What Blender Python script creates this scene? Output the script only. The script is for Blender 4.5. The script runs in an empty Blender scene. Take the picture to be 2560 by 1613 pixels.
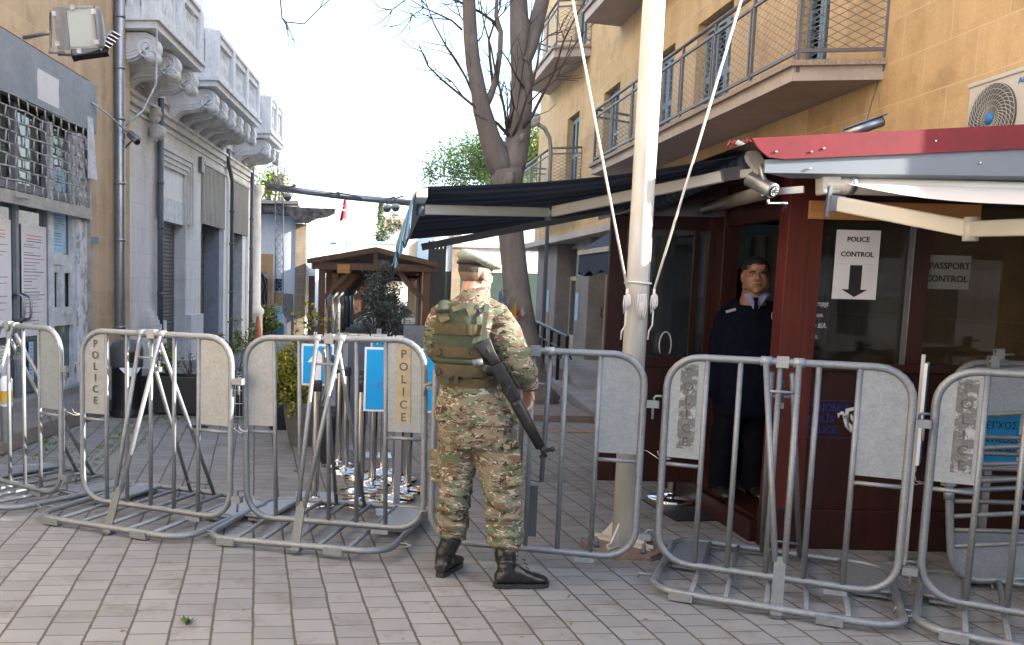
import bpy, bmesh, math, random
from mathutils import Vector, Matrix, noise
random.seed(7)
R = math.radians
sc = bpy.context.scene
# ---------------------------------------------------------------- camera
F, CX, CY, W2, H2 = 2300., 875., 960., 2560., 1613.
PIT, ROL, HC = R(6.05), R(1.407), 1.62
fw = Vector((0, math.cos(PIT), -math.sin(PIT)))
u0 = Vector((0, math.sin(PIT), math.cos(PIT)))
x0 = Vector((1, 0, 0))
XA = x0 * math.cos(ROL) + u0 * math.sin(ROL)
UA = -x0 * math.sin(ROL) + u0 * math.cos(ROL)
CAM = Vector((0, 0, HC))
cd = bpy.data.cameras.new("camera")
cam = bpy.data.objects.new("camera", cd)
sc.collection.objects.link(cam)
m = Matrix.Identity(3)
m.col[0], m.col[1], m.col[2] = XA, UA, -fw
cam.matrix_world = Matrix.Translation(CAM) @ m.to_4x4()
cd.sensor_width = 36.0
cd.sensor_fit = 'HORIZONTAL'
cd.lens = 36.0 * F / W2
cd.shift_x = (W2 / 2 - CX) / W2
cd.shift_y = (CY - H2 / 2) / W2
cd.clip_start = 0.1
cd.clip_end = 2000
sc.camera = cam
# ---------------------------------------------------------------- light
SH = Vector((.96, -.28, 0)).normalized()
ELEV = R(21.5)
SUN = (SH * math.cos(ELEV) + Vector((0, 0, math.sin(ELEV)))).normalized()
w = bpy.data.worlds.new("World")
sc.world = w
w.use_nodes = True
wn = w.node_tree
bg = wn.nodes['Background']
sky = wn.nodes.new('ShaderNodeTexSky')
sky.sky_type = 'NISHITA'
sky.sun_disc = False
sky.sun_elevation = ELEV
sky.sun_rotation = math.atan2(SH.x, SH.y)
sky.air_density = 1.0
sky.dust_density = 2.0
sky.ozone_density = 1.0
wn.links.new(sky.outputs[0], bg.inputs[0])
bg.inputs[1].default_value = 0.15
sd = bpy.data.lights.new("sun", 'SUN')
sd.energy = 3.6
sd.angle = R(.5)
sd.color = (1, .94, .85)
so = bpy.data.objects.new("sun", sd)
sc.collection.objects.link(so)
so.rotation_euler = (-SUN).to_track_quat('-Z', 'Y').to_euler()
so.location = (0, 0, 30)
sc.view_settings.view_transform = 'Standard'
sc.view_settings.look = 'None'
sc.view_settings.gamma = 1
sc.view_settings.exposure = 2.45
sc.cycles.max_bounces = 8
sc.cycles.use_denoising = True

# ---------------------------------------------------------------- pixel helpers (2560 x 1613 photograph -> world)
def ray(x, y): return fw + XA * ((x - CX) / F) - UA * ((y - CY) / F)
def G(x, y, z=0.):
    d = ray(x, y); return CAM + d * ((z - HC) / d.z)
def AY(x, y, Y):
    d = ray(x, y); return CAM + d * (Y / d.y)
def AX(x, y, X):
    d = ray(x, y); return CAM + d * (X / d.x)
LA = R(4.5)
LO = Vector((-3.389, 14.087, 0))
LT = Vector((math.sin(LA), math.cos(LA), 0))
LN = Vector((math.cos(LA), -math.sin(LA), 0))
def LP(x, y, out=0.):
    "pixel -> (s, z) on the left facade plane"
    d = ray(x, y); P0 = LO + LN * out
    p = CAM + d * ((P0 - CAM).dot(LN) / d.dot(LN))
    return (p - P0).dot(LT), p.z

# ---------------------------------------------------------------- scene helpers
def tag(o, label=None, cat=None, group=None, kind=None):
    if label: o['label'] = label
    if cat: o['category'] = cat
    if group: o['group'] = group
    if kind: o['kind'] = kind
    return o
def thing(name, label, cat, loc=(0, 0, 0), rotz=0., group=None):
    o = bpy.data.objects.new(name, None)
    o.empty_display_size = .2
    sc.collection.objects.link(o)
    o.location = loc
    o.rotation_euler = (0, 0, rotz)
    return tag(o, label, cat, group)
def tree_copy(o, parent=None):
    c = o.copy()
    sc.collection.objects.link(c)
    if parent: c.parent = parent
    for ch in list(o.children): tree_copy(ch, c)
    return c

class MB:
    def __init__(s, off=None):
        s.v = []; s.f = []; s.sm = []; s.off = Vector(off) if off is not None else Vector((0, 0, 0))
    def add(s, vs, fs, smooth=False):
        b = len(s.v)
        s.v += [Vector(v) - s.off for v in vs]
        s.f += [tuple(b + i for i in f) for f in fs]
        s.sm += [smooth] * len(fs)
        return s
    def box(s, lo, hi, M=None):
        x0, y0, z0 = lo; x1, y1, z1 = hi
        vs = [Vector(p) for p in ((x0,y0,z0),(x1,y0,z0),(x1,y1,z0),(x0,y1,z0),(x0,y0,z1),(x1,y0,z1),(x1,y1,z1),(x0,y1,z1))]
        if M is not None: vs = [M @ v for v in vs]
        return s.add(vs, [(0,3,2,1),(4,5,6,7),(0,1,5,4),(1,2,6,5),(2,3,7,6),(3,0,4,7)])
    def beam(s, a, b, wx, wz, up=(0, 0, 1)):
        a = Vector(a); b = Vector(b); d = (b - a); L = d.length
        if L < 1e-6: return s
        d.normalize(); up = Vector(up)
        if abs(d.dot(up)) > .98: up = Vector((0, 1, 0))
        x = d.cross(up).normalized(); z = x.cross(d)
        vs = []
        for p in (a, b):
            for sx, sz in ((-1,-1),(1,-1),(1,1),(-1,1)):
                vs.append(p + x * (sx * wx / 2) + z * (sz * wz / 2))
        return s.add(vs, [(0,1,2,3),(7,6,5,4),(0,4,5,1),(1,5,6,2),(2,6,7,3),(3,7,4,0)])
    def quad(s, a, b, c, d): return s.add([a, b, c, d], [(0,1,2,3)])
    def prism(s, poly, ax, t0, t1, flat=False):
        "poly 2D points extruded along axis ax (0,1,2)"
        n = len(poly)
        def P(p, t):
            return {0: (t, p[0], p[1]), 1: (p[0], t, p[1]), 2: (p[0], p[1], t)}[ax]
        vs = [P(p, t0) for p in poly] + [P(p, t1) for p in poly]
        fs = [tuple(range(n))[::-1], tuple(range(n, 2*n))] + [(i, (i+1) % n, n + (i+1) % n, n + i) for i in range(n)]
        return s.add(vs, fs)
    def tube(s, pts, r, n=8, closed=False, cap=True, flat=1.0):
        pts = [Vector(p) for p in pts]; N = len(pts)
        rr = r if isinstance(r, (list, tuple)) else [r] * N
        vs = []; prev = None
        for i, p in enumerate(pts):
            if closed: d = pts[(i+1) % N] - pts[i-1]
            elif i == 0: d = pts[1] - pts[0]
            elif i == N-1: d = pts[-1] - pts[-2]
            else: d = (pts[i+1] - p).normalized() + (p - pts[i-1]).normalized()
            if d.length < 1e-9: d = Vector((0, 0, 1))
            d.normalize()
            if prev is None:
                u = Vector((0, 0, 1)) if abs(d.z) < .9 else Vector((1, 0, 0))
                x = d.cross(u).normalized()
            else:
                x = (prev - d * prev.dot(d))
                x = x.normalized() if x.length > 1e-6 else d.orthogonal().normalized()
            prev = x; y = d.cross(x)
            for k in range(n):
                a = 2 * math.pi * k / n
                vs.append(p + x * (math.cos(a) * rr[i]) + y * (math.sin(a) * rr[i] * flat))
        fs = []
        for i in range(N if closed else N-1):
            j = (i+1) % N
            for k in range(n):
                fs.append((i*n+k, i*n+(k+1) % n, j*n+(k+1) % n, j*n+k))
        if cap and not closed:
            fs.append(tuple(range(n))[::-1]); fs.append(tuple(range((N-1)*n, N*n)))
        return s.add(vs, fs, True)
    def lathe(s, prof, c=(0, 0, 0), n=24, a0=0, a1=2*math.pi):
        c = Vector(c); vs = []; full = abs(a1 - a0 - 2*math.pi) < 1e-6
        m = n if full else n + 1
        for r_, z in prof:
            for k in range(m):
                a = a0 + (a1 - a0) * k / n
                vs.append(c + Vector((r_*math.cos(a), r_*math.sin(a), z)))
        fs = []
        for i in range(len(prof)-1):
            for k in range(m if full else m-1):
                fs.append((i*m+k, i*m+(k+1) % m, (i+1)*m+(k+1) % m, (i+1)*m+k))
        return s.add(vs, fs, True)
    def grid(s, fn, nu, nv, smooth=True):
        vs = [fn(i/nu, j/nv) for j in range(nv+1) for i in range(nu+1)]
        fs = [(j*(nu+1)+i, j*(nu+1)+i+1, (j+1)*(nu+1)+i+1, (j+1)*(nu+1)+i) for j in range(nv) for i in range(nu)]
        return s.add(vs, fs, smooth)
    def loft(s, rings, cap=True):
        "rings: list of lists of points, same length"
        n = len(rings[0]); vs = [p for r_ in rings for p in r_]; fs = []
        for i in range(len(rings)-1):
            for k in range(n):
                fs.append((i*n+k, i*n+(k+1) % n, (i+1)*n+(k+1) % n, (i+1)*n+k))
        if cap: fs += [tuple(range(n))[::-1], tuple(range((len(rings)-1)*n, len(rings)*n))]
        return s.add(vs, fs, True)
    def ell(s, c, r, n=16, mrings=10, M=None):
        c = Vector(c); vs = []; rings = []
        for i in range(mrings+1):
            t = math.pi * i / mrings
            ring = []
            for k in range(n):
                a = 2*math.pi*k/n
                p = Vector((r[0]*math.sin(max(t, .02) if i < mrings else .02)*math.cos(a), r[1]*math.sin(max(t, .02) if i < mrings else .02)*math.sin(a), -r[2]*math.cos(t)))
                ring.append(c + (M @ p if M is not None else p))
            rings.append(ring)
        return s.loft(rings)
    def build(s, name, mat, parent=None, smooth=None, bevel=0, mods=None):
        me = bpy.data.meshes.new(name)
        me.from_pydata([tuple(v) for v in s.v], [], s.f)
        me.validate()
        if mat: me.materials.append(mat)
        if len(me.polygons) == len(s.sm):
            me.polygons.foreach_set('use_smooth', [bool(x) if smooth is None else smooth for x in s.sm])
        bm = bmesh.new(); bm.from_mesh(me)
        bmesh.ops.recalc_face_normals(bm, faces=bm.faces)
        bm.to_mesh(me); bm.free()
        me.update()
        o = bpy.data.objects.new(name, me)
        sc.collection.objects.link(o)
        if parent: o.parent = parent
        if bevel:
            b = o.modifiers.new('bevel', 'BEVEL'); b.width = bevel; b.segments = 2; b.limit_method = 'ANGLE'
        return o
def roundrect(w, h, r, n=6, x0=0, y0=0):
    pts = []
    for cx, cy, a0 in ((w-r, r, -90), (w-r, h-r, 0), (r, h-r, 90), (r, r, 180)):
        for k in range(n+1):
            a = R(a0 + 90*k/n)
            pts.append((x0+cx+r*math.cos(a), y0+cy+r*math.sin(a)))
    return pts
def text(body, size, mat, parent, M, name='lettering', align='CENTER', ext=.0015, spacing=1.0, xs=1.0, bold=0.0, line=1.0):
    cu = bpy.data.curves.new(name, 'FONT')
    cu.body = body; cu.size = size; cu.align_x = align; cu.extrude = ext; cu.space_line = line
    cu.space_character = spacing; cu.offset = bold; cu.resolution_u = 3
    o = bpy.data.objects.new('tmp', cu)
    sc.collection.objects.link(o)
    dg = bpy.context.evaluated_depsgraph_get()
    me = bpy.data.meshes.new_from_object(o.evaluated_get(dg))
    bpy.data.objects.remove(o); 
    me.name = name
    me.materials.clear(); me.materials.append(mat)
    me.transform(M @ Matrix.Diagonal((xs, 1, 1, 1)))
    t = bpy.data.objects.new(name, me)
    sc.collection.objects.link(t)
    if parent: t.parent = parent
    return t
def frameM(origin, xdir, ydir):
    x = Vector(xdir).normalized(); y = Vector(ydir).normalized(); z = x.cross(y)
    M3 = Matrix.Identity(3); M3.col[0], M3.col[1], M3.col[2] = x, y, z
    return Matrix.Translation(Vector(origin)) @ M3.to_4x4()

# ---------------------------------------------------------------- materials
class NT:
    def __init__(s, name, rough=.7, metal=0., spec=.5):
        s.m = bpy.data.materials.new(name); s.m.use_nodes = True
        s.t = s.m.node_tree; s.b = s.t.nodes['Principled BSDF']
        s.b.inputs['Roughness'].default_value = rough
        s.b.inputs['Metallic'].default_value = metal
        s.b.inputs['Specular IOR Level'].default_value = spec
        s.tc = s.t.nodes.new('ShaderNodeTexCoord')
    def n(s, typ, **kw):
        nd = s.t.nodes.new(typ)
        for k, v in kw.items(): setattr(nd, k, v)
        return nd
    def l(s, a, b): s.t.links.new(a, b)
    def noise(s, scale, detail=4, rough=.55, vec=None, dist=0):
        n = s.n('ShaderNodeTexNoise'); n.inputs['Scale'].default_value = scale
        n.inputs['Detail'].default_value = detail; n.inputs['Roughness'].default_value = rough
        n.inputs['Distortion'].default_value = dist
        s.l(vec or s.tc.outputs['Object'], n.inputs['Vector']); return n.outputs['Fac']
    def ramp(s, fac, stops, const=False):
        r_ = s.n('ShaderNodeValToRGB'); cr = r_.color_ramp
        if const: cr.interpolation = 'CONSTANT'
        while len(cr.elements) < len(stops): cr.elements.new(.5)
        for e, (p, c) in zip(cr.elements, stops):
            e.position = p; e.color = (*c, 1) if len(c) == 3 else c
        s.l(fac, r_.inputs[0]); return r_.outputs[0]
    def mix(s, a, b, fac, typ='MIX'):
        x = s.n('ShaderNodeMix', data_type='RGBA', blend_type=typ)
        for sock, v in ((x.inputs[6], a), (x.inputs[7], b), (x.inputs[0], fac)):
            if isinstance(v, (int, float)): sock.default_value = v
            elif isinstance(v, tuple): sock.default_value = (*v, 1)
            else: s.l(v, sock)
        return x.outputs[2]
    def map(s, scale=(1, 1, 1), rot=(0, 0, 0), loc=(0, 0, 0), src='Object'):
        mp = s.n('ShaderNodeMapping'); mp.inputs['Scale'].default_value = scale
        mp.inputs['Rotation'].default_value = rot; mp.inputs['Location'].default_value = loc
        s.l(s.tc.outputs[src], mp.inputs['Vector']); return mp.outputs[0]
    def col(s, c):
        if isinstance(c, tuple): s.b.inputs['Base Color'].default_value = (*c, 1)
        else: s.l(c, s.b.inputs['Base Color'])
    def rough(s, sock, lo=.3, hi=.7):
        mr = s.n('ShaderNodeMapRange'); mr.inputs[3].default_value = lo; mr.inputs[4].default_value = hi
        s.l(sock, mr.inputs[0]); s.l(mr.outputs[0], s.b.inputs['Roughness'])
    def bump(s, h, strength=.3, dist=.01):
        b = s.n('ShaderNodeBump'); b.inputs['Strength'].default_value = strength
        b.inputs['Distance'].default_value = dist; s.l(h, b.inputs['Height'])
        s.l(b.outputs[0], s.b.inputs['Normal'])
def simple(name, c, rough=.6, metal=0., var=.15, scale=6, bump=0., bscale=60, spec=.5):
    n = NT(name, rough, metal, spec)
    a = n.noise(scale, 5)
    lo = tuple(x*(1-var) for x in c); hi = tuple(min(1, x*(1+var)) for x in c)
    n.col(n.ramp(a, [(.3, lo), (.7, hi)]))
    if bump: n.bump(n.noise(bscale, 3), bump, .004)
    return n.m
def dirty(name, c, dirt, rough=.6, metal=0., amount=.5, scale=3, streak=False, bump=.1):
    n = NT(name, rough, metal)
    a = n.noise(scale, 8, .65, vec=n.map((3, 3, .5)) if streak else None)
    b = n.noise(scale*7, 4)
    f = n.mix(a, b, .35)
    n.col(n.ramp(f, [(max(0, .5-amount*.35), dirt), (.62, c)]))
    n.bump(n.noise(scale*25, 3), bump, .004)
    return n.m
def galv(name='galvanised_steel', k=1.0):
    n = NT(name, .45, .5)
    v = n.n('ShaderNodeTexVoronoi'); v.inputs['Scale'].default_value = 95
    n.l(n.tc.outputs['Object'], v.inputs['Vector'])
    a = n.noise(14, 7, .65)
    c1 = n.ramp(v.outputs['Color'], [(.2, (.18*k,.195*k,.21*k)), (.8, (.25*k,.27*k,.29*k))])
    rust = n.ramp(n.noise(6, 8, .75), [(.58, (0,0,0)), (.70, (1,1,1))])
    c2 = n.mix(c1, n.ramp(a, [(.3, (.17*k,.185*k,.20*k)), (.7, (.25*k,.27*k,.29*k))]), .5)
    c3 = n.mix(c2, (.26,.19,.13), n.mix((0,0,0), rust, .6))
    n.col(c3); n.rough(a, .38, .62); n.bump(n.noise(120, 2), .08, .002)
    return n.m
M = {}
M['galv'] = galv()
M['galv_plate'] = galv('galvanised_plate', 1.2)
M['galv_dark'] = galv('weathered_steel', .55)
def paving():
    n = NT('block_paving', .85)
    vec = n.map((1, 1, 1), (0, 0, R(-96)))      # bricks run in depth direction columns
    bt = n.n('ShaderNodeTexBrick')
    bt.offset = .5; bt.squash = 1
    bt.inputs['Scale'].default_value = 1.0
    bt.inputs['Brick Width'].default_value = .158
    bt.inputs['Row Height'].default_value = .1905
    bt.inputs['Mortar Size'].default_value = .0045
    bt.inputs['Mortar Smooth'].default_value = .3
    bt.inputs['Bias'].default_value = 0
    bt.inputs['Color1'].default_value = (.0, .0, .0, 1)
    bt.inputs['Color2'].default_value = (1, 1, 1, 1)
    bt.inputs['Mortar'].default_value = (.5, .5, .5, 1)
    wob = n.n('ShaderNodeTexNoise'); wob.inputs['Scale'].default_value = 2.2; wob.inputs['Detail'].default_value = 3
    n.l(n.tc.outputs['Object'], wob.inputs['Vector'])
    vm = n.n('ShaderNodeVectorMath', operation='MULTIPLY_ADD')
    n.l(wob.outputs['Color'], vm.inputs[0]); vm.inputs[1].default_value = (.022, .022, 0); n.l(vec, vm.inputs[2])
    n.l(vm.outputs[0], bt.inputs['Vector'])
    base = n.ramp(bt.outputs['Color'], [(0, (.20,.201,.201)), (.4, (.228,.228,.226)), (.8, (.255,.252,.246)), (1, (.218,.222,.228))])
    big = n.noise(.6, 5, .6)
    c = n.mix(base, n.ramp(big, [(.3, (.74,.74,.74)), (.7, (1.08,1.07,1.06))]), .8, 'MULTIPLY')
    sp = n.noise(220, 2, .7)
    c = n.mix(c, n.ramp(sp, [(.35, (.7,.7,.7)), (.65, (1.15,1.15,1.15))]), .55, 'MULTIPLY')
    vs_ = n.n('ShaderNodeTexVoronoi'); vs_.inputs['Scale'].default_value = 9; n.l(n.tc.outputs['Object'], vs_.inputs['Vector'])
    c = n.mix(c, (.06,.055,.05), n.mix((0,0,0), n.ramp(vs_.outputs['Distance'], [(.05,(1,1,1)),(.09,(0,0,0))]), n.ramp(n.noise(1.1,2), [(.5,(0,0,0)),(.6,(.8,.8,.8))])))
    st = n.noise(4, 8, .7)
    c = n.mix(c, (.13,.105,.085), n.ramp(st, [(.52, (0,0,0)), (.70, (.75,.75,.75))]))
    jc = n.ramp(n.noise(3, 5), [(.55, (.07,.062,.054)), (.68, (.075,.085,.04))])
    sxy = n.n('ShaderNodeSeparateXYZ'); n.l(vm.outputs[0], sxy.inputs[0])
    dv = n.n('ShaderNodeMath', operation='DIVIDE'); n.l(sxy.outputs[1], dv.inputs[0]); dv.inputs[1].default_value = .1905
    fr = n.n('ShaderNodeMath', operation='FRACT'); n.l(dv.outputs[0], fr.inputs[0])
    pp_ = n.n('ShaderNodeMath', operation='PINGPONG'); n.l(fr.outputs[0], pp_.inputs[0]); pp_.inputs[1].default_value = .5
    edge = n.noise(30, 3); ea = n.n('ShaderNodeMath', operation='MULTIPLY_ADD'); n.l(edge, ea.inputs[0]); ea.inputs[1].default_value = -.05; n.l(pp_.outputs[0], ea.inputs[2])
    strip = n.ramp(ea.outputs[0], [(.0, (1,1,1)), (.018, (0,0,0))])
    c = n.mix(c, jc, bt.outputs['Fac']); c = n.mix(c, jc, strip)
    n.col(c)
    inv = n.n('ShaderNodeMath', operation='SUBTRACT'); inv.inputs[0].default_value = 1; n.l(bt.outputs['Fac'], inv.inputs[1])
    ad = n.n('ShaderNodeMath', operation='MULTIPLY_ADD'); n.l(sp, ad.inputs[0]); ad.inputs[1].default_value = .12; n.l(inv.outputs[0], ad.inputs[2])
    ad2 = n.n('ShaderNodeMath', operation='MULTIPLY_ADD'); n.l(bt.outputs['Color'], ad2.inputs[0]); ad2.inputs[1].default_value = .35; n.l(ad.outputs[0], ad2.inputs[2])
    n.bump(ad2.outputs[0], .6, .008)
    return n.m
M['paving'] = paving()
def stone(name, c1, c2, bw=.62, rh=.36, mortar=(.55,.42,.28), ms=.006, axes='YZ', stain=(.2,.12,.05), amt=.6, offx=0):
    n = NT(name, .85)
    sx = n.n('ShaderNodeSeparateXYZ'); n.l(n.tc.outputs['Object'], sx.inputs[0])
    cb = n.n('ShaderNodeCombineXYZ')
    if axes == 'YZ':
        n.l(sx.outputs[1], cb.inputs[0])
    else:
        ad = n.n('ShaderNodeMath', operation='ADD'); n.l(sx.outputs[0], ad.inputs[0]); n.l(sx.outputs[1], ad.inputs[1]); n.l(ad.outputs[0], cb.inputs[0])
    n.l(sx.outputs[2], cb.inputs[1])
    bt = n.n('ShaderNodeTexBrick'); bt.inputs['Scale'].default_value = 1
    bt.inputs['Brick Width'].default_value = bw; bt.inputs['Row Height'].default_value = rh
    bt.inputs['Mortar Size'].default_value = ms; bt.inputs['Mortar Smooth'].default_value = .2
    bt.inputs['Color1'].default_value = (0,0,0,1); bt.inputs['Color2'].default_value = (1,1,1,1)
    n.l(cb.outputs[0], bt.inputs['Vector'])
    base = n.ramp(bt.outputs['Color'], [(0, c1), (1, c2)])
    st = n.noise(1.6, 9, .65)
    c = n.mix(base, stain, n.mix((0,0,0), n.ramp(st, [(.5, (0,0,0)), (.78, (1,1,1))]), amt))
    fine = n.noise(45, 5, .7)
    c = n.mix(c, n.ramp(fine, [(.3, (.86,.84,.8)), (.7, (1.08,1.08,1.08))]), .8, 'MULTIPLY')
    str_ = n.noise(1.2, 6, .6, vec=n.map((4, 4, .35)))
    c = n.mix(c, n.ramp(str_, [(.3, (.78,.76,.74)), (.65, (1.05,1.05,1.05))]), .6, 'MULTIPLY')
    fm = n.mix((0,0,0), bt.outputs['Fac'], .8)
    c = n.mix(c, mortar, fm)
    n.col(c)
    n.bump(n.mix(fine, bt.outputs['Fac'], .3), .35, .006)
    return n.m
M['ochre'] = stone('ochre_sandstone', (.54,.37,.185), (.61,.43,.225), .66, .37, (.62,.49,.31), .005)
M['ochre_old'] = stone('old_ochre_stone', (.36,.24,.13), (.46,.32,.18), .5, .45, (.5,.42,.32), .004, stain=(.14,.10,.07), amt=.8)
M['cream'] = stone('cream_plaster', (.66,.665,.68), (.72,.725,.735), .9, .42, (.42,.41,.39), .003, stain=(.36,.33,.29), amt=.6)
M['rubble'] = stone('brown_stone', (.25,.20,.15), (.34,.27,.20), .45, .33, (.35,.3,.25), .006, axes='XZ', stain=(.1,.07,.05), amt=.7)
M['white_plaster'] = dirty('white_plaster', (.80,.82,.85), (.62,.62,.62), .7, amount=.3, scale=2, streak=True)
M['white_house'] = dirty('whitewashed_wall', (.66,.73,.83), (.52,.56,.62), .8, amount=.3, scale=1.4, streak=True)
M['pale'] = simple('pale_render', (.75,.73,.68), .8, var=.06, scale=1)
M['slab'] = dirty('balcony_concrete', (.50,.44,.40), (.36,.31,.28), .8, amount=.4, scale=2)
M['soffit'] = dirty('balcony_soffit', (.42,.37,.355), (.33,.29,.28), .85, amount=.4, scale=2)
M['terrazzo'] = simple('terrazzo_edge', (.33,.26,.20), .7, var=.4, scale=60)
M['grey_metal'] = dirty('grey_fascia_metal', (.25,.265,.30), (.18,.19,.21), .5, .3, amount=.35, scale=2)
M['grille'] = dirty('grille_steel', (.42,.41,.40), (.24,.20,.17), .5, .4, amount=.6, scale=8)
M['rail'] = simple('grey_rail_paint', (.155,.15,.155), .5, .3, var=.15, scale=15)
M['pipe'] = dirty('zinc_pipe', (.34,.35,.38), (.20,.21,.23), .35, .75, amount=.5, scale=4, streak=True)
M['pipe_dark'] = simple('dark_grey_pipe', (.11,.12,.14), .5, .1)
M['wframe'] = dirty('white_frame_paint', (.62,.65,.70), (.40,.42,.44), .5, amount=.25, scale=8)
M['cream_paint'] = simple('cream_door_paint', (.50,.46,.36), .5, var=.08)
M['black'] = simple('black_plastic', (.018,.019,.021), .5, var=.2)
M['blackmetal'] = simple('black_railing_paint', (.02,.021,.025), .4, .3)
M['shutter'] = dirty('roller_shutter_grey', (.16,.15,.145), (.09,.085,.08), .5, .4, amount=.5, scale=3)
M['corr'] = dirty('corrugated_sheet', (.36,.34,.31), (.25,.22,.19), .5, .3, amount=.5, scale=3, streak=True)
M['bluegrey'] = simple('blue_grey_shutter_paint', (.135,.20,.245), .55, var=.15)
M['dark'] = simple('dark_interior', (.012,.011,.011), .9)
M['kerb'] = dirty('kerb_stone', (.21,.19,.175), (.12,.10,.09), .85, amount=.6, scale=4)
M['concrete'] = dirty('pavement_concrete', (.25,.24,.235), (.15,.14,.13), .85, amount=.6, scale=3)
M['yellow'] = dirty('worn_yellow_paint', (.42,.25,.06), (.22,.18,.14), .8, amount=.9, scale=14)
M['chrome'] = NT('polished_steel', .12, 1.0); M['chrome'].col((.62,.60,.57)); M['chrome'] = M['chrome'].m
M['paper'] = simple('white_paper', (.62,.62,.66), .7, var=.04)
M['ink'] = simple('black_ink', (.012,.012,.014), .6)
M['ink_grey'] = simple('grey_ink', (.16,.16,.19), .6)
M['ink_red'] = simple('red_ink', (.45,.05,.06), .6)
def glass(name, tint=(.9,.95,.95), alpha=.35, rough=.03):
    n = NT(name, rough, 0, .6)
    n.col(tint); n.b.inputs['Alpha'].default_value = alpha
    return n.m
M['glass'] = glass('window_glass', (.02,.025,.03), .45)
M['glass_dark'] = glass('dark_window_glass', (.01,.011,.012), .45, .02)
M['glass_dark'].node_tree.nodes['Principled BSDF'].inputs['Specular IOR Level'].default_value = .65
M['ochre_left'] = stone('pale_ochre_stone', (.48,.36,.235), (.54,.42,.285), .66, .37, (.50,.42,.32), .005)
M['shopglass'] = NT('shop_glass', .06, 0, .9); n_ = M['shopglass']
n_.col(n_.ramp(n_.noise(1.5, 5, .6), [(.35, (.03,.045,.045)), (.65, (.10,.13,.125))])); M['shopglass'] = n_.m
# ================================================================ SETTING
g = MB(); g.add([(-300,-200,0),(300,-200,0),(300,500,0),(-300,500,0)], [(0,1,2,3)])
tag(g.build('paved_ground', M['paving']), kind='structure')
def lf(o, s, z): return LO + LN*o + LT*s + Vector((0, 0, z))
LM = Matrix.Translation(LO) @ Matrix.Rotation(-LA, 4, 'Z')
b = MB(); b.box((-.3,-5.75,.004),(.68,1.2,.17), LM)
tag(b.build('left_pavement', M['kerb'], bevel=.012), kind='structure')
# right pavement with kerb and ramp, far raised part
b = MB(); b.prism([(3.0,10.9),(4.9,10.9),(4.9,24),(3.9,24),(3.5,16.6),(3.12,12.0)], 2, .004, .13)
tag(b.build('right_pavement', M['concrete'], bevel=.015), kind='structure')
b = MB(); b.add([G(1300,1076,.006),G(1510,1079,.006),G(1510,1082,.006),G(1300,1079,.006)],[(0,1,2,3)])
b.add([(2.0,10.6,.006),(3.3,10.7,.006),(3.3,10.64,.006),(2.0,10.54,.006)],[(0,1,2,3)])
tag(b.build('yellow_kerb_line', M['yellow']), kind='structure')
b = MB(); b.box((2.0,11.4,.004),(3.05,12.9,.08)); tag(b.build('tree_pit', M['kerb']), kind='structure')
b = MB(); b.box((3.55,15.2,.13),(4.72,24,.33)); b.prism([(14.2,.134),(15.2,.134),(15.2,.33)], 0, 3.55, 4.72)
tag(b.build('shop_ramp', M['concrete']), kind='structure')

# ================================================================ LEFT: ochre shop
shop = thing('shop_building', 'ochre stone corner shop with grey fascia, lattice grille and glass doors covered in notices', 'building', LO, -LA)
def bx(name, lo, hi, mat, par, bevel=0):
    return MB().box(lo, hi).build(name, mat, par, bevel=bevel)
w_ = MB(); w_.box((-6,-14,4.22),(0,-.002,11.6)); w_.box((-.35,-1.66,0),(0,-.002,4.22)); w_.box((-6,-.35,0),(-.35,-.002,4.22)); w_.box((-6,-14,3.3),(-.4,-1.66,4.22)); w_.box((-6,-14,0),(-.1,-9.2,3.3))
w_.build('wall', M['ochre_left'], shop)
bx('fascia', (-.12,-9.2,3.58), (.015,-1.44,4.2), M['grey_metal'], shop)
b = MB(); b.grid(lambda u, v: (.017, -3.35+u*.62+.03*math.sin(9*v), 3.66+v*.34), 3, 3, False); b.build('torn_label', M['paper'], shop)
bx('sill', (-.2,-9.2,.17), (.06,-1.66,.26), M['concrete'], shop)
bx('interior', (-3.2,-9.2,.2), (-2.9,-1.7,3.5), M['dark'], shop)
# glazing
for k, (a, c) in enumerate([(-9.1,-6.3),(-6.2,-4.62),(-4.6,-3.7),(-3.62,-2.84)]):
    bx('door_glass' if k > 1 else 'window_glass', (-.15,a,.28), (-.14,c,2.62), M['shopglass'], shop)
bx('upper_glass', (-.2,-9.2,2.66), (-.19,-1.8,3.56), M['shopglass'], shop)
b = MB()
for s_ in (-6.25,-4.61,-3.66,-2.8,-2.05): 
    b.box((-.17,s_-.04,.26),(-.10,s_+.04,3.56))
b.box((-.168,-9.1,2.6),(-.102,-1.98,2.68)); b.build('mullions', M['grey_metal'], shop)
b = MB()
b.box((-.13,-2.82,.26),(-.07,-2.72,3.5)); b.box((-.13,-2.10,.26),(-.07,-1.99,3.5))
b.box((-.128,-2.72,1.8),(-.074,-2.10,1.93)); b.box((-.128,-2.72,1.04),(-.074,-2.10,1.17)); b.box((-.128,-2.72,.26),(-.074,-2.10,.34))
b.build('white_frame', M['wframe'], shop)
sw = MB()
for a, c, o_ in ((-2.72,-2.44,-.12),(-2.47,-2.12,-.09)):
    sw.box((o_,a,1.17),(o_+.028,a+.07,1.8)); sw.box((o_,c-.09,1.17),(o_+.028,c,1.8)); sw.box((o_,a+.07,1.17),(o_+.028,c-.09,1.27)); sw.box((o_,a+.07,1.70),(o_+.028,c-.09,1.8))
sw.build('sliding_window', M['wframe'], shop)
bx('pane', (-.14,-2.72,.3), (-.13,-2.1,3.4), M['shopglass'], shop)
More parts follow.
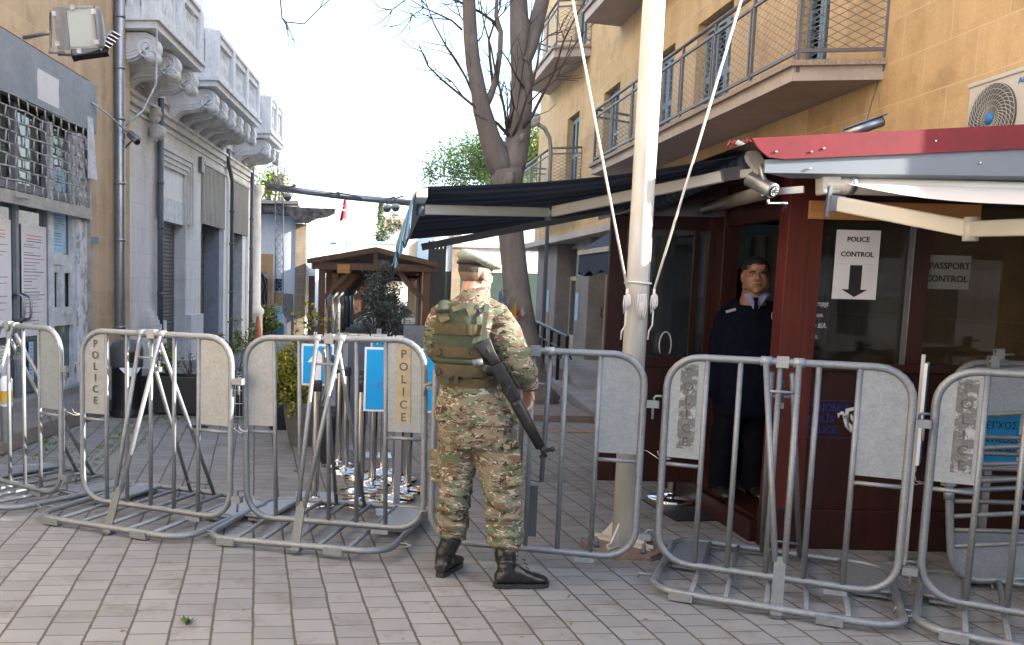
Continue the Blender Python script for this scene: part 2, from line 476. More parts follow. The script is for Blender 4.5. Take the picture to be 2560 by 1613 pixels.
n = NT('peeling_white_paint', .7); n.col(n.ramp(n.noise(9, 9, .75, vec=n.map((1,1,.6))), [(.5, (.62,.64,.68)), (.56, (.30,.30,.28))])); M['peel'] = n.m
bx('peeling_post', (-.14,-1.98,.26), (-.03,-1.67,3.5), M['peel'], shop)
bx('rusty_edge', (-.03,-1.70,.2), (.012,-1.62,3.56), M['grille'], shop)
for s_ in (-3.74,-3.55):
    h = MB(); h.tube([(-.14,s_,1.13),(-.02,s_,1.16),(.0,s_,1.22),(.0,s_,1.36),(-.02,s_,1.42),(-.14,s_,1.45)], .017, 8); h.build('handle', M['pipe'], shop)
gr = MB()
zb, zt, sl, sr = 2.55, 3.57, -9.1, -1.74
rows = 8; rh = (zt-zb)/rows
for i in range(rows+1):
    pts = [(.0+.012*math.sin(.9*k+i), sl+(sr-sl)*k/30, zb+i*rh+.008*math.sin(k*1.7+i*2)) for k in range(31)]
    gr.tube(pts, .0115, 5)
cw = .235
for i in range(rows):
    s_ = sl + (cw/2 if i % 2 else 0)
    while s_ < sr:
        gr.tube([(.008,s_,zb+i*rh),(.008,s_+.03*math.sin(i*3+s_),zb+(i+1)*rh)], .0105, 5); s_ += cw
gr.build('lattice_grille', M['grille'], shop)
bx('grille_rail', (-.02,-9.1,2.42), (.03,-1.72,2.56), M['grille'], shop)
t_ = MB(); t_.tube([(.03,-4.0,2.5),(.08,-3.95,2.49),(.09,-3.8,2.5),(.04,-3.74,2.5)], .012, 6); t_.build('latch', M['grille'], shop)
# drainpipe on the pier
dp = MB(); dp.tube([(.09,-.72,11.5),(.09,-.72,1.0),(.10,-.70,.9),(.20,-.66,.82)], .075, 14)
for z_ in (.95,2.2,3.0,3.9,4.6,5.3): dp.lathe([(.075,z_-.02),(.083,z_-.02),(.083,z_+.02),(.075,z_+.02)], (.09,-.72,0), 14)
dp.build('drainpipe', M['pipe'], shop)
b = MB(); b.beam((-.01,-1.62,2.15),(.09,-1.60,2.15),.06,.09); b.build('lock_bracket', M['galv'], shop)
b = MB(); b.grid(lambda u, v: (.02+.06*u*(1-v), -1.80+u*.2, 2.95+v*.8), 3, 3); b.build('bent_guide_strip', M['wframe'], shop)

# notices on the glass
def notice(label, s0, s1, z0, z1, off=-.12, seed=1, red=True, col='paper'):
    t = thing('notice', label, 'notice', LM @ Vector((off, s0, z0)), -LA, 'notices taped to the shop glass')
    w, h = s1-s0, z1-z0
    MB().box((0,0,0),(.006,w,h)).build('sheet', M[col], t)
    rnd = random.Random(seed)
    k, r_, gg = MB(), MB(), MB()
    y = h-.1*h; i = 0
    while y > .06*h:
        c0 = .08*w if i > 2 else .2*w; ln = (w-2*c0)*(rnd.uniform(.35, 1) if i > 2 else 1)
        if i > 2 and rnd.random() < .12: y -= .03; i += 1; continue
        mb = r_ if (red and (i < 2 or rnd.random() < .07)) else (k if rnd.random() < .3 else gg)
        x = c0
        while x < c0+ln:
            ww = rnd.uniform(.015, .05); mb.box((.006,x,y),(.0068,min(x+ww,c0+ln),y+.010)); x += ww+.008
        y -= rnd.uniform(.026, .045); i += 1
    k.build('bold_lines', M['ink'], t); gg.build('text_lines', M['ink_grey'], t)
    if red: r_.build('red_heading', M['ink_red'], t)
notice('tall white notice with red heading on the left glass door leaf', -4.56,-3.80,.97,2.26, seed=3)
notice('tall white notice with red heading on the right glass door, beside the white frame', -3.53,-2.84,.95,2.24, seed=5)
notice('small white notice low on the glass door under the tall notices', -4.5,-3.85,.35,.86, seed=9, red=False)
M['ltblue'] = simple('light_blue_card', (.30,.50,.66), .6)
notice('narrow light blue and red leaflet low on the glass beside the white frame', -3.36,-3.24,.42,.88, seed=11, red=True, col='ltblue')
notice('faded pale green poster behind the upper pane of the white frame', -2.6,-2.2,1.95,3.0, off=-.128, seed=12, red=False, col='ltblue')

# floodlight, small floodlight, cameras
M['flglass'] = glass('floodlight_glass', (.55,.62,.62), .55, .08)
def wallthing(name, label, cat, p): return thing(name, label, cat, p, -LA)
p = AX(192, 70, -2.6); 
fl = thing('floodlight', 'large square glass fronted floodlight bracketed to the ochre wall above the grey fascia', 'floodlight', p, R(-14))
c = (AX(249,118,-2.6)-AX(142,20,-2.6)); fw_, fh_ = .41, .37
Mt = Matrix.Rotation(R(12), 4, 'X')
b = MB(); rings = []
for y_, k_ in ((0,1.0),(.12,.98),(.3,.6),(.36,.3)):
    rings.append([Mt @ Vector((q[0]*k_, y_, q[1]*k_)) for q in roundrect(fw_,fh_,.03,2,-fw_/2,-fh_/2)])
b.loft(rings).build('housing', M['grey_metal'], fl)
b = MB()
for (a0,c0,a1,c1) in ((-fw_/2,-fh_/2,fw_/2,-fh_/2+.02),(-fw_/2,fh_/2-.02,fw_/2,fh_/2),(-fw_/2,-fh_/2+.02,-fw_/2+.13,fh_/2-.02),(fw_/2-.02,-fh_/2+.02,fw_/2,fh_/2-.02)):
    b.box((a0,-.03,c0),(a1,-.001,c1), Mt)
b.build('frame', M['pipe'], fl)
b = MB(); b.box((-fw_/2+.11,-.02,-fh_/2+.02),(fw_/2-.02,-.012,fh_/2-.02), Mt); b.build('front_glass', M['flglass'], fl)
M['reflector'] = NT('reflector', .25, .9); M['reflector'].col((.7,.72,.72)); M['reflector'] = M['reflector'].m
b = MB(); b.grid(lambda u, v: Mt @ Vector((-.09+u*.27, -.006-.004*math.cos(6*u), -.15+v*.30)), 8, 4); b.box((-.02,-.03+.02,-.1),(.04,-.008,.12), Mt)
b.build('reflector', M['reflector'], fl)
b = MB()
for x_, z_ in ((-fw_/2-.01,.13),(-fw_/2-.01,-.13),(fw_/2-.02,.13),(fw_/2-.02,-.13),(-.02,fh_/2-.01),(.0,-fh_/2-.015)): b.box((x_,-.045,z_-.02),(x_+.035,-.02,z_+.02), Mt)
b.build('clips', M['wframe'], fl)
b = MB(); b.tube([(-fw_/2+.05,.05,.16),(-fw_/2-.08,.03,.16),(-fw_/2-.13,.1,.14),(-fw_/2-.13,.1,-.14),(-fw_/2-.1,.03,-.2),(-fw_/2+.05,.05,-.2)], .012, 6); b.tube([(-fw_/2-.13,.1,0),(-.75,.3,.02)], .02, 6)
b.build('bracket', M['pipe'], fl)
p = AX(222, 128, -2.75); f2 = thing('small_floodlight', 'dark angled floodlight with finned heat sink below the large square floodlight', 'floodlight', p, 0)
b = MB(); b.beam((-.17,0,-.05),(.17,.1,.09),.22,.09); b.build('housing', M['pipe_dark'], f2, bevel=.01)
b = MB()
for k in range(5): b.beam((.10+.028*k,.0,.06+.03*k),(.17+.028*k,.05,.03+.03*k),.2,.012)
b.beam((.1,.02,.02),(.24,.06,.2),.12,.05); b.build('heat_sink', M['pipe'], f2)
b = MB(); b.beam((-.15,-.06,-.09),(.2,.0,-.02),.2,.012); b.build('lens', M['dark'], f2)
b = MB(); b.tube([(0,.05,0),(-.1,.4,.05),(-.5,.6,.1)], .015, 6); b.build('bracket', M['pipe'], f2)
def bullet(name, label, p, d, L=.2, r=.04, arm=None, mat='pipe', group=None):
    t = thing(name, label, 'camera', p, 0, group)
    d = Vector(d).normalized()
    b = MB(); b.tube([Vector((0,0,0)), d*L], r, 14); b.build('body', M[mat], t)
    b = MB(); b.tube([d*(L*.98), d*(L+.006)], r*.82, 14); b.build('lens', M['dark'], t)
    up = Vector((0,0,1)); b = MB()
    b.beam(d*(-.02)+up*r*1.05, d*(L*1.12)+up*r*1.05, r*2.1, .006); b.build('sunshield', M[mat], t)
    if arm:
        b = MB(); b.tube([d*L*.3 - up*r] + [Vector(a) for a in arm], r*.3, 7); b.build('arm', M[mat], t)
    return t
p = lf(.2,-.62,3.70); bullet('security_camera', 'silver bullet security camera strapped to the shop drainpipe', p, (.55,-.55,-.45), .24, .05, arm=[(-.02,.05,-.12),(-.1,.05,-.2)])
b = MB(); b.tube([lf(.02,-1.62,3.95), lf(.12,-1.2,3.85), lf(.2,-.75,3.72)], .012, 6); tag(b.build('camera_cable', M['wframe']), 'grey cable looping from the fascia edge to the camera on the drainpipe', 'cable')

# ================================================================ LEFT: neoclassical building
NO = -.45
neo = thing('neoclassical_building', 'pale stone building with carved white balconies on scroll corbels and closed roller shutters', 'building', LO + LN*NO, -LA)
def NP(x, y, o=0.): return LP(x, y, NO+o)
cz = (NP(325,247)[1]+NP(576,410)[1])/2          # cornice height
slz = NP(391,70,.95)[1]
SE = NP(638,480)[0]
s1l, _ = NP(405,500); s1r, _ = NP(465,500)
s2l, _ = NP(503,500); s2r, _ = NP(557,500)
s3l, _ = NP(577,500); s3r, _ = NP(618,500)
zs = NP(433,556)[1]; zw = NP(405,410)[1]; z2b = NP(503,559)[1]; z2t = NP(503,410)[1]
w_ = MB(); D = -.45
w_.box((-7,-.3,cz),(0,SE,12.5))
segs = [(-.3,s1l),(s1r,s2l),(s2r+.15,s3l-.05),(s3r,SE)]
for a, c_ in segs: w_.box((D,a,0),(0,c_,cz-.002))
w_.box((D,s1l,zs),(-.1,s1r,zw)); w_.box((D,s1l,zw),(0,s1r,cz-.002)); w_.box((D,s2l,z2t),(0,s2r+.15,cz-.002)); w_.box((D,s3l-.05,z2t),(0,s3r,cz-.002))
w_.box((-7,-.3,0),(D-.05,SE,cz-.002))
w_.build('wall', M['cream'], neo)
w_ = MB(); w_.box((.0,-.3,slz-.02),(.03,SE,12.4)); w_.build('upper_wall_facing', M['white_plaster'], neo)
b = MB()
b.box((0,.0,cz-.06),(.07,SE,cz+.06)); b.box((0,.0,cz+.06),(.12,SE,cz+.12)); b.box((0,.0,cz-.18),(.04,SE,cz-.14)); b.box((.0,.0,cz+.30),(.05,SE,cz+.34))
b.build('cornice', M['cream'], neo)
# blocked window surround
b = MB()
for k in range(3):
    o1 = .03+.03*k; e = .08+.09*k
    b.box((0,s1l-e-.09,zw-1.0+(k*0)),(o1,s1l-e,zw+e)); b.box((0,s1r+e,zw-1.0),(o1,s1r+e+.09,zw+e)); b.box((0,s1l-e-.09,zw+e),(o1,s1r+e+.09,zw+e+.09))
b.build('window_surround', M['cream'], neo)
MB().box((-.098,s1l,zs+.45),(-.06,s1r,zw)).build('blocked_window_panel', M['white_plaster'], neo)
MB().box((-.11,s1l,zs),(-.05,s1r,zs+.448)).build('blocked_window_panel', M['wframe'], neo)
def roller(s0, s1, z0, z1, o, name='roller_shutter', mat='shutter', pitch=.075, amp=.012):
    b = MB(); n = int((z1-z0)/pitch); pts = []
    for i in range(n):
        z = z0+i*pitch; pts += [(o, z), (o+amp, z+pitch*.35), (o+amp, z+pitch*.8)]
    vs = []
    for (oo, z) in pts: vs += [(oo, s0, z), (oo, s1, z)]
    fs = [(2*i, 2*i+1, 2*i+3, 2*i+2) for i in range(len(pts)-1)]
    b.add(vs, fs); return b.build(name, M[mat], neo)
roller(s1l, s1r, 0, zs, -.25)
roller(s2l, s2r-.3, 0, z2b, -.38)
roller(s3l, s3r-.6, 0, z2b, -.38)
def corr(s0, s1, z0, z1, o, pitch=.13):
    b = MB(); n = int((s1-s0)/pitch); pts = []
    for i in range(n):
        s = s0+i*pitch; pts += [(o, s), (o+.05, s+pitch*.15), (o+.05, s+pitch*.5), (o, s+pitch*.65)]
    pts.append((o, s1)); vs = []
    for (oo, s) in pts: vs += [(oo, s, z0), (oo, s, z1)]
    b.add(vs, [(2*i, 2*i+1, 2*i+3, 2*i+2) for i in range(len(pts)-1)])
    b.box((o-.2,s0,z1),(o+.07,s1,z1+.05)); return b.build('corrugated_hood', M['corr'], neo)
corr(s2l, s2r+.1, z2b, z2t, .01); corr(s3l, s3r, z2b, z2t, .01)
MB().box((-.2,s2l-.28,z2t-.2),(.08,s2l-.06,z2t+.12)).build('hood_box', M['grey_metal'], neo)
M['bluepier'] = dirty('blue_grey_render', (.30,.33,.39), (.20,.22,.26), .7, amount=.4, scale=2)
MB().box((-.44,s2r-.25,0),(-.02,s2r+.15,z2b)).build('grey_pier', M['bluepier'], neo)
MB().box((-.44,s3r-.5,0),(-.02,s3r-.02,z2b)).build('grey_pier', M['wframe'], neo)
# pilaster bases and end column
for s_, w2 in ((NP(369,809)[0], .5),):
    b = MB(); b.box((0,s_-w2/2-.1,0),(.16,s_+w2/2+.1,.85)); b.box((0,s_-w2/2-.03,.85),(.14,s_+w2/2+.03,.93)); b.box((0,s_-w2/2,.93),(.12,s_+w2/2,1.0)); b.box((0,s_-w2/2+.06,1.0),(.08,s_+w2/2-.06,1.1))
    b.build('pilaster_base', M['cream'], neo)
MB().box((0,s1l-.45,0),(.10,s1l,.9)).build('plinth', M['cream'], neo); MB().box((0,s1r+.02,0),(.12,s2l-.2,.95)).build('plinth', M['cream'], neo)
b = MB(); b.lathe([(.26,0),(.26,.75),(.3,.78),(.3,.9),(.22,.98),(.2,1.05),(.17,4.0),(.2,4.1),(.26,4.2),(.26,4.4)], (.05,SE-.25,0), 14)
b.build('end_column', M['cream'], neo)
for px_, bend in ((388,0),(571,1),(622,0)):
    s_ = NP(px_,443)[0]; b = MB()
    if bend: b.tube([(.1,s_-.5,cz+.25),(.1,s_-.5,cz-.05),(.1,s_,cz-.45),(.1,s_,.0)], .05, 10)
    else: b.tube([(.1,s_,cz+.3),(.1,s_,.6 if px_ < 400 else 0)], .055, 10)
    for z_ in (1.4,2.6,3.4): b.lathe([(.055,z_-.03),(.066,z_-.03),(.066,z_+.03),(.055,z_+.03)], (.1,s_,0), 10)
    b.build('downpipe', M['pipe_dark'], neo)
def corbel(s, par, out=.95, w=.26, h=.72, small=False):
    z0 = slz-.02
    prof = []
    n = 14
    for i in range(n+1):                                   # underside S curve, wall bottom -> tip
        t = i/n; o = out*.86*t
        z = -h + h*.78*(t**.75) + .09*math.sin(t*math.pi*2.0)*(1-t*.3)
        prof.append((o, z0+z))
    # scroll tip
    cxo, czz, rr_ = out*.80, z0-.19, .17
    for k in range(9):
        a = R(-95+ k*22); prof.append((cxo+rr_*math.cos(a), czz+rr_*math.sin(a)))
    prof += [(out*.8, z0), (0, z0)]
    b = MB(); b.prism(prof, 1, s-w/2, s+w/2)
    # inner raised ribs along the underside
    for sx in (-w*.22, w*.22):
        b.tube([(o, s+sx, z-.008) for (o, z) in prof[:n+1]], .028, 6)
    # scroll faces (spirals) on both sides
    for sd_ in (-1, 1):
        pts = []
        for k in range(34):
            a = R(-60-22*k); r_ = .165*(1-k/38); pts.append((cxo+r_*math.cos(a), s+sd_*(w/2+.004), czz+r_*math.sin(a)))
        b.tube(pts, .014, 5)
        for dz in (.05,.1): b.tube([(o+.0, s+sd_*(w/2+.004), z+dz) for (o, z) in prof[1:n-2]], .009, 5)
    # second smaller roll below the tip
    c2 = (out*.86+.06, z0-.33); b.tube([(c2[0]-.06, s-w/2-.01, c2[1]), (c2[0]-.06, s+w/2+.01, c2[1])], .10, 12)
    pts = []
    for sd_ in (-1, 1):
        b.tube([(c2[0]-.06+.085*(1-k/22)*math.cos(R(24*k)), s+sd_*(w/2+.014), c2[1]+.085*(1-k/22)*math.sin(R(24*k))) for k in range(20)], .009, 5)
    o = b.build('corbel', M['white_plaster'], par); return o
def balcony(s0, s1, out, ncor, label_small=None):
    bal = MB(); z = slz
    bal.box((0,s0,z),(out,s1,z+.10)); bal.box((0,s0-.05,z+.10),(out+.05,s1+.05,z+.17))
    o = bal.build('balcony', M['white_plaster'], neo)
    par = MB(); zt = z+.17; H = .80
    def run(p0, p1):
        p0 = Vector(p0); p1 = Vector(p1); L = (p1-p0).length; d = (p1-p0)/L
        q = lambda t, a, b_: None
        up = Vector((0,0,1))
        par.beam(p0+up*.07, p1+up*.07, .16, .14); par.beam(p0+up*(H-.06), p1+up*(H-.06), .17, .12); par.beam(p0+up*(H+.03), p1+up*(H+.03), .24, .06)
        nb = max(1, round(L/1.25)); 
        for k in range(nb+1):
            c_ = p0 + d*(L*k/nb); par.beam(c_+up*.0, c_+up*H, .24, .22, up=d)
        for k in range(nb):
            a = p0+d*(L*k/nb+.13); b_ = p0+d*(L*(k+1)/nb-.13)
            par.beam(a+d*.02+up*.42+Vector((0,0,0)), a+d*.14+up*.42, .10, .62); par.beam(b_-d*.14+up*.42, b_-d*.02+up*.42, .10, .62)
            m_ = max(2, int(((b_-a).length-.3)/.17))
            for j in range(m_):
                c_ = a+d*.14+(b_-a-d*.28)*((j+.5)/m_)
                par.lathe([(.035,.14),(.055,.17),(.03,.22),(.065,.34),(.06,.40),(.03,.50),(.028,.56),(.05,.60),(.035,.66),(.04,.69)], c_, 8)
    oo = out-.10
    run((0,s0+.1,zt),(oo,s0+.1,zt)); run((oo,s0+.1,zt),(oo,s1-.1,zt)); run((0,s1-.1,zt),(oo,s1-.1,zt))
    par.build('balustrade', M['white_plaster'], o)
    for k in range(ncor): corbel(s0+.28+(s1-s0-.56)*k/(ncor-1), o, out)
OUT = .95
balcony(NP(391,70,OUT)[0], NP(506,181,OUT)[0], OUT, 3)
balcony(NP(541,222,OUT)[0], NP(648,340,OUT)[0], OUT, 6)
balcony(NP(674,364,OUT)[0], NP(706,402,OUT)[0], OUT, 3)
b = MB(); s_ = NP(372,300)[0]; b.tube([(.09,s_-.02,cz+.02),(.14,s_-.02,cz-.1)], .12, 10); b.tube([(.16,s_-.12,cz-.35),(.16,s_+.12,cz-.35)], .13, 12); b.tube([(.1,s_-.1,cz-.1),(.1,s_+.1,cz-.1)], .09, 12)
b.build('scroll_ornament', M['cream'], neo)
b = MB(); b.tube([LO+LN*.55+LT*(-.4)+Vector((0,0,7.2)), LO+LN*.5+LT*(-.3)+Vector((0,0,5.2)), LO+LN*.46+LT*(-.2)+Vector((0,0,4.5)), LO+LN*.3+LT*(-.3)+Vector((0,0,4.1)), LO+LN*.05+LT*(-.4)+Vector((0,0,3.85))], .016, 6)
tag(b.build('hanging_cable', M['wframe']), 'loose white cable dangling in front of the nearest carved balcony', 'cable')
# ================================================================ RIGHT: ochre apartment building
XR = 4.72
apt = thing('apartment_building', 'ochre sandstone apartment building with blue grey louvred shutters, mesh balconies and shopfronts below', 'building', (0, 0, 0))
def AXy(px, py=300): return AX(px, py, XR).y
ops = []
for a, c_, z0, z1 in ((AXy(1448,300),AXy(1419,310),3.78,5.45),(AXy(1548,260),AXy(1509,280),3.78,5.40),(AXy(1688,120),AXy(1640,150),3.78,5.35),
                      (AXy(1832,60),AXy(1744,80),3.78,5.35),(AXy(2072,60),AXy(1990,60),3.75,5.9),(AXy(1468,60),AXy(1438,70),6.75,8.6),(14.1,15.4,6.75,8.6),(11.0,12.0,6.75,8.6)):
    ops.append((a, c_, z0, z1))
def wall_open(X, y0, y1, z0, z1, openings, depth=.22):
    b = MB()
    ys = sorted(set([y0, y1] + [v for o in openings for v in o[:2]])); zs_ = sorted(set([z0, z1] + [v for o in openings for v in o[2:4]]))
    for i in range(len(ys)-1):
        for j in range(len(zs_)-1):
            ym, zm = (ys[i]+ys[i+1])/2, (zs_[j]+zs_[j+1])/2
            if any(o[0] < ym < o[1] and o[2] < zm < o[3] for o in openings): continue
            b.quad((X,ys[i],zs_[j]),(X,ys[i+1],zs_[j]),(X,ys[i+1],zs_[j+1]),(X,ys[i],zs_[j+1]))
    for (a, c_, z0_, z1_) in openings:
        b.quad((X,a,z0_),(X+depth,a,z0_),(X+depth,a,z1_),(X,a,z1_)); b.quad((X,c_,z0_),(X+depth,c_,z0_),(X+depth,c_,z1_),(X,c_,z1_))
        b.quad((X,a,z1_),(X+depth,a,z1_),(X+depth,c_,z1_),(X,c_,z1_)); b.quad((X,a,z0_),(X+depth,a,z0_),(X+depth,c_,z0_),(X,c_,z0_))
    return b
b = wall_open(XR, 5.03, 24.3, 2.80, 12.4, ops)
b.quad((XR,5.03,0),(XR,10.6,0),(XR,10.6,2.8),(XR,5.03,2.8))
b.quad((XR,5.03,0),(14,5.03,0),(14,5.03,12.4),(XR,5.03,12.4)); b.quad((XR,24.3,2.8),(14,24.3,2.8),(14,24.3,12.4),(XR,24.3,12.4)); b.quad((XR,5.03,12.4),(14,5.03,12.4),(14,24.3,12.4),(XR,24.3,12.4))
b.quad((14,5.03,0),(14,24.3,0),(14,24.3,12.4),(14,5.03,12.4))
b.quad((XR,10.6,2.8),(XR+1.5,10.6,2.8),(XR+1.5,24.3,2.8),(XR,24.3,2.8)); b.quad((XR+1.5,10.6,0),(XR+1.5,24.3,0),(XR+1.5,24.3,2.8),(XR+1.5,10.6,2.8))
b.build('wall', M['ochre'], apt)
def shutter_window(a, c_, z0, z1, X=XR+.13):
    t = MB(); w = c_-a
    t.box((X,a,z0),(X+.06,a+.05,z1)); t.box((X,c_-.05,z0),(X+.06,c_,z1)); t.box((X,a+.05,z1-.05),(X+.06,c_-.05,z1)); t.box((X,a+.05,z0),(X+.06,c_-.05,z0+.05))
    nl = 3 if w > .75 else 2
    o = t.build('shutter', M['bluegrey'], apt)
    for k in range(nl):
        l = MB(); p0 = a+.05+(w-.1)*k/nl+.006; p1 = a+.05+(w-.1)*(k+1)/nl-.006
        l.box((X-.02,p0,z0+.06),(X+.03,p0+.055,z1-.06)); l.box((X-.02,p1-.055,z0+.06),(X+.03,p1,z1-.06))
        for zz in (z0+.06, (z0+z1)/2-.05, z1-.14): l.box((X-.019,p0+.055,zz),(X+.029,p1-.055,zz+.08))
        z = z0+.16
        while z < z1-.17:
            l.add([(X-.012,p0+.055,z),(X-.012,p1-.055,z),(X+.026,p1-.055,z+.035),(X+.026,p0+.055,z+.035)], [(0,1,2,3)])
            z += .055
        l.build('louvred_leaf', M['bluegrey'], o)
    MB().box((X+.065,a,z0),(X+.08,c_,z1)).build('backing', M['dark'], o)
    return o
for o_ in ops: shutter_window(*o_)
def mesh_panel(mb, p0, p1, z0, z1, cell=.075, r=.0035):
    p0 = Vector(p0); p1 = Vector(p1); L = (p1-p0).length; d = (p1-p0)/L; H = z1-z0
    asp = .52                                           # rise per run: flattened diamonds
    k = -H/asp
    up = Vector((0,0,1)); nrm = d.cross(up)
    while k < L:
        for sgn in (1, -1):
            # line  s = k + t, z = z0 + asp*t   (or mirrored)
            t0, t1 = max(0, -k), min(H/asp, L-k)
            if t1 > t0+.01:
                a = p0 + d*(k+t0); c_ = p0 + d*(k+t1)
                za, zc = (z0+asp*t0, z0+asp*t1) if sgn == 1 else (z1-asp*t0, z1-asp*t1)
                A = Vector((a.x,a.y,za)); B = Vector((c_.x,c_.y,zc)); e = (B-A).normalized(); q = e.cross(nrm)*r
                mb.add([A-q, B-q, B+q, A+q], [(0,1,2,3)])
        k += cell*1.9
def balcony_r(pts, zb, zt, H=.78, mat='rail', posts=1.05, closed_walls=True, name='balcony'):
    "pts: outer plan polyline from wall to wall"
    s = MB(); poly = [(p[0], p[1]) for p in pts]
    s.prism(poly, 2, zb, zt-.05); 
    o = s.build('balcony', M['slab'], apt)
    ed = MB()
    cen = Vector((sum(p[0] for p in poly)/len(poly), sum(p[1] for p in poly)/len(poly), 0))
    big = [(p[0]-.045 if p[0] < XR-.01 else p[0], p[1]+(-.05 if p[1] < cen.y else .05)) for p in poly]
    ed.prism(big, 2, zt-.05, zt); ed.build('slab_edge', M['terrazzo'], o)
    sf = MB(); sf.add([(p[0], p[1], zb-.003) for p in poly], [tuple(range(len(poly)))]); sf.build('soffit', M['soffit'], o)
    rl, ms = MB(), MB()
    for i in range(len(pts)-1):
        a = Vector((*pts[i], 0)); c_ = Vector((*pts[i+1], 0)); L = (c_-a).length; d = (c_-a)/L
        ins = Vector((.04, 0, 0))
        a2, c2 = a+ins*(1 if i else 0), c_+ins
        z0 = zt+.09; z1 = zt+H
        A = lambda p, z: Vector((p.x, p.y, z))
        rl.tube([A(a2,z1+.12), A(c2,z1+.12)], .024, 8)
        rl.beam(A(a2,z1), A(c2,z1), .03, .03); rl.beam(A(a2,z0), A(c2,z0), .03, .03)
        n = max(1, round(L/posts))
        for k in range(n+1):
            p = a2 + (c2-a2)*(k/n); rl.beam(A(p,zt-.1), A(p,z1+.12), .03, .03, up=d)
            if 0 < k < n: rl.beam(A(p+d*.07,z0), A(p+d*.07,z1), .025, .025, up=d)
        mesh_panel(ms, a2, c2, z0, z1)
    rl.build('railing', M['rail'], o); ms.build('mesh_infill', M['rail'], o)
    return o
XB = 3.97
balcony_r([(XR, 8.52), (XB, 8.66), (XB, AX(1478,430,XB).y), (XR, AX(1478,430,XB).y+.5)], 3.585, 3.76)
balcony_r([(XR, 19.3), (XB+.05, 19.5), (XB+.1, 22.6), (XR, 23.2)], 6.40, 6.62)
balcony_r([(XR, 13.6), (XB+.05, 13.8), (XB+.05, 17.0), (XR, 17.2)], 6.40, 6.62)
balcony_r([(XR, 19.6), (XB+.1, 19.8), (XB+.1, 23.0), (XR, 23.2)], 3.55, 3.72)
balcony_r([(XR, 8.5), (XB, 8.66), (XB, 11.3), (XR, 11.5)], 6.75, 6.95)
# ground floor shopfront
b = MB(); b.prism([(4.25,10.7),(4.25,24.4),(5.2,24.4),(5.2,10.7)], 2, 2.66, 2.78); b.build('canopy_slab', M['slab'], apt)
cx_ = 4.62
def AXx(px, py=800): return AX(px, py, cx_).y
def col2(y0, y1): 
    b = MB(); b.box((cx_-.12,y0,.3),(cx_+.25,y1,2.66)); b.build('concrete_pier', M['concrete'], apt, bevel=.01)
for a, c_ in ((1350,1371),(1376,1398),(1449,1482)): col2(AXx(c_), AXx(a))
col2(10.7, 11.3)
lat = MB(); 
for a, c_ in ((1400,1419),(1422,1448),(1486,1503),(1504,1522),(1372,1376)):
    y1, y0 = AXx(a)+.15, AXx(c_)+.15
    t = MB(); X = cx_+.2
    t.box((X,y0,.33),(X+.05,y0+.09,2.62)); t.box((X,y1-.09,.33),(X+.05,y1,2.62))
    if y1-y0 > .4:
        for zz, h_ in ((.33,.35),(1.86,.10),(2.54,.08)): t.box((X+.001,y0+.09,zz),(X+.049,y1-.09,zz+h_))
    o = t.build('shop_door', M['cream_paint'], apt)
    MB().box((X+.02,y0+.05,.6),(X+.03,y1-.05,2.6)).build('glass', M['shopglass'], o)
    h = MB(); h.tube([(X-.02,y1-.05,1.15),(X-.05,y1-.05,1.17),(X-.05,y1-.05,1.33),(X-.02,y1-.05,1.35)], .01, 6); h.build('handle', M['blackmetal'], o)
    l = MB(); zz = 1.95; yy = y0+.04
    while yy < y1 - .02:
        for k in range(6): l.tube([(X-.03,yy+.03*math.sin(k*1.57),zz+.1*k) for k in range(7)], .006, 4)
        yy += .07
    l.build('window_grille', M['grille'], o)
MB().box((cx_+.27,10.7,.3),(cx_+.3,24.3,2.66)).build('shop_wall', M['cream_paint'], apt)
# posters on piers
for px_, z0, z1, cc in ((1378,1.15,1.65,'ltblue'),(1452,1.05,1.6,'ltblue'),(1379,.8,1.1,'ochre_old')):
    y = AXx(px_); MB().box((cx_-.135,y-.25,z0),(cx_-.122,y-.02,z1)).build('poster', M[cc], apt)

# folding navy shop awning further down the pavement
M['navy'] = simple('navy_canvas', (.008,.013,.045), .8, var=.2)
n = NT('awning_stripes_small', .8); n.col(n.ramp(n.n('ShaderNodeTexWave').outputs[0], [(0,(.01,.015,.05)),(1,(.01,.015,.05))])); 
aw = thing('small_awning', 'small navy shop awning with rusty white frame beyond the kiosk', 'awning', (4.2, 13.5, 2.2))
P = AX(1448, 628, 3.6); y0, y1, zo, zw_ = 11.6, P.y, P.z, 2.95
b = MB(aw.location); b.add([(3.6,y0,zo),(3.6,y1,zo),(4.72,y1,zw_+.05),(4.72,y0,zw_+.05)], [(0,1,2,3)]); b.add([(3.6,y1,zo),(4.72,y1,zo),(4.72,y1,zw_+.05)],[(0,1,2)]); b.add([(3.6,y0,zo),(4.72,y0,zo),(4.72,y0,zw_+.05)],[(0,1,2)]); b.build('canvas', M['navy'], aw)
b = MB(aw.location)
b.grid(lambda u, v: (3.6, y0+(y1-y0)*u, zo-.06-v*(.3+.04*math.sin(u*30))), 24, 2); b.grid(lambda u, v: (3.6+1.1*u, y0, zo-.06-v*(.3+.04*math.sin(u*12))), 10, 2)
b.grid(lambda u, v: (3.6+1.1*u, y1, zo-.06-v*(.3+.04*math.sin(u*12))), 10, 2); b.build('valance', M['navy'], aw)
M['rustwhite'] = dirty('rusty_white_paint', (.5,.47,.42), (.30,.16,.07), .7, amount=.8, scale=3)
b = MB(aw.location); b.beam((3.6,y0,zo-.03),(3.6,y1,zo-.03),.04,.07); b.beam((3.6,y0,zo-.03),(4.7,y0,zo-.03),.04,.07); b.beam((3.6,y1,zo-.03),(4.7,y1,zo-.03),.04,.07); b.build('frame', M['rustwhite'], aw)

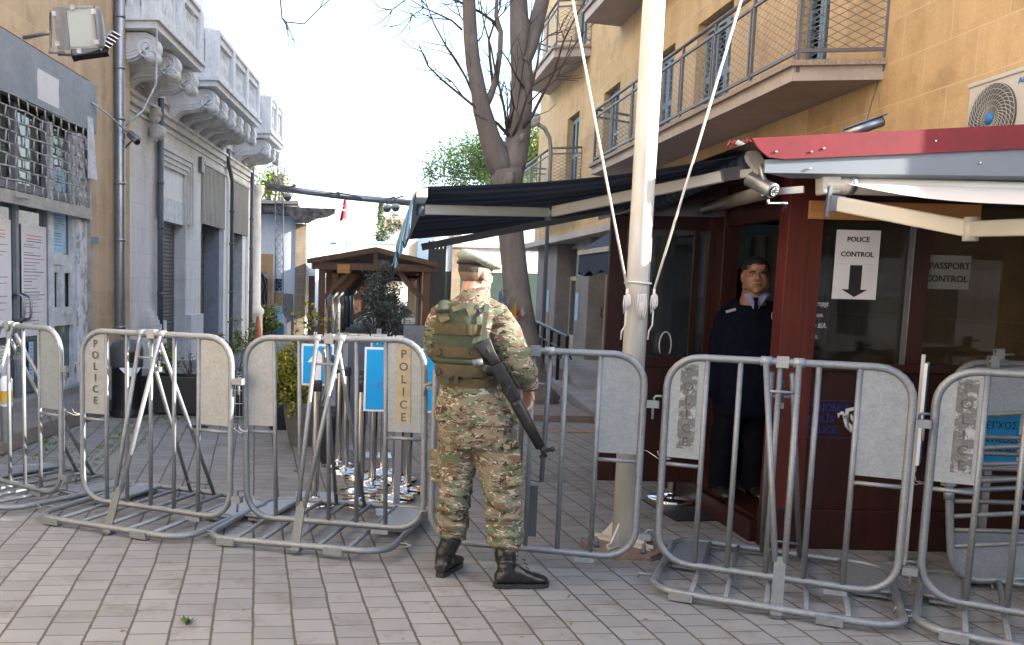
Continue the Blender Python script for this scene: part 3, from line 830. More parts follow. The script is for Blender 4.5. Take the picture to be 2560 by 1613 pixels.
# black ramp railing
rl = thing('ramp_railing', 'black metal handrail with curled brackets along the shop ramp', 'railing', (3.52, 16, .13))
b = MB(rl.location)
t0 = AX(1418,841,3.5); t1 = AX(1330,802,3.5); 
b.tube([(3.5,t0.y-.05,t0.z-.02), (3.5,t0.y,t0.z), (3.5,t1.y,t1.z+.02)], .028, 8); b.tube([(3.5,t0.y-.35,t0.z-.34),(3.5,t0.y,t0.z-.25),(3.5,t1.y,t1.z-.22)], .02, 6)
b.build('handrail', M['blackmetal'], rl)
for k in range(6):
    f_ = k/5.; y = t0.y+(t1.y-t0.y)*f_; z = t0.z+(t1.z-t0.z)*f_
    MB(rl.location).box((3.475,y-.025,.13),(3.525,y+.025,z)).build('post', M['blackmetal'], rl)
    if k < 5:
        c = MB(rl.location); yy = y+.35; c.tube([(3.5,yy,z-.22),(3.5,yy,z-.36),(3.5,yy+.1,z-.40),(3.5,yy+.25,z-.38),(3.5,yy+.3,z-.24)], .012, 5); c.build('curl', M['blackmetal'], rl)

# air conditioner
M['acwhite'] = simple('ivory_enamel', (.50,.485,.44), .4, var=.05)
XA_ = 4.42; tl = AX(2425,215,XA_); ac = thing('air_conditioner', 'ivory outdoor air conditioner unit with blue fan hub on the ochre wall', 'air conditioner', (XA_, tl.y, tl.z-.56))
y0, y1, z1, z0 = tl.y-.80, tl.y, tl.z, tl.z-.56
L_ = ac.location
b = MB(L_); b.box((XA_,y0,z0),(XR,y1,z1)); b.box((XA_-.012,y0-.005,z1-.02),(XR,y1+.012,z1+.012)); b.build('casing', M['acwhite'], ac, bevel=.008)
fc = Vector((XA_-.006, y1-.27, z0+.28)); fr = .235
b = MB(L_); b.tube([(fc.x+.004,fc.y,fc.z),(fc.x-.001,fc.y,fc.z)], .24, 40); b.build('fan_opening', simple('ac_recess', (.10,.095,.09), .7), ac)
b = MB(L_)
for k in range(6):
    r_ = .05+.038*k; b.tube([(fc.x-.012, fc.y+r_*math.cos(R(a)), fc.z+r_*math.sin(R(a))) for a in range(0,360,12)], .0022, 4, closed=True)
for k in range(36):
    pts = []
    for j in range(7):
        r_ = .04+.2*j/6; a = R(k*10+j*9); pts.append((fc.x-.014-.004*math.sin(j/6*3.1), fc.y+r_*math.cos(a), fc.z+r_*math.sin(a)))
    b.tube(pts, .0022, 4)
b.build('fan_grille', M['acwhite'], ac)
M['hub'] = simple('blue_hub', (.02,.16,.42), .5)
b = MB(L_); b.tube([(fc.x-.010,fc.y,fc.z),(fc.x-.022,fc.y,fc.z)], .042, 24); b.build('fan_hub', M['hub'], ac)
b = MB(L_)
for k in range(3): b.beam((XA_-.006,y0+.04,z0+.2+.09*k),(XA_-.006,y0+.2,z0+.2+.09*k),.008,.012)
b.build('louvre_slots', simple('ac_slot', (.33,.32,.29), .6), ac)
# curved facade sign lettering style mark
text('Airwell', .055, M['hub'], ac, frameM(Vector((XA_-.004, y0+.22, z1-.09))-L_, (0,-1,0), (0,0,1)), 'lettering')
bracket = MB(L_); bracket.box((XA_+.02,y0+.1,z0-.05),(XR,y0+.14,z0)); bracket.box((XA_+.02,y1-.14,z0-.05),(XR,y1-.1,z0)); bracket.build('bracket', M['rail'], ac)

# ================================================================ KIOSK
def wood(name, c1, c2, axis='z', rough=.45):
    n = NT(name, rough, 0, .4)
    sc_ = {'z': (14, 14, .8), 'x': (.8, 14, 14), 'y': (14, .8, 14)}[axis]
    a = n.noise(2.2, 6, .6, vec=n.map(sc_), dist=.6); k = n.noise(1.3, 6, .7)
    c = n.mix(n.ramp(a, [(.3, c1), (.7, c2)]), tuple(x*.35 for x in c1), n.ramp(k, [(.55,(0,0,0)),(.75,(.7,.7,.7))]))
    n.col(c); n.bump(a, .12, .004); return n.m
M['redwood'] = wood('red_stained_wood', (.06,.009,.006), (.11,.018,.010))
M['darkwood'] = wood('dark_stained_wood', (.020,.005,.004), (.040,.009,.006))
M['orange_wood'] = wood('orange_board', (.38,.17,.05), (.48,.24,.08), 'x')
M['roofwood'] = wood('dark_roof_boards', (.025,.014,.009), (.05,.028,.018), 'y')
M['brownwood'] = wood('brown_shelter_wood', (.085,.042,.024), (.15,.078,.044))
KX, KY = 2.72, 5.84
ki = thing('police_kiosk', 'dark red wooden police kiosk with red and grey metal roof edge and open glazed door', 'kiosk', (KX, KY, 0))
KL = ki.location
def kb(name, lo, hi, mat, bevel=.004, par=None): return MB(KL).box(lo, hi).build(name, M[mat], par or ki, bevel=bevel)
kb('corner_post', (KX,KY,0), (KX+.13,KY+.13,2.5), 'redwood'); kb('corner_post', (KX+.132,KY+.008,0), (KX+.225,KY+.12,2.5), 'redwood')
kb('base_board', (KX-.02,KY-.012,0), (6.2,KY+.1,.26), 'darkwood'); kb('lower_panel', (KX+.225,KY+.02,.26), (6.2,KY+.08,1.16), 'darkwood')
kb('side_base', (KX-.05,KY+.13,0), (KX+.1,9.6,.145), 'darkwood'); kb('side_base', (KX-.01,KY+.13,.148), (KX+.25,9.6,.17), 'darkwood')
kb('sill', (KX+.225,KY-.01,1.16), (6.2,KY+.1,1.21), 'darkwood')
x_d0, x_d1 = AY(2275,800,KY).x-.01, AY(2308,800,KY).x+.01
kb('window_post', (x_d0,KY+.0,1.21), (x_d1,KY+.1,2.22), 'darkwood'); kb('window_post', (4.9,KY,1.21),(5.0,KY+.1,2.22),'darkwood')
kb('header', (KX+.225,KY+.0,2.22), (6.2,KY+.12,2.5), 'darkwood')
kb('window_glass', (KX+.225,KY+.05,1.21), (x_d0,KY+.056,2.22), 'glass_dark', 0); kb('window_glass', (x_d1,KY+.05,1.21), (4.9,KY+.056,2.22), 'glass_dark', 0)
kb('glazing_bead', (x_d0-.008,KY-.004,1.21), (x_d0-.002,KY+.05,2.22), 'pipe', 0)
kb('header_board', (AY(2018,545,KY).x,KY-.03,AY(2018,548,KY).z), (3.9,KY-.002,AY(2018,502,KY).z), 'orange_wood')
kb('jamb_post', (KX,6.84,0), (KX+.12,7.06,2.5), 'darkwood'); kb('side_wall', (KX+.02,7.06,.17), (KX+.1,9.6,1.05), 'darkwood'); kb('side_wall', (KX+.02,7.06,2.1), (KX+.1,9.6,2.5), 'darkwood'); kb('side_glass', (KX+.05,7.06,1.05),(KX+.056,9.6,2.1),'glass_dark',0)
kb('door_header', (KX+.02,KY+.13,2.12), (KX+.1,6.84,2.5), 'darkwood')
kb('floor', (KX+.25,KY+.13,.1), (6.2,9.6,.168), 'concrete')
kb('back_wall', (KX,9.6,0), (6.2,9.7,2.5), 'darkwood'); kb('end_wall', (6.2,KY,0), (6.3,9.7,2.5), 'darkwood'); kb('ceiling', (KX,KY,2.5), (6.3,9.7,2.52), 'dark')
kb('counter', (3.2,7.0,.168), (5.8,7.5,1.0), 'darkwood')
for k, (x, zz) in enumerate(((3.3,1.6),(3.95,1.9),(4.9,1.4))): kb('wall_poster', (x,9.5,zz),(x+.4,9.59,zz+.45), 'ltblue', 0)
M['curtain'] = simple('grey_curtain', (.28,.29,.28), .9)
b = MB(KL); b.grid(lambda u, v: (3.5+.75*u, 8.2+.05*math.sin(u*34), 1.15+1.0*v), 60, 2); b.build('curtain', M['curtain'], ki)
# roof with fascias
YF = 5.45
A = lambda x, y, Y=YF: AY(x, y, Y)
tlz, trz = A(1880,345), A(2575,310)
ext = Vector((6.4, YF, A(2560,311).z+.30))
def fasc(name, pts, mat, th=.02):
    f = [Vector(p) for p in pts]; n_ = len(f)
    b = MB(KL); b.add(f + [p+Vector((0,th,0)) for p in f], [tuple(range(n_)), tuple(range(n_, 2*n_))[::-1]] + [(i, (i+1)%n_, n_+(i+1)%n_, n_+i) for i in range(n_)])
    return b.build(name, M[mat], ki)
M['redmetal'] = dirty('red_sheet_metal', (.19,.022,.03), (.13,.02,.026), .6, amount=.4, scale=2.5); M['redmetal'].node_tree.nodes['Principled BSDF'].inputs['Specular IOR Level'].default_value = .2; M['bluegreymetal'] = simple('grey_sheet_metal', (.165,.185,.21), .42, .25, var=.06, scale=2)
sl = (A(2560,311).z-tlz.z)/(A(2560,311).x-tlz.x)
def ex(p, X, s_=None):  # extend a fascia line to X along its own slope
    return Vector((X, YF, p.z))
r_end = 5.6
lz = lambda p0, p1, X: p0.z + (p1.z-p0.z)/(p1.x-p0.x)*(X-p0.x)
fasc('red_fascia', [tlz, Vector((r_end,YF,lz(tlz,A(2560,311),r_end))), Vector((r_end,YF,lz(A(1960,398),A(2560,372),r_end))), A(1960,398), A(1922,393), A(1897,372)], 'redmetal')
fasc('grey_fascia', [A(1918,398)+Vector((0,.02,0)), Vector((r_end,YF+.02,lz(A(1960,398),A(2560,372),r_end)+.01)), Vector((r_end,YF+.02,A(2560,431).z)), A(1915,431)+Vector((0,.02,0))], 'bluegreymetal')
b = MB(KL); b.add([A(1915,431)+Vector((0,.018,0)), Vector((r_end,YF+.018,A(2560,431).z)), Vector((r_end,YF+.09,A(2560,431).z-.02)), A(2090,447,YF+.09), A(1972,446,YF+.09)], [(0,1,2,3,4)]); b.build('drip_edge', M['bluegreymetal'], ki)
for (x, y) in ((1940,380),(2028,380),(2059,372),(2339,353)): b = MB(KL); b.ell(A(x,y)+Vector((0,-.004,0)), (.007,.005,.007), 8, 5); b.build('fascia_screw', M['chrome'], ki)
for (x, y) in ((2027,421),(2455,407)): b = MB(KL); b.ell(A(x,y)+Vector((0,.012,0)), (.008,.006,.008), 8, 5); b.build('fascia_screw', M['chrome'], ki)
zt_ = tlz.z
b = MB(KL); b.add([tlz+Vector((0,.03,-.02)), (r_end,YF+.03,lz(tlz,A(2560,311),r_end)-.03), (r_end,9.9,lz(tlz,A(2560,311),r_end)-.03), (tlz.x+.05,9.9,tlz.z-.02)], [(0,1,2,3)])
b.add([(tlz.x+.3,YF+.1,2.42), (6.3,YF+.1,2.46), (6.3,9.9,2.46), (tlz.x+.3,9.9,2.42)], [(0,1,2,3)])
b.build('roof_deck', M['darkwood'], ki)
b = MB(KL); b.add([(tlz.x+.45,9.88,tlz.z-.01),(tlz.x+.45,9.9,tlz.z-.01),(tlz.x+.45,9.9,2.3),(tlz.x+.45,9.88,2.3)], [(0,1,2,3)]); b = MB(KL); b.add([(tlz.x+.30,YF+.03,tlz.z-.01),(tlz.x+.30,9.9,tlz.z-.01),(tlz.x+.30,9.9,2.38),(tlz.x+.30,YF+.03,2.38)], [(0,1,2,3)]); b.build('side_fascia', M['darkwood'], ki)
# open door leaf
dl = thing('tmp', '', '', (0,0,0)); bpy.data.objects.remove(dl)
YD = 7.02; xl, xr = AY(1516,800,YD).x, KX+.08
zb_, zt2 = .17, AY(1650,540,YD).z; zg = AY(1700,893,YD).z; 
b = MB(KL); st = .12
b.box((xl,YD,zb_),(xl+st,YD+.045,zt2)); b.box((xr-st,YD,zb_),(xr,YD+.045,zt2)); b.box((xl+st,YD,zt2-.1),(xr-st,YD+.045,zt2)); b.box((xl+st,YD,zg-.08),(xr-st,YD+.045,zg)); b.box((xl+st,YD+.01,zb_),(xr-st,YD+.035,zg-.08))
dr = b.build('door', M['darkwood'], ki, bevel=.004)
MB(KL).box((xl+st,YD+.02,zg),(xr-st,YD+.026,zt2-.1)).build('door_glass', M['glass'], dr)
MB(KL).box((AY(1725,800,YD).x,YD+.0,zg),(AY(1738,800,YD).x,YD+.04,zt2-.1)).build('glazing_bar', M['darkwood'], dr)
hx, hz = AY(1665,850,YD).x, zg+.0
b = MB(KL); pts = [(hx+.045*math.cos(R(a)), YD+.01, zg+.09+.10*math.sin(R(a))) for a in range(-40,221,13)]; b.tube(pts, .005, 5); b.build('speaking_hole_rim', M['wframe'], dr)
b = MB(KL); b.add([(hx+.043*math.cos(R(a)), YD+.012, zg+.09+.098*math.sin(R(a))) for a in range(0,360,20)], [tuple(range(18))]); b.build('speaking_hole', M['dark'], dr)
b = MB(KL); b.tube([(xr-.07,YD-.03,1.0),(xr-.07,YD-.06,1.02),(xr-.16,YD-.06,1.02)], .01, 8); b.build('door_handle', M['chrome'], dr)
# papers behind the door glass and sheers
for (xa, xb_, za, zb2) in ((1628,1690,590,830),(1752,1790,620,870)):
    p0, p1 = AY(xa,zb2,YD+.05), AY(xb_,za,YD+.05); MB(KL).box((p0.x,YD+.05,p0.z),(p1.x,YD+.056,p1.z)).build('taped_sheet', simple('dull_sheet', (.20,.22,.25), .7), dr)
# ---- window signs: things of their own
def sheet(name, label, cat, px0, py0, px1, py1, Y, th=.003, mat='paper', skew=0.):
    p0, p1 = AY(px0, py1, Y), AY(px1, py0, Y)
    t = thing(name, label, cat, (p0.x, Y, p0.z)); MB().box((0,0,0),(p1.x-p0.x,th,p1.z-p0.z)).build('sheet', M[mat], t)
    return t, p1.x-p0.x, p1.z-p0.z
YS = KY+.04
t, w, h = sheet('paper_sign', 'white paper sign reading POLICE CONTROL taped inside the kiosk window', 'sign', 2086, 577, 2203, 659, YS)
F0 = lambda x, z, y=-.001: frameM((x, y, z), (1,0,0), (0,0,1))
text('POLICE', .043, M['ink'], t, F0(w*.5, h*.66), bold=.0008); text('CONTROL', .043, M['ink'], t, F0(w*.5, h*.22), bold=.0008)
t, w, h = sheet('arrow_sign', 'white paper sheet with a thick black arrow pointing down, under the POLICE CONTROL sheet', 'sign', 2079, 662, 2196, 747, YS)
b = MB(); b.add([(w*p[0], -.0015, h*p[1]) for p in ((.36,.97),(.64,.97),(.64,.28),(.80,.28),(.5,.06),(.2,.28),(.36,.28))], [tuple(range(7))]); b.build('arrow', M['ink'], t)
M['paper_dim'] = simple('dim_paper', (.17,.17,.165), .8, var=.05)  # white paper's dimness behind dark glass, put into the colour
t, w, h = sheet('passport_sign', 'paper sign coloured dim reading PASSPORT CONTROL behind the dark right hand window', 'sign', 2316, 640, 2429, 722, YS, mat='paper_dim')
text('PASSPORT', .056, M['ink'], t, F0(w*.5, h*.60), bold=.001); text('CONTROL', .056, M['ink'], t, F0(w*.45, h*.22), bold=.001)
# lettering on the left edge of the window
for k, s_ in enumerate(('οσερχε', 'lmasın.', 'τον ΔΕΛ.', 'diriniz.')):
    text(s_, .042, M['paper'], ki, frameM(AY(2036-6*k, 765+27*k, YS)-KL, (1,0,0), (0,0,1)), 'window_lettering', 'LEFT', xs=.62)
# crest + blue letters on the lower panel
M['policeblue'] = simple('dark_blue_letters', (.012,.022,.16), .5)
YP = KY+.012
for k, s_ in enumerate(('ΑΣΤΥΝΟΜΙΑ', 'POLİS', 'POLICE')):
    text(s_, .062, M['policeblue'], ki, frameM(AY(2052, 1028+27*k, YP)-KL, (1,0,.0), (0,0,1)), 'panel_lettering', bold=.0012)
for ya_ in (1092, 1000): b = MB(KL); b.beam(AY(1998,ya_,YP), AY(2150,ya_+4,YP), .003, .005); b.build('blue_border', M['policeblue'], ki)
cr = thing('police_crest', 'white shield crest with laurel and dark badge on the red kiosk panel', 'crest', AY(2133,1048,YP))
sh = [(-.055,.065),(0,.08),(.055,.065),(.058,0),(.045,-.045),(0,-.088),(-.045,-.045),(-.058,0)]
b = MB(); b.add([(x,-.002,z) for x, z in sh], [tuple(range(8))]); b.grid(lambda u, v: (-.05-.05*u+.0, -.002, .02-.02*v+.03*math.sin(u*3)-.06*(1-u)*0), 6, 1); b.tube([(-.06,-.002,-.0),(-.075,-.002,.03),(-.1,-.002,.035),(-.095,-.002,.01)], .011, 5, flat=.3); b.tube([(-.06,-.003,-.0),(-.045,-.003,-.05),(-.01,-.003,-.085)], .012, 5, flat=.3); b.build('shield', M['paper'], cr)
b = MB(); b.add([(x*.6,-.0035,z*.62+.008) for x, z in sh], [tuple(range(8))]); b.build('badge', M['ink'], cr)
b = MB(); b.tube([(-.018,-.005,.03),(-.012,-.005,.0),(0,-.005,-.02),(.012,-.005,.0),(.018,-.005,.03)], .006, 5); b.tube([(0,-.005,-.02),(0,-.005,.02)], .005, 5); b.build('emblem', M['paper'], cr)
b = MB()
for sd_ in (-1, 1):
    for k in range(6): b.ell((sd_*(.044-.004*k), -.004, .02-.017*k), (.006,.002,.009), 6, 4)
b.build('laurel', M['ink_grey'], cr)
t, w, h = sheet('blue_notice', 'pale blue printed notice hanging on the kiosk beside the second window, between two barriers', 'notice', 2262, 1012, 2306, 1180, KY-.03, mat='ltblue')
b = MB(); 
for k in range(9): b.box((.02,-.001,.06+.035*k),(w*(.6 if k%2 else .85),-.0005,.066+.035*k))
b.build('text_lines', M['ink_grey'], t); b = MB(); b.box((.03,-.001,h-.10),(w-.02,-.0005,h-.07)); b.build('heading', M['ink_red'], t)

# ---- navy retractable awning
n = NT('navy_striped_canvas', .85)
sx = n.n('ShaderNodeSeparateXYZ'); n.l(n.tc.outputs['Object'], sx.inputs[0])
mt = n.n('ShaderNodeMath', operation='MULTIPLY'); n.l(sx.outputs[1], mt.inputs[0]); mt.inputs[1].default_value = 7.5
fr_ = n.n('ShaderNodeMath', operation='FRACT'); n.l(mt.outputs[0], fr_.inputs[0])
n.col(n.ramp(fr_.outputs[0], [(0, (.018,.028,.065)), (.5, (.05,.075,.12))], True)); M['navystripe'] = n.m
n = NT('striped_valance', .8)
sx = n.n('ShaderNodeSeparateXYZ'); n.l(n.tc.outputs['Object'], sx.inputs[0])
mt = n.n('ShaderNodeMath', operation='MULTIPLY'); n.l(sx.outputs[1], mt.inputs[0]); mt.inputs[1].default_value = 7.5
fr_ = n.n('ShaderNodeMath', operation='FRACT'); n.l(mt.outputs[0], fr_.inputs[0])
n.col(n.ramp(fr_.outputs[0], [(0, (.02,.12,.28)), (.4, (.45,.52,.58)), (.6, (.03,.17,.34))], True)); M['valance'] = n.m
ra = thing('navy_awning', 'large navy striped retractable awning stretched out from the kiosk roof over the lane', 'awning', (2.5, 5.9, 2.4))
RL = ra.location; XF, Y0, Y1 = .425, 5.92, 8.2
zF, zR = AY(1042,466,Y0).z, AY(1860,384,Y0).z; XRl = AY(1872,390,Y0).x; zF1 = AY(1010,600,Y1).z; zR1 = AY(1585,520,Y1).z
b = MB(RL); b.grid(lambda u, v: (XF+(XRl-XF)*u, Y0+(Y1-Y0)*v, (zF+(zR-zF)*u)*(1-v)+(zF1+(zR1-zF1)*u)*v-.05*math.sin(math.pi*u)*(1-.5*v)+.010*math.sin(v*42)*math.sin(math.pi*u)**.5), 24, 60); b.build('canvas', M['navystripe'], ra)
b = MB(RL); b.grid(lambda u, v: (XF-.045+.012*math.sin(u*40)*v-.03*v, Y0-.02+(Y1-Y0+.04)*u, zF+(zF1-zF)*u-.02-v*(.21+.09*abs(math.sin(u*math.pi*3.5)))), 70, 4); b.build('valance', M['valance'], ra)
b = MB(RL); b.beam((XF,Y0-.03,zF-.04),(XF,Y1+.03,zF1-.04),.07,.06); b.build('front_bar', M['acwhite'], ra)
b = MB(RL); b.tube([(XRl+.03,Y0,zR-.03),(XRl+.03,Y1,zR1-.03)], .055, 14); b.build('roller', M['navystripe'], ra)
s1 = AY(1812,440,Y0+.12); e1 = AY(1375,531,Y0+.75); f1 = AY(1052,524,Y0+.22)
b = MB(RL); b.beam(s1, e1, .05, .075); b.beam(e1, f1, .045, .065); b.build('arm', M['acwhite'], ra, bevel=.008)
b = MB(RL); b.tube([e1+Vector((0,0,-.055)), e1+Vector((0,0,.055))], .035, 12); b.build('joint', M['pipe'], ra); b = MB(RL); b.beam(s1-Vector((.03,0,0)), s1+Vector((.14,.0,.03)), .09, .08); b.build('joint', M['pipe'], ra); b = MB(RL); b.tube([f1+Vector((0,0,-.04)), f1+Vector((0,0,.05))], .03, 10); b.build('joint', M['pipe'], ra)
s2 = AY(1560,520,Y1-.1); f2_ = AY(1055,618,Y1-.25)
b = MB(RL); b.beam(s2, f2_, .05, .06); b.build('arm', M['grey_metal'], ra)
cap = thing('tmp', '', '', (0,0,0)); bpy.data.objects.remove(cap)
pc = [AY(x, y, Y0-.06) for x, y in ((1887,372),(1900,380),(1910,395),(1914,415),(1914,437),(1892,438),(1888,424),(1872,404),(1867,390),(1873,376))]
b = MB(RL); n_ = len(pc); b.add(pc+[p+Vector((0,.05,0)) for p in pc], [tuple(range(n_)), tuple(range(n_,2*n_))[::-1]]+[(i,(i+1)%n_,n_+(i+1)%n_,n_+i) for i in range(n_)]); b.build('end_cap', M['acwhite'], ra, bevel=.008)
b = MB(RL); b.beam(AY(1885,432,Y0), AY(1850,436,Y0+.1), .04, .05); b.tube([AY(1842,355,Y0), AY(1855,362,Y0), AY(1877,377,Y0-.02)], .016, 8); b.build('crank_fitting', M['acwhite'], ra)
b = MB(RL); rnd = random.Random(4)
for k in range(7):
    x = 1817+k*11; b.tube([AY(x,370-rnd.random()*8,Y0+.1), AY(x+8,352+rnd.random()*6-k*1.2,Y0+.1), AY(x+16,360+rnd.random()*10-k*1.5,Y0+.1)], .008, 5)
b.build('cables', M['ink_red'], ra)
# ---- cream front awning
ca = thing('cream_awning', 'half open cream awning over the front window of the kiosk, its folding arm showing', 'awning', (3.0, 5.5, 2.3)); CL = ca.location
z0c = AY(2110,457,5.55).z; xa = AY(2105,457,5.55).x; z1c = AY(2560,505,4.12).z
M['cream_canvas'] = simple('cream_canvas', (.50,.47,.42), .85, var=.06)
b = MB(CL); b.grid(lambda u, v: (xa+(5.5-xa)*u, 5.55+(3.9-5.55)*v, z0c+(z1c-z0c)*v*1.15-.03*math.sin(math.pi*v)), 12, 8); b.build('canvas', M['cream_canvas'], ca)
b = MB(CL); b.tube([(xa-.1,5.55,z0c-.02),(5.5,5.55,z0c-.02)], .05, 14); b.build('roller', M['acwhite'], ca)
b = MB(CL); b.beam((xa-.13,5.56,z0c-.02),(xa-.02,5.56,z0c-.01),.10,.11); b.build('end_bracket', M['acwhite'], ca, bevel=.01); b = MB(CL); b.tube([(xa+.03,5.55,z0c-.01),(xa+.06,5.55,z0c-.01)], .062, 16); b.build('end_ring', M['pipe'], ca)
s1 = AY(2095,510,5.45); e1 = AY(2428,573,4.75); f1 = AY(2640,566,4.1)
b = MB(CL); b.beam(s1, e1, .05, .085); b.beam(e1, f1, .045, .08); b.build('arm', M['acwhite'], ca, bevel=.01)
b = MB(CL); b.tube([e1+Vector((0,0,-.06)), e1+Vector((0,0,.06))], .036, 12); b.build('elbow', M['acwhite'], ca)
b = MB(CL); b.beam(s1+Vector((-.05,.0,.0)), s1+Vector((.03,0,.0)), .045, .09); b.beam(s1+Vector((-.05,0,.10)), s1+Vector((-.065,0,-.08)), .022, .022); b.build('shoulder_joint', M['pipe'], ca)
b = MB(CL); b.beam((xa,3.95,z0c+(z1c-z0c)*1.15-.02),(5.5,3.95,z0c+(z1c-z0c)*1.15-.02),.05,.07); b.build('front_bar', M['acwhite'], ca)

# ---- CCTV camera and batten lamp on the kiosk corner
t = thing('cctv_camera', 'large silver bullet camera with a ring of infrared lamps under the kiosk roof corner', 'camera', AY(1934,478,5.5))
d = Vector((.30,-.60,-.30)).normalized(); b = MB(); b.tube([-d*.17+Vector((-.02,0,.015)), -d*.02, d*.0], [.044,.044,.043], 20); b.build('body', M['pipe'], t)
b = MB(); b.tube([d*.0, d*.004], .036, 20); b.build('lens', M['dark'], t)
b = MB(); xx = d.cross(Vector((0,0,1))).normalized(); yy = xx.cross(d)
for k in range(12): b.ell(d*.006+xx*.024*math.cos(k*.524)+yy*.024*math.sin(k*.524), (.004,.004,.004), 6, 4)
for k in range(6): b.ell(d*.006+xx*.013*math.cos(k*1.047)+yy*.013*math.sin(k*1.047), (.003,.003,.003), 6, 4)
b.build('infrared_lamps', M['reflector'], t)
b = MB(); b.tube([(-.02,.02,-.045),(-.02,.02,-.07),(.10,.04,-.065),(.16,.2,-.09)], .009, 7); b.tube([(-.03,.03,.04),(-.05,.05,.1),(-.06,.06,.16)], .014, 8); b.build('bracket', M['pipe'], t)
t = thing('batten_lamp', 'unlit long tubular lamp housing under the kiosk side eave', 'lamp', AY(1760,527,7.0))
a_, c_ = AY(1765,522,7.0)-t.location, AY(1905,482,5.7)-t.location
b = MB(); b.tube([a_, c_], .045, 12); b.build('housing', simple('smoked_plastic', (.10,.09,.08), .4), t); b = MB(); b.beam(c_, AY(2010,474,5.55)-t.location, .03, .04); b.build('bracket', M['pipe'], t)
t = bullet('security_camera', 'silver cylindrical spotlight behind the red roof edge against the ochre wall', AY(2115,335,6.2), (.9,-.3,.35), .22, .035)
b = MB(); b.tube([AY(2160,325,6.2), AX(2175,270,4.6), AX(2192,212,4.7), AX(2190,165,4.7)], .006, 5); tag(b.build('camera_cable', M['galv']), 'thin cable running down from the balcony edge to the spotlight behind the red roof', 'cable')
# ================================================================ FLAGPOLE
fp = thing('flagpole', 'white weathered flagpole on a rusty bolted base plate, two white halyards tied to it', 'flagpole', (1.756, 5.70, 0))
n = NT('flaking_pole_paint', .45)
c = n.ramp(n.noise(2.5, 7, .6, vec=n.map((3,3,.7))), [(.3,(.50,.47,.42)),(.65,(.66,.65,.62))])
sp = n.ramp(n.noise(11, 8, .75, vec=n.map((1,1,.8))), [(.66,(0,0,0)),(.69,(1,1,1))])
gz = n.n('ShaderNodeSeparateXYZ'); n.l(n.tc.outputs['Object'], gz.inputs[0])
lowm = n.ramp(gz.outputs[2], [(.0,(1,1,1)),(1.,(.25,.25,.25))])
c = n.mix(c, (.10,.05,.03), n.mix((0,0,0), sp, lowm)); n.col(c); M['polepaint'] = n.m
M['rust'] = dirty('rusty_plate', (.16,.085,.05), (.30,.25,.20), .8, amount=.6, scale=9)
b = MB(); 
b.tube([(0,0,.03),(0,0,3.0),(.0,0,7.5)], [.071,.066,.055], 10)
b.build('pole', M['polepaint'], fp)
b = MB()
for k in range(4): b.beam((.055*math.cos(R(45+90*k)), .055*math.sin(R(45+90*k)), .03), (.2*math.cos(R(45+90*k)), .2*math.sin(R(45+90*k)), .03), .01, .02)
for k in range(4):
    a = R(45+90*k); e = Vector((math.cos(a), math.sin(a), 0)); q = Vector((-e.y, e.x, 0))*.005
    b.add([e*.06-q, e*.19-q, e*.06-q+Vector((0,0,.16)), e*.06+q, e*.19+q, e*.06+q+Vector((0,0,.16))], [(0,1,2),(5,4,3),(0,3,4,1),(1,4,5,2),(2,5,3,0)])
b.v = [v+Vector((0,0,.03)) for v in b.v]; b.build('gusset', M['polepaint'], fp)
oc = [(.26*math.cos(R(22.5+45*k)), .26*math.sin(R(22.5+45*k))) for k in range(8)]
b = MB(); b.prism(oc, 2, .012, .035); b.prism([(x*1.04,y*1.04) for x,y in oc], 2, -.01, .010); b.build('base_plate', M['rust'], fp)
for k in range(4):
    a = R(90*k+20); b = MB(); b.tube([(.2*math.cos(a),.2*math.sin(a),.03),(.2*math.cos(a),.2*math.sin(a),.09)], .011, 6); b.tube([(.2*math.cos(a),.2*math.sin(a),.035),(.2*math.cos(a),.2*math.sin(a),.06)], .02, 6); b.build('bolt', M['pipe_dark'], fp)
M['rope'] = simple('white_rope', (.62,.60,.57), .9, var=.1, scale=80)
FL = fp.location
for (xt, yt, xb, yb) in ((1426,-30,1568,722),(1862,-30,1636,722)):
    b = MB(FL); b.tube([AY(xt,yt,5.62), AY((xt+xb)/2,(yt+yb)/2,5.62)+Vector((0,0,-.01)), AY(xb,yb,5.64)], .0075, 6)
    sd_ = -1 if xb < 1600 else 1
    kx = AY(xb,yb,5.62)
    b.tube([kx, kx+Vector((.0,0,-.03)), kx+Vector((.012*sd_*-1,0,-.06)), kx+Vector((.01,0,-.03))], .008, 6)
    for j in range(5):
        o_ = Vector((.007*(j-2), -.003*j, 0)); b.tube([kx+o_+Vector((0,0,-.04)), kx+o_*1.3+Vector((0,0,-.09)), kx+o_+Vector((0,0,-.15+.01*j)), kx+o_*.7+Vector((.006,0,-.11)), kx+Vector((0,0,-.05))], .0038, 5)
    b.tube([kx+Vector((0,0,-.05)), kx+Vector((.0,0,-.22)), kx+Vector((-.02,0,-.26)), kx+Vector((-.022,0,-.31))], .005, 5)
    b.build('halyard', M['rope'], fp)
b = MB(FL)
for z_ in (1.685,): b.tube([(1.756+.078*math.cos(a*.35), 5.70+.078*math.sin(a*.35), z_+.004*math.sin(a*.7)) for a in range(18)], .006, 5, closed=True)
kx = AY(1605,735,5.61)
for j in range(5): o_ = Vector((.010*(j-2),-.003*j,0)); b.tube([kx+o_, kx+o_*1.3+Vector((0,0,-.08)), kx+o_+Vector((0,0,-.15)), kx+o_*.5+Vector((0,0,-.05))], .0038, 5)
b.build('rope_bundle', M['rope'], fp)

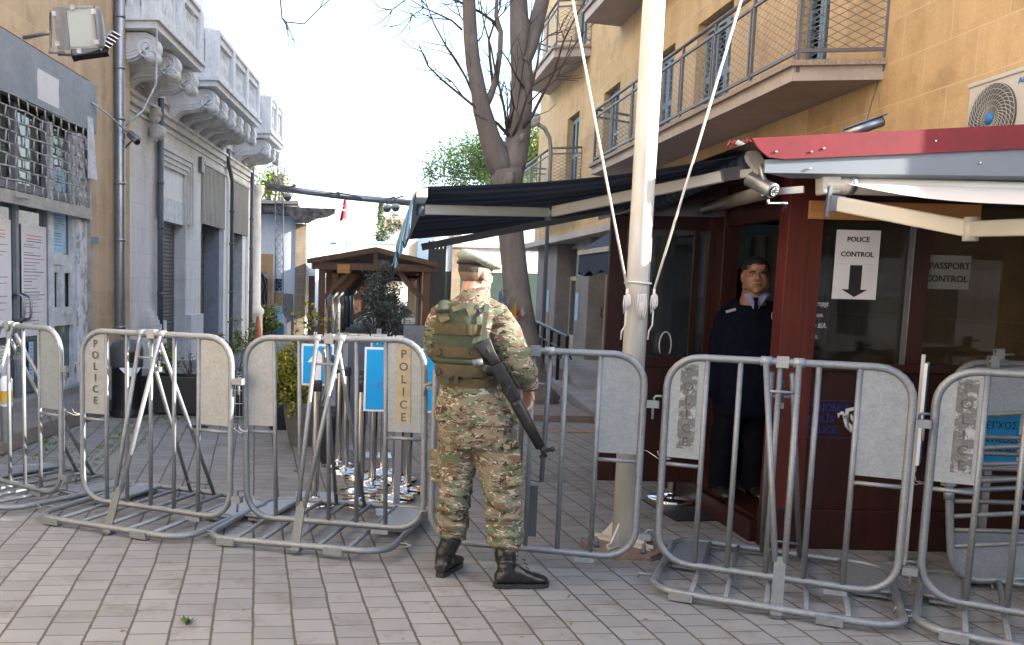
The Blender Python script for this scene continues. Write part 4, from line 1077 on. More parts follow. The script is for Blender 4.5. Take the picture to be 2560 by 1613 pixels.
# ================================================================ TREES
def bark(name, c1, c2):
    n = NT(name, .9); a = n.noise(5, 8, .65, vec=n.map((3,3,.7))); k = n.noise(2.2, 6, .6)
    c = n.mix(n.ramp(a, [(.3,c1),(.7,c2)]), n.ramp(k, [(.35,(.7,.68,.66)),(.7,(1.1,1.1,1.1))]), .7, 'MULTIPLY')
    n.col(c); n.bump(n.noise(14, 8, .7, vec=n.map((2,2,.5))), .6, .02); return n.m
M['bark'] = bark('grey_bark', (.17,.155,.148), (.25,.23,.22)); M['twig'] = bark('twig_bark', (.085,.06,.05), (.13,.10,.085))
TY = 12.8
tr = thing('bare_tree', 'large bare grey tree forking above the awning, cloth scraps tied to its trunk', 'tree', (G(1330,1005).x, TY, 0))
TL = tr.location
T = lambda x, y, Y=TY: AY(x, y, Y)
b = MB(TL)
def limb(pts, rpx, n=12, Y=TY, dY=0.):
    P_ = []; r_ = []
    for i, (p, w) in enumerate(zip(pts, rpx)):
        y = Y + dY*i/(len(pts)-1); P_.append(T(p[0], p[1], y)); r_.append(w/2/2300*y)
    b.tube(P_, r_, n)
limb([(1350,1015),(1336,985),(1322,930),(1310,850),(1295,760),(1287,680),(1279,600),(1272,520),(1270,460),(1266,425)], [112,92,80,74,70,64,62,64,72,84], 16)
limb([(1262,440),(1245,405),(1226,350),(1205,275),(1196,225),(1183,160),(1176,90),(1172,0),(1171,-60)], [60,62,52,44,38,36,34,32,30], 14, TY, -.3)
limb([(1275,440),(1285,400),(1296,340),(1303,260),(1305,190),(1300,100),(1296,0),(1295,-60)], [64,62,58,54,52,48,42,40], 14, TY, .2)
limb([(1305,160),(1322,120),(1340,60),(1356,0),(1368,-50)], [40,40,38,34,30], 12, TY+.05, .5)
limb([(1204,285),(1226,240),(1240,200),(1250,130),(1252,80),(1240,40),(1243,-20)], [20,18,15,13,12,10,8], 8, TY-.1, -.1)
b.build('trunk', M['bark'], tr)
b = MB(TL)
def br(pts, w0, w1, Y=TY, dY=-.5):
    limb(pts, [w0+(w1-w0)*i/(len(pts)-1) for i in range(len(pts))], 6, Y, dY)
B_ = [([(1272,340),(1245,310),(1215,290),(1160,245),(1105,200),(1070,165),(1055,130),(1048,112)],9,2),
([(1215,290),(1180,230),(1165,195),(1140,150),(1115,115),(1085,60),(1070,20),(1060,-10)],7,2),
([(1160,245),(1130,205),(1090,175),(1075,150)],4,1.5), ([(1165,195),(1130,140),(1112,115)],4,1.5),
([(1268,330),(1262,280),(1252,230),(1240,190),(1228,120),(1210,60),(1200,0)],8,3),
([(1232,210),(1225,150),(1222,100),(1235,60),(1250,20),(1254,-20)],8,3),
([(1250,80),(1235,55),(1200,30),(1165,15),(1140,0)],9,5), ([(1200,30),(1150,5),(1100,-10)],6,3),
([(1155,75),(1130,52),(1095,35),(1060,20),(1020,-5)],5,2), ([(1130,50),(1080,45),(1040,45),(1010,15)],3,1.5),
([(1060,20),(1030,40),(1000,62),(975,68)],3,1.5), ([(1300,330),(1330,290),(1355,240),(1385,180),(1410,100),(1440,40),(1470,-10)],9,3),
([(1280,345),(1300,300),(1315,250),(1335,200),(1350,120),(1360,60)],8,3), ([(1330,215),(1370,190),(1410,160),(1450,90),(1490,55)],5,2),
([(1320,260),(1350,230),(1390,200),(1420,130),(1430,90)],5,2), ([(1310,220),(1290,190),(1270,150),(1252,125)],6,3),
([(1272,320),(1260,270),(1250,240),(1248,200)],5,2), ([(1275,320),(1268,280),(1270,240),(1262,205)],5,2), ([(1275,310),(1285,270),(1278,230),(1274,190)],5,2),
([(1292,280),(1310,150),(1325,60),(1330,0)],4,2), ([(1350,110),(1370,90),(1400,75),(1430,20)],3,1.5), ([(1230,60),(1260,30),(1290,-10)],4,2),
([(1190,110),(1205,90),(1215,40),(1218,0)],4,2), ([(1175,75),(1150,40),(1135,-10)],4,2), ([(700,-10),(705,45),(715,55),(760,60),(800,20),(830,-5),(1000,-90),(1150,-60)],4,2),
([(1020,-5),(980,25),(950,20),(930,0)],3,1.5)]
rnd = random.Random(11)
for pts, w0, w1 in B_:
    dy = rnd.uniform(-1.0, .4); br(pts, w0, w1, TY-.05, dy)
    for k in range(1 + len(pts)//2):
        i = rnd.randrange(1, len(pts)-1) if len(pts) > 2 else 1
        x, y = pts[i]; px_, py_ = pts[i-1]; dx, dy2 = x-px_, y-py_; L = math.hypot(dx, dy2)+.1; dx /= L; dy2 /= L
        sg = rnd.choice((-1, 1)); q = []; cx, cy = x, y; a = math.atan2(dy2, dx)+sg*rnd.uniform(.3, .8)
        for j in range(5):
            q.append((cx, cy)); ln = rnd.uniform(10, 26); cx += math.cos(a)*ln; cy += math.sin(a)*ln; a += rnd.uniform(-.35,.35)-sg*.1
        br(q, 2.6, 1.2, TY-.05+dy*i/len(pts), rnd.uniform(-.5,.3))
b.build('branches', M['twig'], tr)
b = MB(TL); b.tube([T(1270,468,TY-.42), T(1276,440,TY-.46), T(1285,430,TY-.44)], [.09,.07,.03], 10); b.build('bark_knot', M['bark'], tr); b = MB(TL); b.ell(T(1305,345,TY-.25), (.04,.05,.06), 8, 6); b.build('bark_knot', M['bark'], tr)
# cloths tied on trunk
def rag(label, x, y, w, h, mat, seed):
    w *= .8; h *= .85; p = AY(x, y, TY-.25); t = thing('rag', label, 'cloth', p); rnd = random.Random(seed)
    b = MB(); b.grid(lambda u, v: ((u-.5)*w*(.35+.8*v)+.008*math.sin(v*5+seed), -.02-.015*math.sin(u*6+seed)*v, -h*v*(1-.15*math.sin(u*5+seed))), 8, 8); b.build('cloth', M[mat], t)
    b = MB(); b.tube([(0,-.02,0),(.03,0,.012),(.06,.05,.01)], .006, 5); b.build('knot', M[mat], t)
M['yellow_cloth'] = simple('yellow_cloth', (.38,.27,.03), .9); M['red_cloth'] = simple('red_cloth', (.42,.02,.03), .9); M['grey_cloth'] = simple('grey_cloth', (.30,.30,.32), .9); M['blue_cloth'] = simple('blue_cloth', (.10,.16,.24), .9)
rag('yellow cloth strip tied to the bare tree trunk', 1286, 758, .09, .20, 'yellow_cloth', 1); rag('red cloth scrap tied to the bare tree trunk', 1296, 776, .07, .10, 'red_cloth', 2)
rag('striped grey cloth scrap tied beside the red one on the trunk', 1306, 768, .08, .13, 'grey_cloth', 3); rag('blue grey cloth strips tied high on the trunk next to the soldier', 1252, 728, .10, .20, 'blue_cloth', 4); rag('white rag hanging lowest on the tree trunk', 1290, 795, .09, .13, 'grey_cloth', 5)
rag('small white cloth scrap tied to the middle of the tree trunk', 1270, 742, .04, .10, 'grey_cloth', 6)

def foliage(name, c1, c2, par, cen, rad, nleaf, size, seed=0, clumps=30, mat=None, asp=2.2, shell=.35, droop=0.):
    rnd = random.Random(seed)
    if mat not in M:
        n = NT(mat or name, .75, 0, .3)
        rn = n.n('ShaderNodeNewGeometry'); c = n.ramp(rn.outputs['Random Per Island'], [(0, c1), (1, c2)])
        n.col(c); n.b.inputs['Subsurface Weight'].default_value = 0; M[mat] = n.m
    b = MB(par.location); cen = Vector(cen)
    cl = []
    for k in range(clumps):
        d = Vector((rnd.gauss(0,1), rnd.gauss(0,1), rnd.gauss(0,1))).normalized(); t = rnd.uniform(shell, 1)
        cl.append((cen+Vector((d.x*rad[0]*t, d.y*rad[1]*t, d.z*rad[2]*t)), rnd.uniform(.18, .38)*min(rad)))
    for k in range(nleaf):
        c_, r_ = rnd.choice(cl)
        p = c_ + Vector((rnd.gauss(0,1), rnd.gauss(0,1), rnd.gauss(0,1)))*r_*.6
        a = Vector((rnd.gauss(0,1), rnd.gauss(0,1), rnd.gauss(0,1)-droop)).normalized(); q = a.orthogonal().normalized(); q = Matrix.Rotation(rnd.random()*6.28, 3, a) @ q
        s_ = size*rnd.uniform(.6, 1.3)
        b.add([p, p+a*s_*.5+q*s_/asp*.5, p+a*s_, p+a*s_*.5-q*s_/asp*.5], [(0,1,2,3)])
    return b.build(name, M[mat], par), cl
def wood_to(par, base, cl, r=.02, mat='twig', name='stems', n=14, seed=0):
    rnd = random.Random(seed); b = MB(par.location); base = Vector(base)
    for k in range(min(n, len(cl))):
        c_ = cl[k][0]; mid = base.lerp(c_, .5)+Vector((rnd.uniform(-1,1), rnd.uniform(-1,1), 0))*.12*(c_-base).length
        b.tube([base, mid, c_], [r, r*.6, r*.25], 6)
    return b.build(name, M[mat], par)
# pine beyond the awning
t = thing('pine_tree', 'sunlit green pine tree rising behind the awning and the bare tree', 'tree', (4.6, 38, 0))
_, c1 = foliage('crown', (.06,.11,.03), (.16,.22,.06), t, AY(1235,415,36), (2.6,2,1.5), 15000, .17, 5, 60, 'pine_leaves', 3.5, .25)
b = MB(t.location); b.tube([(4.6,38,0), (4.9,37.5,3), AY(1240,430,36)], [.25,.2,.1], 8); b.build('trunk', M['bark'], t)
wood_to(t, AY(1240,450,36), c1, .07, 'bark', 'limb', 20, 3)
t = thing('pine_tree', 'pale green pine showing between the tree trunk and the lamp post', 'tree', (6.6, 34, 0))
_, c1 = foliage('crown', (.09,.13,.03), (.22,.26,.08), t, AY(1345,400,34), (1.1,1.2,1.8), 9000, .16, 6, 34, 'pine_leaves_pale', 3.5, .2)
wood_to(t, (6.6,34,0), c1, .12, 'bark', 'trunk', 8, 3)
t = thing('leafy_tree', 'pale green leafy tree behind the whitewashed house', 'tree', (-4.2, 44, 0))
_, c1 = foliage('crown', (.10,.14,.04), (.24,.27,.10), t, AY(675,470,44), (1.1,1.2,1.3), 1500, .18, 8, 30, 'pine_leaves_pale', 2, .2)
wood_to(t, (-4.2,44,0), c1, .08, 'twig', 'trunk', 16, 4)
t = thing('bare_sapling', 'thin bare tree with sparse twigs against the white sky above the house', 'tree', (-3.6, 42, 0))
b = MB(t.location); rnd = random.Random(21)
root = AY(700,480,42); b.tube([(-3.6,42,0), root], [.09,.05], 6)
for k in range(16):
    p = root.copy(); a = Vector((rnd.uniform(-.5,.5), rnd.uniform(-.5,.5), 1)).normalized(); pts = [p]
    for j in range(6): p = p + a*rnd.uniform(.3,.6); a = (a+Vector((rnd.uniform(-.3,.3), rnd.uniform(-.3,.3), 0))).normalized(); pts.append(p)
    b.tube(pts, [.02*(1-j/8) for j in range(7)], 4)
    for q in range(3):
        s_ = rnd.choice(pts); b.tube([s_, s_+Vector((rnd.uniform(-.4,.4), 0, rnd.uniform(.2,.5)))], [.01,.004], 4)
b.build('branches', M['twig'], t)

# ================================================================ FAR STREET
wh = thing('whitewashed_house', 'peeling whitewashed house with brown stone corner, arched doorway and ragged eave', 'house', (-3, 29, 0)); YH = 29
H_ = lambda x, y, Y=YH: AY(x, y, Y)
WL = wh.location
zt = H_(700,525).z; xc0, xc1 = H_(737,700).x, H_(763,700).x
b = MB(WL); b.box((-12,YH,0),(xc0,YH+8,zt)); b.build('wall', M['white_house'], wh)
b = MB(WL); b.box((xc0,YH-.04,0),(xc1,YH+.5,H_(750,560).z)); b.build('stone_quoin', M['rubble'], wh); b = MB(WL); b.box((xc1-.05,YH+.1,0),(xc1+.0,YH+8,zt)); b.build('side_wall', M['white_house'], wh)
n = NT('rotten_eave', .9); n.col(n.ramp(n.noise(4,8,.8), [(.4,(.03,.028,.03)),(.62,(.20,.19,.19))])); M['eave'] = n.m
b = MB(WL); xs = [(600,512),(640,513),(720,516),(780,520),(838,522),(836,532),(818,540),(790,545),(770,556),(735,554),(724,538),(690,533),(600,530)]
pp = [H_(x,y,YH-.5) for x, y in xs]; n_ = len(pp); b.add(pp+[p+Vector((0,.5,0)) for p in pp], [tuple(range(n_)), tuple(range(n_,2*n_))[::-1]]+[(i,(i+1)%n_,n_+(i+1)%n_,n_+i) for i in range(n_)]); b.build('eave', M['eave'], wh)
b = MB(WL); a, c_ = H_(560,506,YH-.6), H_(745,512,YH-.6); b.box((a.x,YH-.6,a.z),(c_.x,YH+8,a.z+.10)); b.build('roof_edge', M['slab'], wh)
dx0, dx1, dt, dz = H_(640,800).x, H_(668,800).x, H_(655,662).z, H_(668,690).z
b = MB(WL); b.box((H_(636,800).x-.4,YH-.06,0),(dx0,YH,H_(650,635).z)); b.box((dx1-.0,YH-.06,0),(H_(681,800).x,YH,H_(650,635).z)); b.box((dx0,YH-.06,dz+.1),(dx1,YH,H_(650,635).z)); b.build('door_surround', M['ochre_old'], wh)
b = MB(WL); b.add([(dx0-.5,YH-.03,0),(dx1,YH-.03,0),(dx1,YH-.03,dz-.1),(dx0,YH-.03,dt-.12),(dx0-.5,YH-.03,dt-.1)], [(0,1,2,3,4)]); b.build('door', M['blackmetal'], wh)
b = MB(WL)
for k in range(9): b.tube([(dx0-.5+.9*k/8+.04*math.sin(j*1.57), YH-.05, .1+j*.16) for j in range(12)], .012, 4)
b.build('door_lattice', M['rail'], wh)
b = MB(WL); q = [(709,735),(716,733),(733,736),(733,840),(724,850),(712,838),(717,800),(705,780)]; b.add([H_(x,y,YH-.012) for x, y in q], [tuple(range(len(q)))]); b.build('bare_patch', M['concrete'], wh)
for (x0_, y0_, x1_, y1_, mt_) in ((686,697,705,727,'navy'),(684,732,706,765,'yellow'),(684,765,706,800,'ltblue')):
    p0, p1 = H_(x0_,y1_), H_(x1_,y0_); MB(WL).box((p0.x,YH-.03,p0.z),(p1.x,YH-.01,p1.z)).build('wall_poster', M[mt_], wh)
t = thing('blue_stall', 'small blue display shelf with trinkets below the wall posters', 'stall', (H_(690,830).x, YH-.5, 0)); TLc = t.location
p0, p1 = H_(667,850,YH-.6), H_(709,812,YH-.6); M['stallblue'] = simple('stall_blue', (.06,.20,.34), .6)
MB(TLc).box((p0.x,YH-.6,0),(p1.x,YH-.2,p1.z)).build('counter', M['stallblue'], t); b = MB(TLc); rnd = random.Random(2)
for k in range(12): x = p0.x+(p1.x-p0.x)*(k+.5)/12; b.lathe([(.02,0),(.03,.03),(.012,.08),(.0,.09)], (x,YH-.4,p1.z), 6)
b.build('trinkets', M['wframe'], t); b = MB(TLc); b.tube([(p0.x+.2+.12*math.cos(a), YH-.62, p1.z-.35+.15*math.sin(a)) for a in [k*.6 for k in range(11)]], .02, 6); b.build('red_ring', M['red_cloth'], t)
# lattice mast and gantry pipe
def lattice(name, label, x0_, x1_, ytop, ybot, Y, mat='pipe', nseg=12, cat='mast'):
    t = thing(name, label, cat, (AY((x0_+x1_)/2, ybot, Y).x, Y, 0)); b = MB(t.location)
    tl_, tr_, bl_, br_ = AY(x0_,ytop,Y), AY(x1_,ytop,Y), AY(x0_,ybot,Y), AY(x1_,ybot,Y)
    bl_.z = br_.z = max(0, min(bl_.z, br_.z)); r_ = .013*Y/24
    for dy in (0,):
        o_ = Vector((0,dy,0)); b.tube([bl_+o_, tl_+o_], r_, 6); b.tube([br_+o_, tr_+o_], r_, 6)
        for k in range(nseg):
            f0, f1 = k/nseg, (k+1)/nseg; a_, c_ = bl_.lerp(tl_, f0)+o_, br_.lerp(tr_, f0)+o_; d_, e_ = bl_.lerp(tl_, f1)+o_, br_.lerp(tr_, f1)+o_
            b.tube([a_, e_], r_*.5, 4); b.tube([c_, d_], r_*.5, 4); b.tube([d_, e_], r_*.5, 4)
    b.build('frame', M[mat], t); return t
lattice('lattice_mast', 'slim grey lattice mast in front of the whitewashed house', 688, 708, 440, 697+60, 25, nseg=14)
lattice('radio_mast', 'faint tall radio mast far behind the shelter roof', 818, 828, 300, 620, 110, 'wframe', 20)
gp = thing('gantry_pipe', 'grey steel pipe spanning the lane above the wooden shelter with cables strapped along it', 'pipe', AY(840,482,24)); GL = gp.location
b = MB(GL); b.tube([AY(669,466,25), AY(760,479,25), AY(860,492,24.5), AY(1030,508,24)], [.10,.085,.08,.085], 10); b.tube([AY(1030,508,24), AY(1240,520,24)], .085, 10); b.build('tube', M['pipe'], gp)
b = MB(GL); b.tube([AY(700,468,24.7)]+[AY(740+k*22,477+k*2.2+5*math.sin(k*.9),24.3) for k in range(14)], .02, 5); b.build('cables', M['pipe_dark'], gp)
b = MB(GL); b.beam(AY(840,488,24.2), AY(850,486,24.2), .25, .12); b.build('clamp', M['pipe_dark'], gp)
def dome(x, y, Y, r, label, group):
    t = thing('dome_camera', label, 'camera', AY(x, y, Y), 0, group); b = MB(); b.tube([(0,0,.9*r),(0,0,.1*r)], [r*.75, r], 12); b.build('housing', M['wframe'], t)
    b = MB(); b.ell((0,0,.05*r), (r*.85,r*.85,r*.8), 12, 8); b.build('dome', M['pipe_dark'], t); b = MB(); b.tube([(0,0,.8*r),(-.3*r,0,2.0*r),(r*1.6,0,2.6*r)], r*.2, 5); b.build('arm', M['pipe_dark'], t)
for x, y, s_ in ((719,494,'leftmost dome camera, hanging beside the lattice mast'),(968,523,'dome camera under the pipe, left one of the close pair'),(989,521,'dome camera under the pipe, right one of the close pair')): dome(x, y, 23.8, .12, s_, 'dome cameras on the gantry pipe')
fl_ = thing('red_flag', 'red flag with white star and crescent hanging limp from the pipe', 'flag', AY(860,498,40)); b = MB(fl_.location)
b.grid(lambda u, v: AY(853+14*u-4*v+6*(1-v)*(1-u), 500+50*v+4*math.sin(u*6)*v, 40+.1*math.sin(u*8)), 8, 10); b.build('cloth', M['red_cloth'], fl_)
b = MB(fl_.location); b.tube([AY(858+4*math.cos(R(a)), 520+6*math.sin(R(a)), 39.8) for a in range(60,300,30)], .03, 5); b.ell(AY(861,526,39.8), (.05,.02,.05), 6, 4); b.build('star_and_crescent', M['paper'], fl_)
# wooden shelter
ws = thing('wooden_shelter', 'long brown timber shelter with pitched roof and rows of braced posts over the checkpoint lane', 'shelter', (.6, 27.5, 0)); SL = ws.location; YW = 27.5; NL = 15; DY = 2.5; KS = .058
S_ = lambda x, y, Y=YW: AY(x, y, Y)
xl_, xr_ = S_(803,800).x, S_(1063,800).x; zb_ = S_(930,668).z; za_ = S_(937,627).z; ze_ = S_(793,657).z; xa_ = S_(937,700).x
b = MB(SL)
ov = .45
for (xe, ze) in ((xl_-ov, ze_), (xr_+.28, S_(1085,665).z)):
    sh_ = NL*DY*KS; b.add([(xe,YW-.25,ze),(xa_,YW-.25,za_),(xa_+sh_,YW+NL*DY,za_),(xe+sh_,YW+NL*DY,ze),(xe,YW-.25,ze+.1),(xa_,YW-.25,za_+.1),(xa_+sh_,YW+NL*DY,za_+.1),(xe+sh_,YW+NL*DY,ze+.1)],[(0,1,2,3),(4,5,6,7),(0,1,5,4),(0,3,7,4),(1,2,6,5)])
b.build('roof', M['roofwood'], ws)
b = MB(SL)
for (xe, ze) in ((xl_-ov, ze_), (xr_+.28, S_(1085,665).z)): b.beam((xe,YW-.252,ze+.02),(xa_,YW-.252,za_+.02),.06,.13)
b.build('barge_board', M['brownwood'], ws)
b = MB(SL); b.beam((xl_-.3,YW-.1,zb_),(xr_+.3,YW-.1,zb_),.14,.2); b.beam((xa_,YW-.1,zb_+.1),(xa_,YW-.1,za_),.12,.2); b.build('tie_beam', M['brownwood'], ws)
for k in range(1, NL): b = MB(SL); b.beam((xl_-.3+KS*DY*k,YW+DY*k,zb_-.05),(xr_+.3+KS*DY*k,YW+DY*k,zb_-.05),.14,.25); b.build('tie_beam', M['darkwood'], ws)
for k in range(NL):
    y = YW+DY*k
    for x, sg in ((xl_, 1), (xr_, -1)):
        x += KS*DY*k; b = MB(SL); b.box((x-.10,y-.1,0),(x+.10,y+(.1 if sg < 0 or k == 0 else .55),zb_)); o = b.build('post', M['brownwood'], ws)
        b = MB(SL); b.beam((x,y,zb_-1.0),(x+sg*.85,y,zb_-.1),.10,.12); b.build('brace', M['brownwood'], o)
p0, p1 = S_(843,683), S_(875,662); MB(SL).box((p0.x,YW-.2,p0.z),(p1.x,YW-.17,p1.z)).build('name_board', M['orange_wood'], ws)
for k in range(5):
    y = YW+.9+DY*k*1.1; xx_ = xl_+.26+KS*DY*k*1.1; b = MB(SL); b.tube([(xx_,y,0),(xx_,y,zb_-1.2),(xx_-.03,y,zb_-.95),(xx_+.17,y,zb_-.75)], .11, 10); b.build('vent_pipe', M['pipe'], ws)
for k in range(2, NL):
    y = YW+DY*k; x = xr_+KS*DY*k; MB(SL).box((x+.02,y+.2,0),(x+.08,y+1.7,1.5)).build('darkening_panel', M['roofwood'], ws)  # dark panels added to make the shelter interior look darker
b = MB(SL); b.box((S_(767,800).x,YW+.6,0),(xl_-.25,YW+.75,S_(790,690).z)); b.build('plank_screen', M['brownwood'], ws)
t = thing('dark_fence', 'tall dark metal fence panels beside the shelter', 'fence', (4.2, 29, 0)); b = MB(t.location)
for k in range(14): x = S_(1072+k*3.2,700).x; b.box((x,28,0),(x+.05,28.06,S_(1072,600+10*(k%3)).z))
b.box((S_(1070,700).x,28.1,0),(S_(1112,700).x,28.15,2.0)); b.build('bars', M['blackmetal'], t)
# white house on the right beyond
t = thing('white_house', 'plain white house with stone corner and green base beyond the bare tree', 'house', (6, 31, 0)); HL = t.location; Y2 = 31
a, c_ = AY(1130,640,Y2), AY(1345,590,Y2); MB(HL).box((a.x-.6,Y2,2.2),(16,Y2+8,c_.z+.9)).build('wall', M['white_house'], t)
a2 = AY(1130,640,Y2); MB(HL).box((a2.x,Y2-.05,0),(AY(1150,700,Y2).x,Y2+.4,c_.z+.9)).build('stone_quoin', M['rubble'], t)
M['greenbase'] = simple('dark_green_paint', (.03,.06,.05), .7); MB(HL).box((a2.x-.6,Y2+.01,0),(16,Y2+8,2.19)).build('base', M['greenbase'], t)
MB(HL).box((a2.x,Y2-.1,3.0),(16,Y2,3.12)).build('ledge', M['slab'], t)
# distant buildings
def far_house(label, x0_, x1_, ytop, Y, mat='pale', roof=None, wins=(), rh_=1.2):
    a, c_ = AY(x0_,ytop,Y), AY(x1_,ytop,Y); t = thing('distant_house', label, 'house', (a.x, Y, 0)); L_ = t.location
    MB(L_).box((a.x,Y,0),(c_.x,Y+8,a.z)).build('wall', M[mat], t)
    if roof: 
        b = MB(L_); b.prism([(Y-.4,a.z),(Y+8.4,a.z),(Y+4,a.z+rh_)], 0, a.x-.4, c_.x+.4); b.build('roof', M[roof], t)
    for (wx, wy, ww, wh_) in wins:
        p = AY(wx,wy,Y); q = AY(wx+ww,wy+wh_,Y); MB(L_).box((p.x,Y-.05,q.z),(q.x,Y,p.z)).build('window', M['grey_metal'], t)
    return t
M['redtile'] = simple('red_roof_tiles', (.42,.14,.08), .8); M['greenroof'] = simple('green_sheet_roof', (.20,.38,.34), .6)
far_house('pale distant house with a red tiled roof beside the cypress', 962, 1050, 572, 80, 'pale', 'redtile', [(968,588,9,10),(1012,592,10,12)])
far_house('long white distant building under a pale green roof', 840, 1010, 607, 62, 'pale', 'greenroof', (), .35)
far_house('white distant block behind the shelter ridge, left of the pale green roof', 775, 850, 610, 55, 'pale')
far_house('tall pale distant tower house with a chimney by the red flag', 848, 872, 505, 90, 'pale', None, [(864,508,5,40)])
far_house('ochre distant house right of the cypress behind the awning valance', 1045, 1125, 600, 50, 'ochre_old', None, [(1060,615,10,14),(1090,612,10,14)])
far_house('cream distant house showing between the shelter and the stone quoin', 1085, 1140, 560, 70, 'pale')
t = thing('cypress', 'tall narrow dark cypress against the white sky', 'tree', Vector((AY(955,620,75).x,75,0))); 
for q_, (yy_, r_) in enumerate(((598,.42),(580,.44),(562,.38),(544,.30),(526,.2),(512,.1))): foliage('crown' if q_ == 0 else 'upper_crown', (.10,.13,.08), (.17,.20,.13), t, AY(953,yy_,75), (r_,r_,.5), 500, .22, 14+q_, 14, 'hazed_cypress_leaves', 2, .0)  # leaf colours lightened to paint in the distance haze
t = thing('dark_tree', 'low dark evergreen beside the cypress', 'tree', Vector((AY(990,620,78).x,78,0))); foliage('crown', (.10,.13,.08), (.17,.20,.13), t, AY(985,560,78), (.9,.8,.9), 700, .25, 15, 16, 'hazed_cypress_leaves', 2, .1)
def lamp(x, y0_, Y, label):
    t = thing('street_lamp', label, 'street lamp', (AY(x,y0_,Y).x, Y, 0), 0, 'hooked street lamps in the far lane'); b = MB(t.location)
    tp = AY(x, y0_, Y); r_ = .9*Y/45
    b.tube([(tp.x,Y,0), tp]+[tp+Vector((.36-.36*math.cos(R(a)), 0, .42*math.sin(R(a))))*(Y/60) for a in range(0,190,20)], .03*Y/60, 6); b.build('pole', M['pipe'], t)
    e = tp+Vector((.72*Y/60,0,0)); b = MB(t.location); b.lathe([(.03,.0),(.05,-.12),(.10,-.3),(.22,-.42)], e, 10); b.build('lamp_shade', M['pale'], t)
lamp(812, 525, 42, 'hooked street lamp nearest the ragged eave'); lamp(866, 583, 52, 'hooked street lamp behind the shelter ridge, in front of the pale green roof')
# globe lamp
t = thing('globe_lamp', 'white globe street lamp on a curved grey pole by the ochre building', 'street lamp', (AY(1376,420,19).x, 18.8, 0)); b = MB(t.location)
b.tube([(AY(1376,430,18.8).x,18.8,0), AY(1377,380,18.8), AY(1374,345,18.8), AY(1362,322,18.8), AY(1345,310,18.8)], .04, 8); b.build('pole', M['pipe'], t)
gl = AY(1336,297,18.8); b = MB(t.location); b.ell(gl, (.125,.125,.125), 18, 12); b.build('globe', M['wframe'], t); b = MB(t.location); b.tube([gl+Vector((0,0,-.09)), gl+Vector((.02,0,-.16))], [.1,.06], 12); b.build('collar', M['slab'], t)
